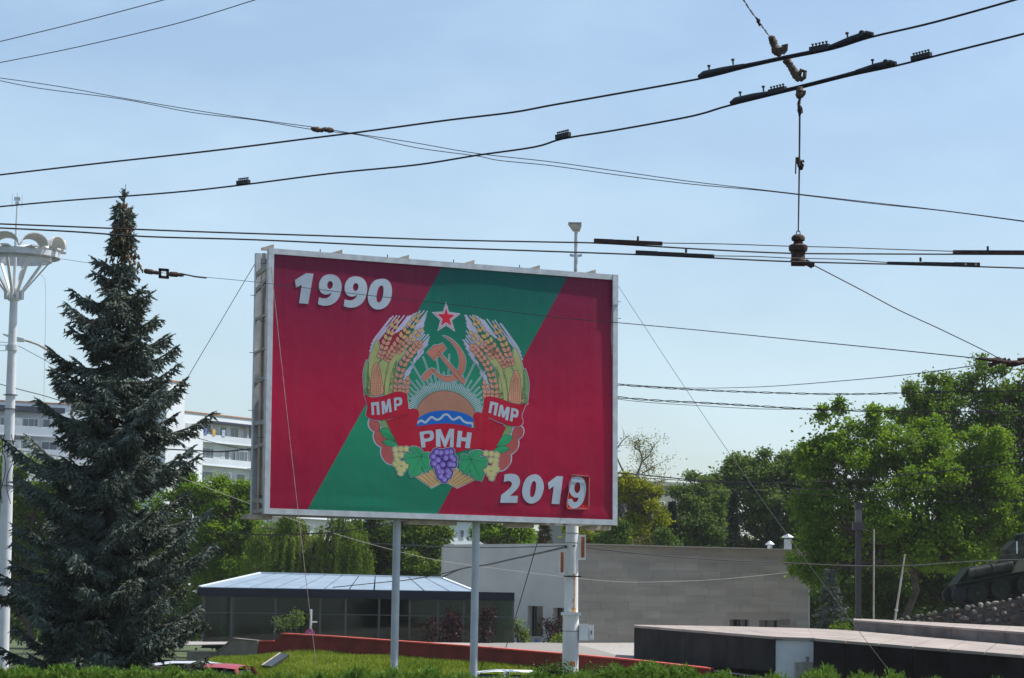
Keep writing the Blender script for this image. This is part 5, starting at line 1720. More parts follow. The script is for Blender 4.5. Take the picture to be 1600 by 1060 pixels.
b = MB(); b.tube([q0, q1], [0.042, 0.028], 10); b.build('shaft', m_steel_old, t, smooth=True)
b = MB(); d = (q1 - q0).normalized(); b.lathe(q0 + d * 0.38, d, [(0, 0.065), (0.05, 0.065)], 10); b.build('collar', m_steel, t)

# no stopping sign
YS = 75.5
sb = P(485, 1004, YS)
t = thing('no_stopping_sign', Vector((sb.x, YS, 0.7)), 'round blue and red no stopping sign on a thin post behind the red wall', 'road sign')
b = MB(); b.tube([(sb.x, YS, 0.7), Vector((sb.x, YS, P(485, 952, YS).z))], 0.03, 8); b.build('post', m_steel, t, smooth=True)
c = P(484.5, 990, YS) + Vector((0, -0.05, 0))
R_ = 0.13
b = MB(); b.lathe(c, (0, 1, 0), [(0, R_), (0.012, R_)], 24); dsk = b.build('disc', M('sign_red', (0.55, 0.03, 0.03), 0.4), t)
b = MB(); b.lathe(c + Vector((0, -0.006, 0)), (0, 1, 0), [(0, R_ * 0.78), (0.004, R_ * 0.78)], 24); b.build('blue_field', M('sign_blue', (0.02, 0.10, 0.42), 0.4), dsk)
for s in (-1, 1):
    b = MB(); e = Vector((0.7 * R_ * 0.78, 0, 0.7 * s * R_ * 0.78)); b.bar(c + Vector((0, -0.010 - 0.003 * (s > 0), 0)) - e, c + Vector((0, -0.010 - 0.003 * (s > 0), 0)) + e, 0.003, 0.03, (0.7, 0, -0.7 * s)); b.build('cross_bar', M('sign_red_bar', (0.6, 0.10, 0.08), 0.4), dsk)
a = P(486, 972, YS)
b = MB(); b.bar(a + Vector((0, -0.04, 0)), a + Vector((0.17, -0.04, 0.005)), 0.02, 0.04, (0, 0, 1)); b.build('name_plate', m_whitepaint, t)

m_carglass0 = M('hatch_glass', (0.03, 0.035, 0.04), 0.4, spec=0.15)
# slanted hatch on the bank
q = [P(409, 1042, 69.2), P(424, 1043, 69.0), P(453, 1024, 71.2), P(438, 1022.5, 71.4)]
t = thing('cellar_hatch', (q[0] + q[2]) / 2, 'slanted glazed hatch with a pale rim set in the grass bank', 'hatch')
b = MB(); b.prism([v - Vector((0, 0, 0.05)) for v in q], (0, 0, 0.08)); b.build('pane', m_carglass0, t)
for i in (0, 3):
    b = MB(); b.bar(q[i] + Vector((0, 0, 0.04)), q[(i + 1) % 4] + Vector((0, 0, 0.04)), 0.03, 0.02, (0, 0, 1)); b.build('rim', m_steel_old, t)

# ---------------------------------------------------------------- parked cars, mostly hidden by the hedge
m_tyre = M('tyre', (0.015, 0.015, 0.015), 0.9)
m_rim = M('rim', (0.35, 0.36, 0.38), 0.35, metal=0.7)
m_carglass = M('car_glass', (0.02, 0.025, 0.03), 0.06, spec=0.6)
m_tail = M('tail_lamp', (0.35, 0.01, 0.01), 0.25)
def car(label, loc, yaw, paint, roof_z, hatch=True, group='parked cars behind the hedge'):
    t = thing('parked_car', loc, label, 'car', group)
    Lc, Wc = 4.1, 0.84
    cy, sy = math.cos(yaw), math.sin(yaw)
    def W(x, y, z): return Vector(loc) + Vector((x * cy - y * sy, x * sy + y * cy, z))
    body = [(-2.05, 0.35), (-2.02, 0.75), (-1.85, 0.98), (-0.95, 0.98), (0.95, 0.92), (1.9, 0.80), (2.05, 0.6), (2.05, 0.35)]
    rows = [(-Wc, 0.0), (-Wc * 0.98, 0.0), (Wc * 0.98, 0), (Wc, 0)]
    b = MB()
    V = []; n = len(body)
    for yy, k in ((-Wc * 0.93, 0.03), (-Wc, 0.0), (Wc, 0.0), (Wc * 0.93, 0.03)):
        for x, z in body: V.append(W(x * (1 - k * 0.4), yy, z - (k if z > 0.9 else 0) * 0 + (0.02 if k else 0) * (-1 if z < 0.5 else 0)))
    Fs = [(r * n + i, r * n + (i + 1) % n, (r + 1) * n + (i + 1) % n, (r + 1) * n + i) for r in range(3) for i in range(n)]
    Fs += [tuple(range(n)), tuple(range(3 * n, 4 * n))[::-1]]
    b.add(V, Fs); bo = b.build('body', paint, t, smooth=True, auto=30)
    rz = roof_z
    rt = [(-1.75, 0.965), (-1.35, rz - 0.06), (-0.9, rz), (-0.1, rz + 0.005), (0.35, rz - 0.05), (1.05, 0.93)]
    # pillars and roof shell
    def up_(x, z, s): 
        inset = (z - 0.95) / (rz - 0.95) * 0.20
        return W(x, s * (Wc - 0.06 - inset), z)
    b = MB(); k = len(rt)
    top = [up_(x, z, -1) for x, z in rt[1:5]] + [up_(x, z, 1) for x, z in rt[1:5]][::-1]
    prof = rt[1:5]
    V = []
    for f in (-1, -0.9, -0.4, 0.4, 0.9, 1):
        for x, z in prof:
            q = up_(x, z, 1) - up_(x, z, -1)
            V.append(up_(x, z, -1).lerp(up_(x, z, 1), (f + 1) / 2) + Vector((0, 0, 0.045 * (1 - f * f))))
    Fs = [(r * 4 + i, r * 4 + i + 1, (r + 1) * 4 + i + 1, (r + 1) * 4 + i) for r in range(5) for i in range(3)]
    b.add(V, Fs); b.build('roof', paint, t, smooth=True, auto=60)
    for s in (-1, 1):
        for (a, c) in ((0, 1), (4, 5)):
            b = MB(); b.bar(up_(*rt[a], s), up_(*rt[c], s), 0.07, 0.07); b.build('pillar', paint, t)
        b = MB(); b.bar(up_(-0.35, 0.96, s), up_(-0.35, rz - 0.01, s), 0.06, 0.05); b.build('pillar', paint, t)
        b = MB(); b.prism([up_(-1.60, 0.97, s * 0.985), up_(-1.28, rz - 0.09, s * 0.985), up_(0.30, rz - 0.08, s * 0.985), up_(0.95, 0.95, s * 0.985)], (up_(0, 1, -s) - up_(0, 1, s)).normalized() * 0.01); b.build('side_window', m_carglass, t)
        b = MB(); b.bar(up_(0.75, 1.0, s), up_(0.72, 1.02, s * 1.2), 0.12, 0.12); b.build('mirror', paint, t)
        b = MB(); b.box(W(-2.0, s * 0.68, 0.78), W(1, 0, 0) * 0 + Vector((cy, sy, 0)) * 0.04, Vector((-sy, cy, 0)) * 0.13, (0, 0, 0.12)); b.build('tail_light', m_tail, t)
        b = MB(); b.box(W(2.0, s * 0.62, 0.68), Vector((cy, sy, 0)) * 0.05, Vector((-sy, cy, 0)) * 0.16, (0, 0, 0.07)); b.build('headlight', m_lampglass, t)
        for wx in (-1.25, 1.3):
            b = MB(); ax = Vector((-sy, cy, 0)) * s
            b.lathe(W(wx, s * 0.66, 0.31), ax, [(0, 0.27), (0.02, 0.31), (0.17, 0.31), (0.2, 0.27)], 18); wh = b.build('wheel', m_tyre, t)
            b = MB(); b.lathe(W(wx, s * 0.855, 0.31), ax, [(0, 0.19), (0.015, 0.17)], 14); b.build('rim', m_rim, wh)
    b = MB(); b.prism([up_(-1.70, 1.0, -0.9), up_(-1.36, rz - 0.1, -0.88), up_(-1.36, rz - 0.1, 0.88), up_(-1.70, 1.0, 0.9)], Vector((cy, sy, 0)) * 0.015); b.build('rear_window', m_carglass, t)
    b = MB(); b.prism([up_(1.0, 0.95, -0.92), up_(0.38, rz - 0.07, -0.9), up_(0.38, rz - 0.07, 0.9), up_(1.0, 0.95, 0.92)], Vector((cy, sy, 0)) * -0.015); b.build('windscreen', m_carglass, t)
    b = MB(); b.box(W(-2.06, 0, 0.62), Vector((cy, sy, 0)) * 0.01, Vector((-sy, cy, 0)) * 0.26, (0, 0, 0.055)); b.build('number_plate', m_whitepaint, t)
    return t
m_silver = M('silver_paint', (0.55, 0.57, 0.60), 0.3, metal=0.2)
m_redpaint = M('red_paint', (0.30, 0.012, 0.018), 0.35)
m_whitecar = M('white_car_paint', (0.75, 0.76, 0.77), 0.3)
def carloc(px, py_roof, Y, roof):
    q = P(px, py_roof, Y); return Vector((q.x, Y, q.z - roof - 0.045))
l_ = carloc(330, 1033.5, 64.4, 1.48); car('silver car with only its roof showing above the hedge at left', l_, math.radians(10), m_silver, 1.48)
l_ = carloc(347, 1036.5, 60.3, 1.45); car('red car whose rear window shows above the hedge beside the spruce', l_, math.radians(84), m_redpaint, 1.45)
l_ = carloc(768, 1046, 64.2, 1.42); car('white car roof showing behind the right billboard post', l_, math.radians(176), m_whitecar, 1.42)
# ---------------------------------------------------------------- vegetation
m_bark = M('bark', (0.07, 0.055, 0.042), 0.9, var=0.4, vscale=6, bump=0.6, bscale=14)
m_barkpale = M('bark_pale', (0.15, 0.125, 0.10), 0.9, var=0.3, vscale=6)
lf_vivid = LEAF('leaf_vivid', (0.072, 0.155, 0.012), (0.160, 0.280, 0.030), 0.46)
lf_mid = LEAF('leaf_mid', (0.062, 0.135, 0.013), (0.140, 0.240, 0.030), 0.44)
lf_dull = LEAF('leaf_dull', (0.062, 0.118, 0.032), (0.135, 0.210, 0.062), 0.40)
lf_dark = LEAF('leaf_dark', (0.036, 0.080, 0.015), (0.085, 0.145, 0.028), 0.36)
lf_yellow = LEAF('leaf_yellow', (0.140, 0.185, 0.012), (0.250, 0.285, 0.026), 0.40)
lf_willow = LEAF('leaf_willow', (0.075, 0.145, 0.018), (0.165, 0.245, 0.042), 0.40)
lf_maroon = LEAF('leaf_maroon', (0.022, 0.010, 0.014), (0.060, 0.026, 0.030), 0.15)
lf_pale = LEAF('leaf_pale', (0.10, 0.125, 0.03), (0.20, 0.21, 0.06), 0.35)
lf_spruce = LEAF('needle_blue', (0.032, 0.040, 0.024), (0.160, 0.200, 0.175), 0.0, 0.6, big=1.1)
lf_conifer = LEAF('needle_dark', (0.015, 0.030, 0.016), (0.045, 0.070, 0.040), 0.0, 0.6)
lf_brown = LEAF('needle_brown', (0.050, 0.048, 0.022), (0.095, 0.080, 0.035), 0.0, 0.6)
lf_juniper = LEAF('juniper', (0.065, 0.145, 0.018), (0.165, 0.285, 0.046), 0.2, 0.5, big=1.5)
lf_box = LEAF('box_leaf', (0.030, 0.075, 0.014), (0.075, 0.150, 0.025), 0.2)
lf_grass = LEAF('grass_blade', (0.120, 0.205, 0.024), (0.250, 0.320, 0.060), 0.34, 0.6, big=0.8)
m_cone = M('spruce_cone', (0.075, 0.040, 0.018), 0.7, var=0.5, vscale=20, col2=(0.15, 0.085, 0.03))
GZ = 0.4

# --- the big trees on the right
tree('maple_tree', 'broad bright green maple in front of the taller tree at right', 'tree',
     [(1315, 690, 55, 50), (1276, 722, 30, 45), (1392, 702, 62, 55), (1462, 722, 58, 52), (1330, 775, 78, 55), (1425, 790, 80, 65), (1268, 800, 34, 40), (1262, 862, 32, 48), (1290, 900, 32, 35), (1505, 790, 60, 60), (1350, 850, 70, 45), (1455, 858, 78, 45), (1530, 842, 50, 40), (1568, 770, 44, 44), (1585, 830, 40, 36), (1540, 715, 40, 34)],
     131, 1420, GZ, lf_vivid, m_bark, 1, dens=30, per=30, clump=0.34, leaf=0.21)
tree('poplar_tree', 'tallest tree at the right edge with sky showing through its crown', 'tree',
     [(1528, 602, 46, 34), (1590, 600, 44, 34), (1468, 622, 46, 30), (1425, 650, 30, 22), (1565, 660, 60, 45), (1500, 672, 50, 36), (1640, 640, 50, 60), (1610, 720, 60, 50), (1560, 740, 55, 40), (1650, 800, 70, 70), (1590, 810, 60, 50), (1600, 868, 70, 40)],
     141, 1560, GZ, lf_mid, m_bark, 2, dens=19, per=26, clump=0.36, leaf=0.20, trunk_r=0.22)
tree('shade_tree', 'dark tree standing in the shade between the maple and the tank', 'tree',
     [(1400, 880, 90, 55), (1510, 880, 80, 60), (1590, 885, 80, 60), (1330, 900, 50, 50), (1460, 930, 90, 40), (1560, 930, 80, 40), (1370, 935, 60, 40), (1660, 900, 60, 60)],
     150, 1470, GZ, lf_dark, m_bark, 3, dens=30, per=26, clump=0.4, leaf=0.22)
# --- middle distance, right of the board
tree('ash_tree', 'dull green round headed tree beyond the hall roof', 'tree',
     [(1140, 748, 30, 26), (1180, 738, 36, 28), (1228, 742, 34, 32), (1120, 790, 44, 36), (1180, 790, 52, 44), (1235, 790, 44, 46), (1150, 836, 60, 34), (1225, 838, 44, 34), (1195, 758, 40, 30), (1258, 740, 30, 34), (1275, 790, 36, 44), (1265, 850, 40, 40)],
     168, 1185, GZ, lf_dull, m_bark, 4, dens=20, per=24, clump=0.40, leaf=0.24)
tree('ash_tree', 'dull green narrow tree left of the round headed one beyond the hall', 'tree',
     [(1082, 780, 26, 32), (1068, 822, 36, 36), (1105, 812, 34, 44), (1055, 846, 30, 26), (1095, 850, 40, 20)],
     160, 1085, GZ, lf_dull, m_bark, 5, dens=20, per=24, clump=0.36, leaf=0.22)
tree('acacia_tree', 'yellow green bushy tree just right of the board', 'tree',
     [(1008, 790, 26, 28), (1014, 826, 24, 28), (985, 835, 26, 26), (992, 768, 20, 18), (975, 765, 14, 18), (1000, 850, 36, 16)],
     152, 1000, GZ, lf_yellow, m_bark, 6, dens=30, per=26, clump=0.28, leaf=0.2)
tree('acacia_tree', 'yellow green tree low behind the lamp post under the board', 'tree',
     [(935, 835, 26, 20), (905, 832, 18, 18), (955, 842, 22, 16)], 150, 930, GZ, lf_yellow, m_bark, 7, dens=28, per=22, clump=0.28, leaf=0.2)
tree('leafy_tree', 'dark leafy bush tree at the lower right corner of the board', 'tree',
     [(965, 842, 20, 20), (1040, 848, 16, 14), (950, 850, 18, 12)], 148, 962, GZ, lf_dark, m_bark, 8, dens=26, per=22, clump=0.28, leaf=0.18)
tree('leafy_tree', 'fresh green tree under the board beside the right post', 'tree',
     [(785, 832, 32, 22), (762, 836, 22, 18), (815, 836, 20, 18)], 152, 785, GZ, lf_vivid, m_bark, 9, dens=28, per=24, clump=0.28, leaf=0.2)
# --- left of and below the board
tree('linden_tree', 'bright green linden left of the board below the white flats', 'tree',
     [(318, 776, 36, 32), (296, 810, 38, 40), (352, 790, 40, 34), (388, 800, 30, 34), (330, 838, 55, 44), (385, 850, 50, 46), (300, 870, 50, 40), (355, 885, 60, 30)],
     150, 345, GZ, lf_vivid, m_bark, 10, dens=24, per=28, clump=0.36, leaf=0.23)
tree('linden_tree', 'green linden filling the gap left of the spruce at the picture edge', 'tree',
     [(10, 735, 34, 40), (45, 790, 42, 40), (85, 770, 34, 34), (0, 830, 50, 50), (70, 850, 50, 40), (110, 810, 40, 40), (10, 920, 50, 60), (80, 920, 60, 50), (150, 860, 60, 60), (210, 850, 60, 60), (250, 800, 40, 40)],
     152, 50, GZ, lf_mid, m_bark, 11, dens=20, per=26, clump=0.4, leaf=0.24)
tree('chestnut_tree', 'dark heavy tree between the willow and the left billboard post', 'tree',
     [(612, 838, 40, 30), (588, 850, 30, 30), (600, 880, 40, 24), (560, 880, 30, 24)],
     154, 600, GZ, lf_dark, m_bark, 12, dens=28, per=26, clump=0.34, leaf=0.22)
tree('chestnut_tree', 'olive green tree just right of the left billboard post', 'tree',
     [(662, 836, 32, 26), (655, 866, 36, 26), (684, 850, 18, 24), (672, 890, 40, 20), (635, 890, 30, 20)],
     152, 665, GZ, lf_willow, m_bark, 13, dens=28, per=26, clump=0.32, leaf=0.2)

# --- weeping willow: hanging strings of narrow leaves
def willow(name, label, lobes, Y, base_px, seed, strands, mleaf, group='trees in the park behind the billboard'):
    rng = np.random.default_rng(seed)
    q = P(base_px, 950, Y); base = Vector((q.x, Y, GZ))
    t = thing(name, base, label, 'tree', group)
    pts, outs, ctr = crown_points(rng, lobes, Y, strands, 0.8, 5)
    C, D, N, L, Wd = [], [], [], [], []
    for p_, o_ in zip(pts, outs):
        ln = rng.uniform(0.7, 2.2)
        n = int(ln / 0.055)
        s = np.linspace(0, 1, n)
        drift = o_ * np.array([0.5, 0.5, 0]) * rng.uniform(0.1, 0.5)
        path = p_ + drift * (s[:, None] ** 0.5) + np.array([0, 0, -1]) * (s * ln)[:, None]
        for side in range(2):
            C.append(path + rng.normal(size=(n, 3)) * 0.045)
            d = unit(np.array([0, 0, -1.0]) + rng.normal(size=(n, 3)) * 0.45)
            D.append(d); N.append(unit(np.cross(d, rng.normal(size=(n, 3)))))
            L.append(rng.uniform(0.13, 0.26, n)); Wd.append(rng.uniform(0.045, 0.075, n))
    V, Fs = leaf_quads(np.concatenate(C), np.concatenate(D), np.concatenate(N), np.concatenate(L), np.concatenate(Wd))
    b = MB(); fork = base + Vector((0, 0, 2.4)); b.tube([base - Vector((0, 0, .3)), fork], [0.3, 0.22], 8); b.build('trunk', m_bark, t, smooth=True)
    b = MB()
    for c in ctr: b.tube(limb_path(fork, c, 0.5, rng, 6), [0.16, 0.13, 0.1, 0.08, 0.06, 0.03], 6)
    b.build('limbs', m_bark, t, smooth=True)
    o = mk('crown', V, Fs, mleaf, t); o['kind'] = 'stuff'
willow('willow_tree', 'weeping willow with hanging strands behind the pavilion roof', [(430, 835, 50, 32), (490, 832, 50, 34), (545, 838, 40, 34), (410, 870, 40, 28), (470, 868, 60, 26), (530, 872, 50, 24)], 146, 480, 21, 40, lf_willow)

# --- sparse crooked tree right of the board
rng = np.random.default_rng(33)
YB = 156
t = thing('bare_tree', Vector((P(1000, 900, YB).x, YB, GZ)), 'thin crooked half bare tree with tufts of pale leaves by the board', 'tree', 'trees in the park behind the billboard')
B_ = MB(); tips = []
def br(pts, r0_, r1_, leaf=True):
    Q = catm([P(x, y, YB + dy) for x, y, dy in pts], 4)
    n = len(Q)
    B_.tube(Q, [r0_ + (r1_ - r0_) * i / (n - 1) for i in range(n)], 6)
    return Q
br([(1003, 960, 0), (1001, 850, 0), (1000, 790, 0)], 0.16, 0.13)
main = [[(1000, 790, 0), (985, 768, 0.2), (978, 745, 0), (968, 725, -.2), (962, 705, 0), (966, 690, 0)], [(1000, 790, 0), (1003, 765, 0), (1001, 750, 0.4), (994, 742, 0)], [(985, 768, 0), (994, 745, -.4), (1003, 720, -.3), (1000, 706, 0), (990, 698, 0)],
        [(1000, 772, 0), (1012, 762, .4), (1025, 755, .5), (1040, 750, .3)], [(962, 705, 0), (972, 690, 0), (984, 680, 0)], [(1003, 722, 0), (1014, 712, 0), (1020, 700, 0)], [(978, 745, 0), (970, 740, 0.3), (964, 742, 0)],
        [(1000, 706, 0), (996, 695, 0), (988, 690, 0)], [(1003, 740, 0), (1012, 735, 0), (1018, 730, 0)]]
LP = []
for k, m in enumerate(main):
    Q = br(m, 0.085 if k < 4 else 0.045, 0.02)
    if k not in (0, 4, 6): LP += [np.array(v) for v in Q[len(Q) // 2:]]
    for _ in range(7):
        a = Q[rng.integers(len(Q) // 3, len(Q))]
        e = a + Vector((rng.normal() * 0.5, rng.normal() * 0.4, rng.uniform(-0.2, 0.7)))
        B_.tube([a, a.lerp(e, .5) + Vector((0, 0, 0.06)), e], [0.018, 0.012, 0.006], 4)
        if k not in (0, 4, 6): LP.append(np.array(e))
B_.build('trunk', m_barkpale, t, smooth=True)
LP = np.array(LP)
V, Fs = leaves_on(rng, LP, np.tile([0, 0, 1.0], (len(LP), 1)), 26, 0.26, 0.11, 0.5, 0.2, 0.8)
mk('crown', V, Fs, lf_pale, t)['kind'] = 'stuff'

# --- needle trees
def conifer(name, label, px, ytop, ybase, halfw, Y, mat, seed, gz=GZ, ntw=1.0, group='trees in the park behind the billboard', nl=0.13, nw=0.06, droop=0.25, lit=None):
    rng = np.random.default_rng(seed)
    s = F / Y
    top = P(px, ytop, Y); bot = P(px, ybase, Y)
    base = Vector((bot.x, Y, gz)); top.x = base.x + 0.02; top.y = Y
    Hh = top.z - base.z; R = halfw / s
    t = thing(name, base, label, 'tree', group)
    b = MB(); b.tube([base, base.lerp(top, .5), top], [0.04 + Hh * 0.016, Hh * 0.01, 0.012], 7); b.build('trunk', m_bark, t, smooth=True)
    S, D, L = [], [], []
    h = max(0.2, (bot.z - gz) * 0.6); step = 0.24
    while h < Hh - 0.1:
        f = 1 - h / Hh
        r = R * (f ** 0.9) * 1.05
        for k in range(int(7 + 3 * f)):
            a = rng.uniform(0, 6.283); rr = r * rng.uniform(0.55, 1.2); hj = rng.normal() * 0.16
            d = np.array([math.cos(a), math.sin(a), 0])
            n = max(3, int(rr / 0.12))
            for i in range(n):
                q = (i + 1) / n
                p_ = np.array(base) + d * rr * q + np.array([0, 0, h + hj - droop * rr * q + 0.16 * rr * q * q])
                for sg in (-1, 1, 0):
                    sd_ = np.array([-d[1], d[0], 0]) * sg
                    dd = unit((d * 0.8 + sd_ * 0.9 + np.array([0, 0, -0.2 + rng.normal() * 0.15]))[None])[0]
                    S.append(p_); D.append(dd); L.append((0.12 + 0.3 * rr * (1 - q) + 0.05) * rng.uniform(0.7, 1.2))
        h += step * (0.7 + 0.5 * f)
    S, D, L = np.array(S), np.array(D), np.array(L)
    V, Fs = brush(rng, S, D, L, max(5, int(8 * ntw)), nl, nw, 0.8)
    mk('foliage', V, Fs, mat, t)['kind'] = 'stuff'
    return t
conifer('spruce_tree', 'dark narrow spruce at the lower right corner of the board', 958, 752, 862, 26, 155, lf_conifer, 41)
conifer('spruce_tree', 'dark spruce with a reddish tip standing before the ash trees', 1146, 772, 866, 24, 157, lf_conifer, 42)
conifer('spruce_tree', 'small dark spruce right behind the acacia tree', 1050, 782, 866, 18, 158, lf_conifer, 43)
conifer('spruce_tree', 'grey green spruce left of the roof vents', 1214, 786, 866, 24, 156, lf_conifer, 44)
conifer('pine_tree', 'brownish pine under the board left of the lamp post', 850, 812, 866, 36, 150, lf_brown, 45, droop=0.1)
conifer('blue_spruce', 'small blue spruce at the right end of the hall wall', 1297, 892, 984, 36, 120, lf_spruce, 46, gz=0.6, nl=0.12, nw=0.05)

tree('tank_shade_tree', 'tree mostly beyond the right edge added to shade the tank', 'tree',  # added mostly out of view so that its crown shades the tank
     [(1700, 640, 70, 60), (1660, 700, 45, 50), (1740, 720, 80, 70), (1680, 770, 60, 50), (1720, 590, 60, 50), (1760, 650, 70, 60), (1655, 640, 30, 36)],
     118, 1720, GZ, lf_mid, m_bark, 15, dens=26, per=26, clump=0.36, leaf=0.22)
# --- far wood closing the horizon
rng = np.random.default_rng(77)
pts = []; outs = []
for px in range(-140, 1780, 16):
    Yf = 262 + rng.uniform(-6, 6)
    topy = 838 + 14 * math.sin(px * 0.013) + rng.uniform(-10, 10)
    s = F / Yf
    for k in range(60):
        py = rng.uniform(topy, 985)
        pts.append(np.array(P(px + rng.uniform(-14, 14), py, Yf + rng.uniform(-2, 2)))); outs.append(unit(np.array([[rng.normal(), -1, 0.4]]))[0])
V, Fs = leaves_on(rng, np.array(pts), np.array(outs), 14, 0.55, 0.5, 0.6, 0.5)
o = mk('far_wood', V, Fs, lf_dull); tag(o, 'far belt of trees closing the view behind the park', 'wood', kind='stuff')
rng = np.random.default_rng(78)
pts = []; outs = []
for px in range(-140, 1780, 14):
    Yf = 172 + rng.uniform(-3, 3)
    if 690 < px < 760 or 1000 < px < 1060: topy = 880
    else: topy = 862 + rng.uniform(-8, 8)
    for k in range(36):
        pts.append(np.array(P(px + rng.uniform(-12, 12), rng.uniform(topy, 1000), Yf + rng.uniform(-1.5, 1.5)))); outs.append(unit(np.array([[rng.normal(), -1, 0.4]]))[0])
V, Fs = leaves_on(rng, np.array(pts), np.array(outs), 16, 0.4, 0.3, 0.6, 0.5)
o = mk('understorey', V, Fs, lf_dark); tag(o, 'dark undergrowth below the park trees behind the buildings', 'shrubs', kind='stuff')

# --- shrubs by the pavilion
def shrub(name, label, lobes, Y, base_px, gz, mleaf, seed, leaf=0.12, dens=130, per=16, clump=0.13, group='shrubs along the pavilion and hall'):
    rng = np.random.default_rng(seed)
    q = P(base_px, 1000, Y); base = Vector((q.x, Y, gz))
    t = thing(name, base, label, 'shrub', group)
    pts, outs, ctr = crown_points(rng, lobes, Y, dens)
    V, Fs = leaves_on(rng, pts, outs, per, clump, leaf, 0.55, 0.4, 0.9)
    b = MB()
    for c in ctr:
        b.tube(limb_path(base, c, 0, rng, 5), [0.035, 0.03, 0.025, 0.018, 0.01], 5)
        for i in rng.permutation(len(pts))[:10]:
            if np.linalg.norm(pts[i] - c) < 1.0: b.tube(limb_path(c, pts[i], 0, rng, 3), [0.012, 0.009, 0.005], 4)
    b.build('stems', m_bark, t, smooth=True)
    mk('foliage', V, Fs, mleaf, t)['kind'] = 'stuff'
YH = 121.5
shrub('maroon_shrub', 'round maroon leaved shrub left of the right billboard post', [(704, 975, 13, 16), (700, 995, 14, 16), (712, 990, 10, 18), (706, 962, 8, 10)], YH, 705, 0.6, lf_maroon, 51)
shrub('maroon_shrub', 'columnar maroon shrub partly hidden by the right billboard post', [(760, 968, 11, 16), (760, 992, 10, 18), (764, 958, 7, 9)], YH, 760, 0.6, lf_maroon, 52)
shrub('maroon_shrub', 'dark loose maroon shrub under the hall window', [(862, 985, 14, 12), (852, 976, 8, 8), (872, 978, 9, 11), (866, 1000, 10, 12)], 128, 863, 0.6, lf_maroon, 53, dens=90)
shrub('maroon_shrub', 'faint maroon shrub behind the pavilion glass edge', [(672, 978, 12, 16), (676, 996, 10, 14)], 122.5, 674, 0.6, lf_maroon, 54, dens=70)
shrub('green_shrub', 'thin fresh green shrub at the corner of the pavilion', [(808, 985, 8, 12), (815, 998, 11, 11), (822, 990, 7, 8), (805, 975, 4, 6)], 126, 812, 0.6, lf_willow, 55, dens=80)
shrub('green_shrub', 'low green shrub against the white lamp post', [(874, 1002, 8, 9), (868, 1006, 8, 6), (880, 998, 5, 8)], 126, 873, 0.6, lf_willow, 56, dens=90)
shrub('green_shrub', 'loose green shrub standing in for a bush reflected in the pavilion glass', [(455, 970, 18, 11), (440, 975, 12, 10), (466, 964, 9, 8)], 122.6, 452, 0.6, lf_dull, 57, dens=90)  # stands in for the green reflection in the left panes
shrub('weed_clump', 'pale weed growing among the stones behind the platform', [(1308, 985, 7, 7), (1318, 983, 6, 5)], 104, 1312, 1.6, lf_vivid, 58, dens=90, leaf=0.1)

# ---------------------------------------------------------------- the big blue spruce
rng = np.random.default_rng(23)
YSP = 58.0
SB = P(163, 1060, YSP); SB.z = GROUND
ST = P(195, 296, YSP)
SH = ST.z - SB.z
spruce = thing('blue_spruce', SB, 'tall blue spruce filling the left side with cones near its top', 'tree')
b = MB()
ax = lambda h: Vector((SB.x + (ST.x - SB.x) * (h / SH), YSP, SB.z + h))
b.tube([ax(SH * i / 10) for i in range(11)], [0.19, 0.175, 0.155, 0.135, 0.115, 0.095, 0.075, 0.055, 0.036, 0.022, 0.010], 10)
b.build('trunk', m_bark, spruce, smooth=True)
prof = [(296, 2, 2), (308, 6, 6), (322, 10, 10), (345, 12, 12), (380, 15, 15), (405, 36, 15), (425, 48, 17), (452, 46, 22), (468, 56, 46), (500, 85, 72), (540, 70, 82), (565, 95, 95), (600, 112, 92), (640, 95, 118), (700, 150, 135), (760, 160, 125), (800, 160, 140), (860, 185, 150), (920, 195, 166), (980, 200, 174), (1030, 198, 172)]
def prad(z):
    py = PX((SB.x, YSP, z))[1]
    for a, c in zip(prof[:-1], prof[1:]):
        if a[0] <= py <= c[0]:
            f = (py - a[0]) / (c[0] - a[0]); return (a[1] + (c[1] - a[1]) * f) / 73.3, (a[2] + (c[2] - a[2]) * f) / 73.3
    return (2 / 73.3, 2 / 73.3) if py < 296 else (prof[-1][1] / 73.3, prof[-1][2] / 73.3)
S, D, L = [], [], []
NB_ = MB()
UP = np.array([0, 0, 1.0])
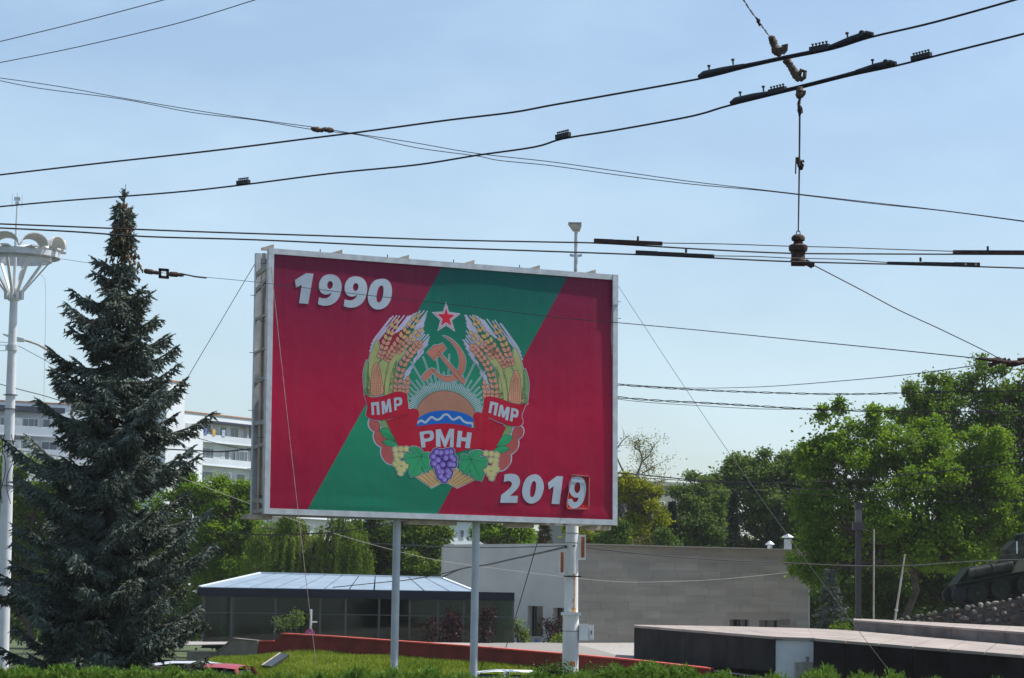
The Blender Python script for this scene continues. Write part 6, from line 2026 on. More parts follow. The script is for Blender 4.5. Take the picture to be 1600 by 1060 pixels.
def bough(h, a, lf, fill=False):
    f = h / SH
    c0 = np.array(ax(h))
    rl, rr_ = prad(c0[2] - 0.12)
    d = np.array([math.cos(a), math.sin(a), 0])
    w_ = (d[0] + 1) / 2
    R = max(0.06, (rl * (1 - w_) + rr_ * w_) * lf)
    sdv = np.array([-d[1], d[0], 0])
    slope0 = 0.34 * f - 0.20 + rng.normal() * 0.08           # rising near the top, sinking low down
    tip = 0.07
    n = max(3, int(R / 0.085))
    q = np.linspace(0, 1, n + 1)[1:]
    z = R * (slope0 * q + tip * q ** 3 - 0.16 * np.sin(q * 3.14))
    wob = np.cumsum(rng.normal(size=n) * 0.02)
    pth = c0 + d * (R * q)[:, None] + UP * z[:, None] + sdv * wob[:, None]
    st = max(1, n // 4)
    ks = [Vector(c0)] + [Vector(v) for v in pth[::st]]
    NB_.tube(ks, [max(0.007, 0.034 * (1 - i / len(ks)) * min(1, R)) for i in range(len(ks))], 4, cap=False)
    for i in range(n):
        qq = q[i]
        if qq < 0.2 and R > 0.6 and not fill: continue
        ld0 = unit((pth[min(i + 1, n - 1)] - pth[max(i - 1, 0)])[None])[0]
        S.append(pth[i] - ld0 * 0.08); D.append(ld0); L.append(0.16)
        lat = (0.13 + 0.56 * (1 - qq) ** 0.7 * min(1.0, R * 0.7)) * rng.uniform(0.6, 1.2)
        if R < 0.45: lat = min(lat, 0.15)
        for sg in (-1, 1):
            if rng.random() < 0.1: continue
            ld = unit((ld0 * 0.8 + sdv * sg * 0.8 + UP * (-0.38 + rng.normal() * 0.15))[None])[0]
            S.append(pth[i]); D.append(ld); L.append(lat)
            m = int(lat / 0.11)
            sv = np.cross(ld, UP)
            for j in range(m):
                sp_ = pth[i] + ld * lat * ((j + 0.7) / (m + 0.4))
                for s2 in (-1, 1):
                    td = unit((ld * 0.75 + sv * s2 * 0.65 + UP * (-0.55 + rng.normal() * 0.25))[None])[0]
                    S.append(sp_); D.append(td); L.append((0.08 + 0.09 * (1 - j / (m + 1))) * rng.uniform(0.75, 1.2))
        if rng.random() < 0.7:                             # hanging twig under the bough
            S.append(pth[i]); D.append(unit((ld0 * 0.25 + UP * -0.9 + rng.normal(size=3) * 0.2)[None])[0]); L.append(rng.uniform(0.10, 0.26) * min(1, R + 0.3))
    S.append(pth[-1]); D.append(unit((d * 0.75 + UP * 0.45)[None])[0]); L.append(0.15)
h = 0.5
while h < SH - 0.28:
    f = h / SH
    nb = int(round(10 - 4 * f)); off = rng.uniform(0, 6.283)
    wf = rng.uniform(0.84, 1.14)
    for k in range(nb):
        lf = wf * rng.choice([rng.uniform(0.6, 0.85), rng.uniform(0.85, 1.02), rng.uniform(0.95, 1.08)])
        bough(h + rng.normal() * 0.07, off + 6.283 * k / nb + rng.normal() * 0.2, lf)
    gap = 0.50 - 0.10 * f
    for k in range(8):                   # short shoots between the whorls
        bough(h + gap * rng.uniform(0.3, 0.8), rng.uniform(0, 6.283), rng.uniform(0.3, 0.66), True)
    h += gap
for k in range(26):                               # leader and its short top shoots
    hh = SH - rng.uniform(0.02, 0.75); p_ = np.array(ax(hh)); a = rng.uniform(0, 6.28)
    S.append(p_); D.append(unit(np.array([[math.cos(a), math.sin(a), rng.uniform(0.35, 1.1)]]))[0]); L.append(0.07 + (SH - hh) * 0.26 * rng.uniform(0.6, 1.2))
S.append(np.array(ax(SH - 0.3))); D.append(np.array([0.05, 0, 1.0])); L.append(0.36)
S, D, L = np.array(S), np.array(D), np.array(L)
print('spruce twigs', len(S))
NB_.build('boughs', m_bark, spruce, smooth=True)['kind'] = 'stuff'
V, Fs = brush(rng, S, D, L, 11, 0.050, 0.024, 0.95, 0.030)
mk('needles', V, Fs, lf_spruce, spruce)['kind'] = 'stuff'
cm = MB(); cm.lathe((0, 0, 0), (0, 0, -1), [(0, 0.006), (0.015, 0.018), (0.05, 0.021), (0.095, 0.014), (0.115, 0.004)], 7)
c0 = cm.build('cone', m_cone, spruce, smooth=True)
cme = c0.data
first = True
for k in range(230):
    py = rng.choice([rng.uniform(318, 415), rng.uniform(318, 380), rng.uniform(400, 520)], p=[0.52, 0.40, 0.08])
    z = P(195, py, YSP).z
    hh = z - SB.z
    rl, rr_ = prad(z); a = rng.uniform(0, 6.28); r = ((rl + rr_) / 2) * rng.uniform(0.75, 1.25)
    o = c0 if first else c0.copy()
    if not first: COL.objects.link(o)
    first = False
    q = ax(hh) + Vector((math.cos(a) * r, math.sin(a) * r, 0))
    o.location = q - SB
    o.rotation_euler = (rng.normal() * 0.25, rng.normal() * 0.25, rng.uniform(0, 6))
    s = rng.uniform(0.85, 1.25); o.scale = (s * 1.1, s * 1.1, s)
# cone mesh was built at the world origin relative to the tree: bring it back to its own origin
mw = Vector(SB)
for v in cme.vertices: v.co = v.co + mw

# ---------------------------------------------------------------- hedge along the road, boxwood, grass
rng = np.random.default_rng(9)
def spray_mass(name, label, xs, topf, Y0, Y1, n, mat, seed, lean=0.5, tw=(0.14, 0.34), k=12, nl=0.07, nw=0.022, cat='hedge', group=None, depth=0.45):
    rng = np.random.default_rng(seed)
    px = rng.uniform(xs[0], xs[1], n); Y = rng.uniform(Y0, Y1, n)
    S, D, L = [], [], []
    for i in range(n):
        top = topf(px[i], Y[i])
        py = top + abs(rng.normal()) * 14 + rng.random() ** 2 * 22
        p_ = np.array(P(px[i], py, Y[i]))
        a = rng.uniform(0, 6.283)
        d = unit(np.array([[math.cos(a) * lean * 1.3 + 0.15, math.sin(a) * lean, rng.uniform(0.35, 1.0)]]))[0]
        ln = rng.uniform(*tw)
        S.append(p_ - d * ln * 0.7); D.append(d); L.append(ln)
        for j in range(3):
            a2 = rng.uniform(0, 6.283)
            dd = unit((d + 0.6 * np.array([math.cos(a2), math.sin(a2), 0.1]))[None])[0]
            S.append(p_ - d * ln * rng.uniform(0.1, 0.7)); D.append(dd); L.append(ln * rng.uniform(0.35, 0.6))
    V, Fs = brush(rng, np.array(S), np.array(D), np.array(L), k, nl, nw, 0.5)
    return V, Fs
hp = [(-80, 1040), (20, 1038), (60, 1040), (110, 1037), (150, 1040), (210, 1042), (260, 1040), (300, 1044), (335, 1046), (380, 1049), (430, 1050), (470, 1052), (520, 1050), (545, 1044), (575, 1040), (610, 1044), (640, 1046), (665, 1041), (700, 1046), (740, 1052), (800, 1054), (830, 1050), (900, 1050), (930, 1046), (955, 1040), (985, 1034), (1015, 1032), (1045, 1034), (1075, 1040), (1100, 1046), (1140, 1050), (1180, 1056), (1700, 1064)]
def htop(px, Y):
    for a, c in zip(hp[:-1], hp[1:]):
        if a[0] <= px <= c[0]:
            f = (px - a[0]) / (c[0] - a[0]); y = a[1] + (c[1] - a[1]) * f
            return y + 8 + 3.5 * math.sin(px * 0.11) + (Y - 54.5) * 2.0
    return 1060
V, Fs = spray_mass('hedge', '', (-80, 1190), htop, 53.0, 56.4, 9500, lf_juniper, 91)
q = P(550, 1060, 55)
hedge = thing('juniper_hedge', Vector((q.x, 55, GROUND)), 'long feathery green juniper hedge along the bottom of the picture', 'hedge')
mk('foliage', V, Fs, lf_juniper, hedge)['kind'] = 'stuff'
b = MB(); a, c = P(-80, 1060, 55), P(1190, 1060, 55); rk = random.Random(5)
x = a.x
while x < c.x:
    b.tube([(x, 54.6 + rk.uniform(-.6, .6), GROUND), (x + rk.uniform(-.2, .2), 54.8, GROUND + 0.5), (x + rk.uniform(-.4, .4), 54.8 + rk.uniform(-.6, .6), 0.55)], [0.03, 0.025, 0.012], 5); x += 0.3
b.build('stems', m_bark, hedge)
V, Fs = spray_mass('t', '', (-80, 1190), lambda x, y: htop(x, y) + 26, 52.6, 56.4, 5000, lf_juniper, 92, tw=(0.2, 0.4), k=8, nl=0.09, nw=0.04)
mk('lower_foliage', V, Fs, lf_juniper, hedge)['kind'] = 'stuff'
for i, (px, wd, top, n) in enumerate(((1268, 16, 1046, 60), (1290, 20, 1042, 90), (1345, 40, 1050, 150), (1215, 34, 1052, 130), (1395, 26, 1050, 80), (1455, 40, 1056, 90), (1560, 60, 1058, 120))):
    V, Fs = spray_mass('x', '', (px - wd, px + wd), lambda x, y: top + 0.5 * abs(x - px), 54, 56, n, lf_juniper, 100 + i, lean=0.35, tw=(0.2, 0.42))
    q = P(px, 1070, 55)
    t = thing('juniper_bush', Vector((q.x, 55, GROUND)), ('small juniper tuft standing before the pale stone steps', 'upright juniper tuft before the left end of the right black wall', 'low wide juniper tuft before the middle of the right black wall', 'juniper tuft before the white side wall', 'spiky juniper tuft at the foot of the thin guy wire', 'low juniper tuft before the black wall below the leaning pole', 'rightmost low juniper tuft at the picture edge')[i], 'bush', 'juniper bushes right of the hedge')
    mk('foliage', V, Fs, lf_juniper, t)['kind'] = 'stuff'
    b = MB()
    for k in range(5): b.tube([(q.x + (k - 2) * 0.1, 55, GROUND), (q.x + (k - 2) * 0.13, 55, 0.6)], [0.03, 0.015], 5)
    b.build('stems', m_bark, t)
def boxbush(label, lobes, Y, base_px, seed):
    shrub('boxwood_bush', label, lobes, Y, base_px, GROUND, lf_box, seed, leaf=0.055, dens=500, per=20, clump=0.07, group='boxwood bushes in the hedge')
boxbush('round boxwood bush just left of the white lamp post foot', [(868, 1050, 22, 14), (850, 1055, 18, 14), (884, 1056, 14, 14)], 55.2, 866, 61)
boxbush('small loose boxwood bush right of the white lamp post foot', [(938, 1050, 20, 10), (925, 1055, 14, 10)], 56.6, 936, 62)

# grass on the bank
rng = np.random.default_rng(14)
tri = np.array([[BANKV[f_[0]], BANKV[f_[1]], BANKV[f_[2]], BANKV[f_[3]]] for f_ in BANKF])
area = np.linalg.norm(np.cross(tri[:, 1] - tri[:, 0], tri[:, 3] - tri[:, 0]), axis=1)
N_ = 70000
idx = rng.choice(len(tri), N_, p=area / area.sum())
a_, b_ = rng.random((N_, 1)), rng.random((N_, 1))
T_ = tri[idx]
Cg = (T_[:, 0] * (1 - a_) + T_[:, 1] * a_) * (1 - b_) + (T_[:, 3] * (1 - a_) + T_[:, 2] * a_) * b_
Dg = unit(np.concatenate([rng.normal(size=(N_, 2)) * 0.45, np.ones((N_, 1))], 1))
Ng = unit(np.cross(Dg, rng.normal(size=(N_, 3))))
pat = 0.5 + 0.5 * np.sin(Cg[:, 0] * 1.3 + 2 * np.sin(Cg[:, 1] * 1.1)) * np.sin(Cg[:, 0] * 0.45 + 1.0)
Lg = rng.uniform(0.06, 0.16, N_) * (0.7 + 0.8 * pat)
V, Fs = leaf_quads(Cg, Dg, Ng, Lg, np.full(N_, 0.022))
o = mk('grass', V, Fs, lf_grass); tag(o, 'bright uneven grass growing on the bank below the red wall', 'grass', kind='stuff')
# ---------------------------------------------------------------- overhead wires and their fittings
class Wire:
    def __init__(s, name, label, pts, Y0, Y1, dia, mat=None, cat='wire', group='overhead trolley and span wires', twist=0.0):
        s.x0, s.x1, s.Y0, s.Y1 = pts[0][0], pts[-1][0], Y0, Y1
        s.q = pts
        W3 = [s.pt(*p) for p in pts]
        s.path = catm(W3, 5)
        # wires that leave the picture run on to their next support
        far = 45 if min(Y0, Y1) > 60 else 22
        if pts[0][0] <= 0 or pts[0][1] < 0: s.path.insert(0, s.path[0] + (s.path[0] - s.path[2]).normalized() * far)
        if pts[-1][0] >= 1600 or pts[-1][1] < 0: s.path.append(s.path[-1] + (s.path[-1] - s.path[-3]).normalized() * far)
        b = MB()
        if twist:
            Pt = []
            for a, c in zip(s.path[:-1], s.path[1:]):
                n = max(1, int((c - a).length / 0.12))
                Pt += [a.lerp(c, i / n) for i in range(n)]
            for ph in (0, math.pi):
                b.tube([p + Vector((0, math.cos(i * 0.9 + ph), math.sin(i * 0.9 + ph))) * twist for i, p in enumerate(Pt)], dia / 2, 5)
        else:
            b.tube(s.path, dia / 2, 6)
        s.o = b.build(name, mat or m_cable, smooth=True)
        tag(s.o, label, cat, group)
    def depth(s, px):
        t = (px - s.x0) / (s.x1 - s.x0) if s.x1 != s.x0 else 0
        return 1 / ((1 - t) / s.Y0 + t / s.Y1)
    def pt(s, px, py): return P(px, py, s.depth(px))
    def at(s, px):
        """point on the wire and its direction"""
        best = min(range(len(s.path) - 1), key=lambda i: abs((PX(s.path[i])[0] + PX(s.path[i + 1])[0]) / 2 - px))
        a, c = s.path[best], s.path[best + 1]
        xa, xc = PX(a)[0], PX(c)[0]
        f = (px - xa) / (xc - xa) if xc != xa else 0
        return a.lerp(c, f), (c - a).normalized()

W_A = Wire('trolley_wire', 'upper thick trolley wire climbing from left edge to the top right', [(-30, 277), (150, 256), (330, 236), (480, 217), (560, 207), (700, 188), (800, 176), (860, 165), (940, 151), (1090, 124), (1160, 107), (1222, 93), (1300, 77), (1362, 58), (1460, 35), (1600, -4), (1700, -34)], 22.1, 15.6, 0.014)
W_B = Wire('trolley_wire', 'lower thick trolley wire climbing from left edge to the right edge', [(-30, 326), (100, 314), (270, 301), (380, 289), (520, 271), (650, 258), (745, 243), (835, 230), (880, 217), (960, 204), (1060, 186), (1100, 177), (1140, 165), (1250, 138), (1330, 118), (1400, 103), (1500, 78), (1600, 53), (1700, 26)], 23.8, 16.4, 0.014)
W_C = Wire('trolley_wire', 'upper of the two level trolley wires above the billboard', [(-30, 349), (100, 354), (300, 362), (500, 368.5), (690, 375), (860, 378.5), (930, 380), (1035, 386), (1120, 391), (1235, 396), (1360, 397), (1490, 397.5), (1640, 398)], 25.0, 26.3, 0.016)
W_D = Wire('trolley_wire', 'lower of the two level trolley wires above the billboard', [(-30, 355), (110, 362), (230, 370), (400, 375), (600, 384), (800, 391), (995, 398), (1115, 403.5), (1235, 409), (1390, 413), (1530, 417), (1640, 420.5)], 24.5, 25.8, 0.016)
W_C2 = Wire('feeder_wire', 'short thin wire above the upper level trolley wire near the hanger', [(1033, 380), (1130, 381.5), (1235, 385), (1300, 386.5), (1400, 390), (1492, 393)], 25.6, 26.1, 0.010)
W_D2 = Wire('feeder_wire', 'short thin wire above the lower level trolley wire near the hanger', [(1113, 400), (1180, 401), (1235, 403.5), (1280, 404.5), (1330, 406), (1387, 410.5)], 25.0, 25.5, 0.010)
Wire('span_wire', 'thin wire crossing the top left corner, nearest the corner', [(-20, 70), (120, 36), (260, -1), (330, -20)], 30, 27, 0.010, m_cablegrey)
Wire('span_wire', 'thin wire crossing the top left, farther from the corner', [(-20, 102), (120, 74), (280, 36), (402, -1), (460, -18)], 31, 27, 0.010, m_cablegrey)
X1 = Wire('span_wire', 'upper strand of the pair sinking from left edge to the right edge', [(-30, 118), (90, 135), (200, 155), (345, 179), (430, 191), (490, 199), (560, 210), (640, 222), (745, 240), (860, 253), (960, 267), (1080, 284), (1200, 298), (1330, 313), (1480, 330), (1640, 351)], 36, 31, 0.011, m_cablegrey)
Wire('span_wire', 'lower strand of the pair sinking from left edge to the right edge', [(-30, 120), (60, 138), (190, 155), (300, 176), (400, 188), (490, 203), (560, 211), (650, 231), (745, 244), (780, 251), (860, 259), (960, 273), (1080, 288), (1200, 299), (1360, 318), (1480, 330.5), (1640, 352)], 36.1, 31.1, 0.011, m_cablegrey)
G_ = Wire('span_wire', 'sagging wire running from the lamp column across the billboard face', [(25, 397), (90, 404), (150, 413), (225, 423), (285, 430), (400, 441), (560, 460), (690, 474), (860, 495), (960, 504), (1090, 516), (1250, 532), (1400, 547), (1545, 562)], 86, 30, 0.013, m_cable)
Wire('span_wire', 'straight wire from the hanger down to the junction at the right edge', [(1272, 415), (1345, 453), (1405, 485), (1470, 515), (1540, 549), (1562, 561)], 25.9, 30, 0.011, m_cablegrey)
Wire('span_wire', 'thin wire rising from the billboard edge to the junction', [(940, 598), (1060, 606), (1180, 605), (1320, 595), (1440, 583), (1545, 568)], 70, 30.2, 0.012, m_cablegrey)
Wire('power_cable', 'twisted cable running level across the top of the right trees', [(930, 598), (1000, 604), (1100, 610), (1240, 615), (1340, 616), (1460, 613), (1650, 610)], 78, 74, 0.022, m_cable, twist=0.020)
Wire('power_cable', 'lower twisted cable crossing in front of the right trees', [(930, 617), (1010, 625), (1120, 631), (1220, 637), (1300, 641), (1400, 643), (1650, 644)], 78, 74, 0.024, m_cable, twist=0.022)
Wire('power_cable', 'thin cable just under the lower twisted cable', [(930, 619), (1000, 628), (1090, 634), (1180, 639), (1260, 640), (1310, 642)], 78.4, 75.6, 0.018, m_cable)
Wire('power_cable', 'double cable low behind the board passing the bare tree', [(930, 736), (1000, 742), (1060, 748), (1110, 752), (1180, 754), (1280, 753), (1420, 742), (1650, 716)], 120, 116, 0.055, m_cable)
Wire('power_cable', 'thin cable below the double cable passing the bare tree', [(930, 744), (1020, 748), (1110, 754), (1220, 762), (1330, 766), (1460, 762), (1650, 750)], 121, 117, 0.035, m_cable)
Wire('power_cable', 'thin cable lower still across the dark right trees', [(930, 775), (1060, 772), (1180, 768), (1300, 775), (1450, 784), (1650, 782)], 122, 116, 0.03, m_cable)
Wire('power_cable', 'dark cable from the lamp post along the hall wall to the tank', [(896, 853), (960, 861), (1050, 870), (1140, 876), (1235, 880), (1330, 884), (1420, 884), (1510, 878), (1650, 872)], 66.4, 100, 0.035, m_cable)
Wire('power_cable', 'thick black cable from the lamp post down to the pavilion roof', [(884, 855), (850, 863), (800, 874), (760, 883), (722, 889), (691, 902)], 66.4, 110, 0.055, m_cable)
Wire('power_cable', 'thin dark cable continuing left over the pavilion roof', [(720, 889), (690, 897), (640, 906), (600, 910), (560, 914), (520, 918)], 104, 122, 0.04, m_cable)
Wire('power_cable', 'pale cable sagging from the board corner along the hall wall', [(286, 748), (360, 776), (440, 806), (530, 836), (600, 856), (670, 873), (732, 883), (810, 893), (885, 902), (940, 907.5), (992, 910), (1060, 908.5), (1130, 905), (1232, 895)], 96, 118, 0.016, m_cablepale)
Wire('power_cable', 'thin dark cable across the hall left wing under its roof', [(560, 848), (640, 852), (700, 855), (780, 856), (884, 853)], 110, 66.5, 0.03, m_cable)
Wire('power_cable', 'dark cable across the trees under the board', [(270, 832), (360, 834), (430, 836), (520, 832), (580, 823), (640, 812)], 100, 96, 0.045, m_cable)
Wire('power_cable', 'double cable left of the board before the white flats', [(255, 702), (300, 704), (345, 706), (398, 701)], 112, 108, 0.06, m_cable)
Wire('power_cable', 'thin cable slanting before the white flats left of the board', [(280, 676), (320, 688), (360, 698), (400, 706)], 111, 108, 0.03, m_cable)
Wire('power_cable', 'cable running left from the lamp column behind the spruce', [(-30, 592), (20, 606), (70, 619), (120, 634), (180, 650)], 90, 110, 0.03, m_cable)
Wire('power_cable', 'fine cable level with the lamp column bracket', [(-20, 534), (18, 537), (50, 552), (90, 574), (130, 596)], 88, 110, 0.022, m_cablegrey)
Wire('power_cable', 'cable leaving the lamp column low over the balconies', [(-30, 712), (20, 705), (60, 708), (110, 716), (180, 722)], 92, 110, 0.03, m_cable)
Wire('hanging_cord', 'thin cord hanging straight down from the petal ring', [(62, 428), (70, 438), (71.5, 470), (70.8, 520), (69.5, 560), (68, 664)], 87.0, 86.9, 0.012, m_cablepale)
# guys of the billboard
def guy(label, p0, p1, dia, mat, sag=0.05):
    p0, p1 = Vector(p0), Vector(p1)
    pts = [p0.lerp(p1, i / 8) - Vector((0, 0, sag * math.sin(math.pi * i / 8))) for i in range(9)]
    b = MB(); b.tube(catm(pts, 3), dia / 2, 6)
    tag(b.build('guy_wire', mat, smooth=True), label, 'wire', 'guy wires of the billboard')
gl = P(285, 602, 66); d = gl - U(-0.02, 5.66, -DEP); e = U(-0.02, 5.66, -DEP) + d * ((GROUND - U(-0.02, 5.66, -DEP).z) / d.z)
guy('dark guy wire falling left from the top of the board behind the spruce', U(-0.02, 5.66, -DEP), e, 0.017, m_cablegrey)
gr = P(1150, 706, 60); a0 = U(BW + 0.03, BH - 0.25, -0.05); d = gr - a0; e = a0 + d * ((0.4 - a0.z) / d.z)
guy('long guy wire falling right from the top corner of the board to the platform', a0, e, 0.011, m_cable, 0.25)
a0 = U(0.05, BH - 0.42, 0.02); e = P(494, 1040, 57.5)
guy('pale brown guy wire down the front of the board at its left side', a0, e, 0.014, m_guy, 0.12)
guy('dark guy wire behind the board right of the right post', P(840, 846, 64.5), P(786, 1026, 70.5), 0.022, m_cable, 0.05)

# ---- fittings on the trolley wires
def clamp(W, px, label, L=0.11, H=0.035, nb=6, up_=0.012, group='bolted clamps on the trolley wires', dark=m_black):
    p, d = W.at(px); _, x, y = frame(d)
    if y.z < 0: y = -y
    t = thing('wire_clamp', p, label, 'clamp', group)
    b = MB(); c = p + y * (H / 2 + 0.004); b.box(c, d * (L / 2), x * 0.016, y * (H / 2)); b.build('body', dark, t)
    for i in range(nb):
        q = c + y * (H / 2) + d * L * ((i + 0.5) / nb - 0.5) * 0.92
        b = MB(); b.cyl(q, q + y * 0.012, 0.0045, n=6); b.lathe(q + y * 0.012, y, [(0, 0.009), (0.008, 0.009)], 6); b.build('bolt', dark, t)
    return t
clamp(W_B, 380, 'small bolted clamp on the lower thick wire above the spruce', 0.135, 0.032, 6)
clamp(W_B, 880, 'small bolted clamp on the lower thick wire above the board', 0.125, 0.034, 6)
clamp(W_B, 1440, 'bolted clamp on the lower thick wire near the right edge', 0.145, 0.030, 6)
clamp(W_A, 1281, 'bolted clamp riding on the upper splice bar', 0.14, 0.036, 5)
clamp(W_B, 1215, 'bolted clamp riding on the lower splice bar', 0.135, 0.034, 5)
m_alum = M('dark_aluminium', (0.022, 0.026, 0.032), 0.5, metal=0.4, var=0.4, vscale=18)
def splice(W, x0, x1, label, thick):
    """curved current bar clamped to the wire: two swollen jaws joined by a slim bar"""
    p0, d = W.at(x0)
    t = thing('splice_bar', p0, label, 'splice bar', 'splice bars on the trolley wires')
    span = x1 - x0
    prof = [(0, .55), (.03, 1.0), (.14, .92), (.26, .60), (.36, .50), (.50, .48), (.66, .50), (.76, .62), (.88, 1.0), (.97, 1.05), (1, .6)]
    pts, rr = [], []
    for f, r in prof:
        p, d = W.at(x0 + span * f); _, x, y = frame(d)
        if y.z < 0: y = -y
        pts.append(p + y * (thick * r * 0.75 + 0.004)); rr.append(thick * r)
    b = MB(); b.tube(pts[3:9], [r * 0.8 for r in rr[3:9]], 10); b.build('bar', m_alum, t, smooth=True)
    for sl in (slice(0, 4), slice(7, 11)):
        b = MB(); b.tube(pts[sl], rr[sl], 10); b.build('jaw', m_alum, t, smooth=True)
    for f in (0.06, 0.2, 0.86):
        p, d = W.at(x0 + span * f); _, x, y = frame(d)
        if y.z < 0: y = -y
        q = p + y * (thick * 1.6)
        b = MB(); b.cyl(q, q + y * 0.03, 0.006, n=6); b.lathe(q + y * 0.028, y, [(0, 0.012), (0.01, 0.012)], 6); b.build('bolt', m_black, t)
    p, d = W.at(x0 + span * 0.93); _, x, y = frame(d)
    b = MB(); b.lathe(p + d * 0.03 + y * 0.03 - x * 0.035, x, [(0, 0.02), (0.07, 0.02)], 10); b.build('clamp_ring', m_alum, t)
splice(W_A, 1092, 1364, 'upper long splice bar with swollen ends at the top right', 0.024)
splice(W_B, 1142, 1400, 'lower long splice bar with swollen ends at the top right', 0.024)
m_rustbar = M('rusty_bar', (0.045, 0.022, 0.018), 0.75, var=0.5, vscale=9)
def flatbar(W, x0, x1, y0, y1, h0, h1, label, mat):
    a, c = P(x0, y0, W.depth(x0)), P(x1, y1, W.depth(x1))
    t = thing('wire_runner', a, label, 'wire runner', 'flat runners on the level trolley wires')
    d = (c - a); m = a.lerp(c, 0.3); _, x, y = frame(d)
    if y.z < 0: y = -y
    for f0, f1, hh in ((0, 0.28, h0), (0.28, 0.62, (h0 + h1) / 2), (0.62, 1.0, h1)):
        b = MB(); b.bar(a + d * (f0 + 0.002), a + d * (f1 - 0.002), 0.03, hh, y); b.build('section', mat, t)
    b = MB(); q = a + d * 0.64 + y * 0.02; b.cyl(q, q + y * 0.04, 0.012, n=6); b.build('bolt', m_black, t)
    for f in (0.05, 0.16):
        b = MB(); q = a + d * f - x * 0.016; b.lathe(q, -x, [(0, 0.012), (0.008, 0.012)], 8); b.build('bolt', m_steel_old, t)
flatbar(W_C, 928, 1035, 376.5, 381, 0.042, 0.036, 'rust brown flat runner on the upper level wire just right of the street lamp', m_rustbar)
flatbar(W_D, 993, 1116, 395, 400.5, 0.042, 0.030, 'black flat runner on the lower level wire above the board corner', m_black)
flatbar(W_C, 1640, 1489, 395, 394.5, 0.040, 0.040, 'rust brown flat runner on the upper level wire at the right edge', m_rustbar)
flatbar(W_D, 1531, 1386, 414, 411.5, 0.040, 0.028, 'black flat runner on the lower level wire near the right edge', m_black)

# insulated hanger between the level wires
YK = 25.7
def HK(px, py): return P(px, py, YK)
t = thing('wire_hanger', HK(1247, 411), 'brown insulated hanger carrying the two level trolley wires', 'insulator')
sK = F / YK
b = MB(); prof = [(412, 10), (408, 13), (405, 11), (396, 11), (393, 12)]; q = HK(1247, 412)
b.lathe(q, (0, 0, 1), [((412 - y) / sK, r / sK) for y, r in prof], 14); b.build('lower_block', m_rust, t, smooth=True)
b = MB(); prof = [(392.5, 14), (389, 15), (384, 15), (382, 12), (381, 8), (377, 7)]
b.lathe(q, (0, 0, 1), [((412 - y) / sK, r / sK) for y, r in prof], 14); b.build('cap', m_rust, t, smooth=True)
b = MB(); prof = [(377, 7), (375.5, 10.5), (371, 11), (368, 9), (366, 6)]
b.lathe(q, (0, 0, 1), [((412 - y) / sK, r / sK) for y, r in prof], 14); b.build('insulator', m_rust, t, smooth=True)
b = MB(); b.tube([q + Vector((0.018 * math.cos(a), 0, (412 - 363.5) / sK + 0.022 * math.sin(a))) for a in (i * 0.63 for i in range(11))], 0.005, 6); b.build('eye', m_rust, t)
b = MB(); b.bar(HK(1236, 407), HK(1272, 415), 0.05, 0.035); b.bar(HK(1258, 409), HK(1270, 416), 0.04, 0.05); b.build('arm', m_rust, t)
b = MB(); b.lathe(HK(1236, 411) + Vector((0, -0.02, 0)), (1, 0, 0), [(0, 0.035), (0.13, 0.035)], 10); b.build('clamp', m_rust, t)
# drop wire and its fittings
Wd_ = Wire('drop_wire', 'vertical wire between the splice bars and the hanger', [(1249.6, 178), (1249.2, 230), (1248.5, 290), (1247.3, 362)], 17.8, 25.6, 0.013, m_cablegrey)
YM_ = 19.2
def chunk(label, pts, rr, Y, mat, name='insulator', group='brown wrapped insulators at the splice bars', extra=()):
    Q = [P(x, y, Y) for x, y in pts]; s = F / Y
    t = thing(name, Q[0], label, 'insulator', group)
    rk = random.Random(int(pts[0][0]))
    V = []; R = []
    for i in range(len(Q) - 1):
        for j in range(5):
            V.append(Q[i].lerp(Q[i + 1], j / 5)); R.append((rr[i] + (rr[i + 1] - rr[i]) * j / 5) / s * rk.uniform(0.85, 1.15))
    V.append(Q[-1]); R.append(rr[-1] / s)
    b = MB(); b.tube(V, R, 9); b.build('body', mat, t, smooth=True, auto=70)
    for ex in extra:
        b = MB(); b.tube([P(x, y, Y - 0.02) for x, y in ex[0]], ex[1] / s, 7); b.build('loop', mat, t, smooth=True)
    return t
m_wrap = M('wrapped_insulator', (0.075, 0.05, 0.036), 0.75, var=0.6, vscale=28, bump=0.6, bscale=40)
chunk('ragged brown insulator just above the upper splice bar', [(1202, 57), (1207, 62), (1210, 72), (1214, 80), (1221, 86)], [3, 6.5, 6, 9, 6], 17.7, m_wrap, extra=(([(1223, 84), (1228, 78), (1229, 70), (1224, 72), (1222, 80)], 3.2),))
chunk('ragged brown insulator between the two splice bars', [(1224, 94), (1231, 97), (1238, 108), (1244, 118), (1250, 126)], [4, 6.5, 6, 7, 5], 17.7, m_wrap, extra=(([(1250, 126), (1257, 121), (1258, 112), (1252, 110), (1249, 117)], 3.5),))
chunk('short brown insulator just under the lower splice bar', [(1250, 136), (1250, 143), (1250, 151), (1251, 154)], [4, 6.5, 7, 3], 17.7, m_wrap, extra=(([(1253, 152), (1257, 147), (1258, 142)], 2.0),))
chunk('small wire knot high on the vertical drop wire', [(1250, 153), (1248, 163), (1250, 173), (1249, 182)], [2.2, 2.6, 3.4, 1.5], 17.8, m_rust, extra=(([(1247, 163), (1253, 168), (1254, 176), (1249, 180), (1246, 172)], 0.9),))
chunk('dark split fitting halfway down the vertical drop wire', [(1246, 246), (1248, 252), (1251, 259), (1252, 266)], [3, 4, 5.5, 2], 19.65, m_rust, extra=(([(1244, 246), (1243.5, 258), (1243, 272)], 1.1), ([(1252, 253), (1255, 251), (1256, 254)], 1.8)))
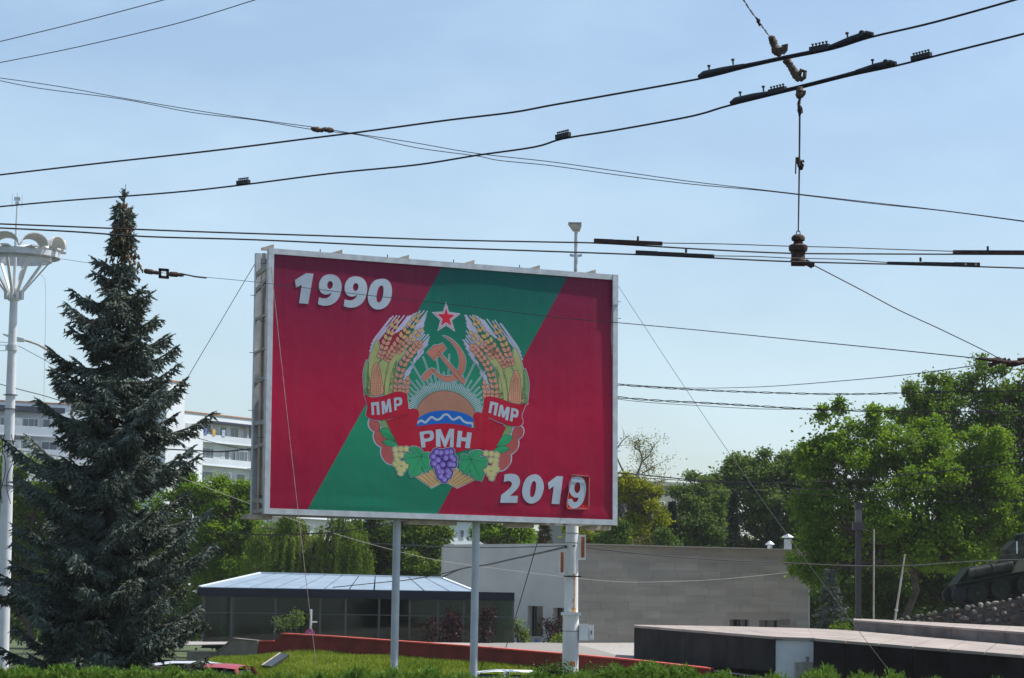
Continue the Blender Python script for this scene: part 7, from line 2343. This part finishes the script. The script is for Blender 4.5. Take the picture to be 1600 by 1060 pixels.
Wt = Wire('span_wire', 'twisted wire from the top edge down to the ragged insulator', [(1150, -16), (1163, 2), (1172, 16), (1184, 32), (1194, 46), (1203, 58)], 18.0, 17.7, 0.006, m_cable, twist=0.006)
chunk('small wire knot on the twisted wire at the top edge', [(1182, 28), (1185, 33), (1187, 41)], [1.5, 3.2, 1.2], 17.8, m_rust, extra=(([(1187, 30), (1182, 35)], 1.0),))
chunk('brown double bead insulator on the left part of the sinking pair', [(486, 200), (490, 202), (497, 203), (503, 204), (505, 202), (510, 203), (518, 204), (522, 205)], [2, 4.2, 4.6, 3.6, 3, 4.4, 4.4, 2], 33.5, m_wrap, group=None)
# turnbuckle on the wire in front of the spruce
YT_ = G_.depth(255)
sT = F / YT_
t = thing('turnbuckle', P(225, 424, YT_), 'rusty turnbuckle with an open square eye right of the spruce tip', 'turnbuckle')
for x0, y0, x1, y1 in ((225, 423.5, 248, 427), (264, 428.5, 287, 430)):
    b = MB(); a, c = P(x0, y0, YT_), P(x1, y1, YT_); d = (c - a); L_ = d.length
    b.lathe(a, d, [(0, 2.5 / sT), (L_ * .1, 4.2 / sT), (L_ * .55, 4.2 / sT), (L_ * .65, 3 / sT), (L_ * .8, 3.3 / sT), (L_, 2.6 / sT)], 10); b.build('rod_end', m_rust, t, smooth=True)
cq = [P(250, 421.5, YT_), P(262, 422.5, YT_), P(262, 434, YT_), P(250, 433, YT_)]
b = MB()
for i in range(4): b.bar(cq[i] + (cq[i] - cq[(i + 1) % 4]) * 0.12, cq[(i + 1) % 4] - (cq[i] - cq[(i + 1) % 4]) * 0.12, 4.2 / sT, 4.2 / sT)
b.build('square_eye', m_rust, t)
p, d = G_.at(322)
b = MB(); b.tube([P(287, 430, YT_) + Vector((0, 0, 0.02)), P(305, 432.5, G_.depth(305)), P(322, 434.4, G_.depth(322))], 0.02, 5); b.build('tail_wire', m_cable, t)
# junction of wires at the right edge
YJ = 30.2
t = thing('wire_junction', P(1560, 563, YJ), 'tangle of rusty insulators joining three wires at the right edge', 'junction')
for k, (pts, r_) in enumerate((([(1530, 560), (1540, 561), (1547, 563)], 2.8), ([(1545, 562), (1560, 564), (1575, 567), (1590, 566)], 3.2), ([(1545, 572), (1552, 569), (1562, 565), (1572, 562)], 3.4), ([(1572, 570), (1585, 570), (1600, 566), (1615, 566)], 3.6), ([(1590, 562), (1603, 561), (1625, 563)], 2.6), ([(1575, 561), (1580, 567), (1578, 572)], 2.6), ([(1553, 561), (1560, 559), (1566, 562)], 1.6))):
    b = MB(); b.tube([P(x, y, YJ + 0.02 * k) for x, y in pts], r_ / (F / YJ), 8); b.build('insulator' if k in (0, 2, 3) else 'link', m_rust, t, smooth=True)
# ---------------------------------------------------------------- summer haze over the whole place
hm = bpy.data.materials.new('haze')
hm.use_nodes = True
t_ = hm.node_tree
t_.nodes.remove(t_.nodes['Principled BSDF'])
pv = t_.nodes.new('ShaderNodeVolumePrincipled')
pv.inputs['Color'].default_value = (0.93, 0.96, 1.0, 1)
pv.inputs['Density'].default_value = 0.00012
t_.links.new(pv.outputs[0], t_.nodes['Material Output'].inputs['Volume'])
b = MB(); b.abox((-1540, -240, GROUND - 1.0), (1540, 1540, 42))
o = b.build('haze', hm); o['kind'] = 'stuff'; o['label'] = 'thin summer haze lying over the whole park'
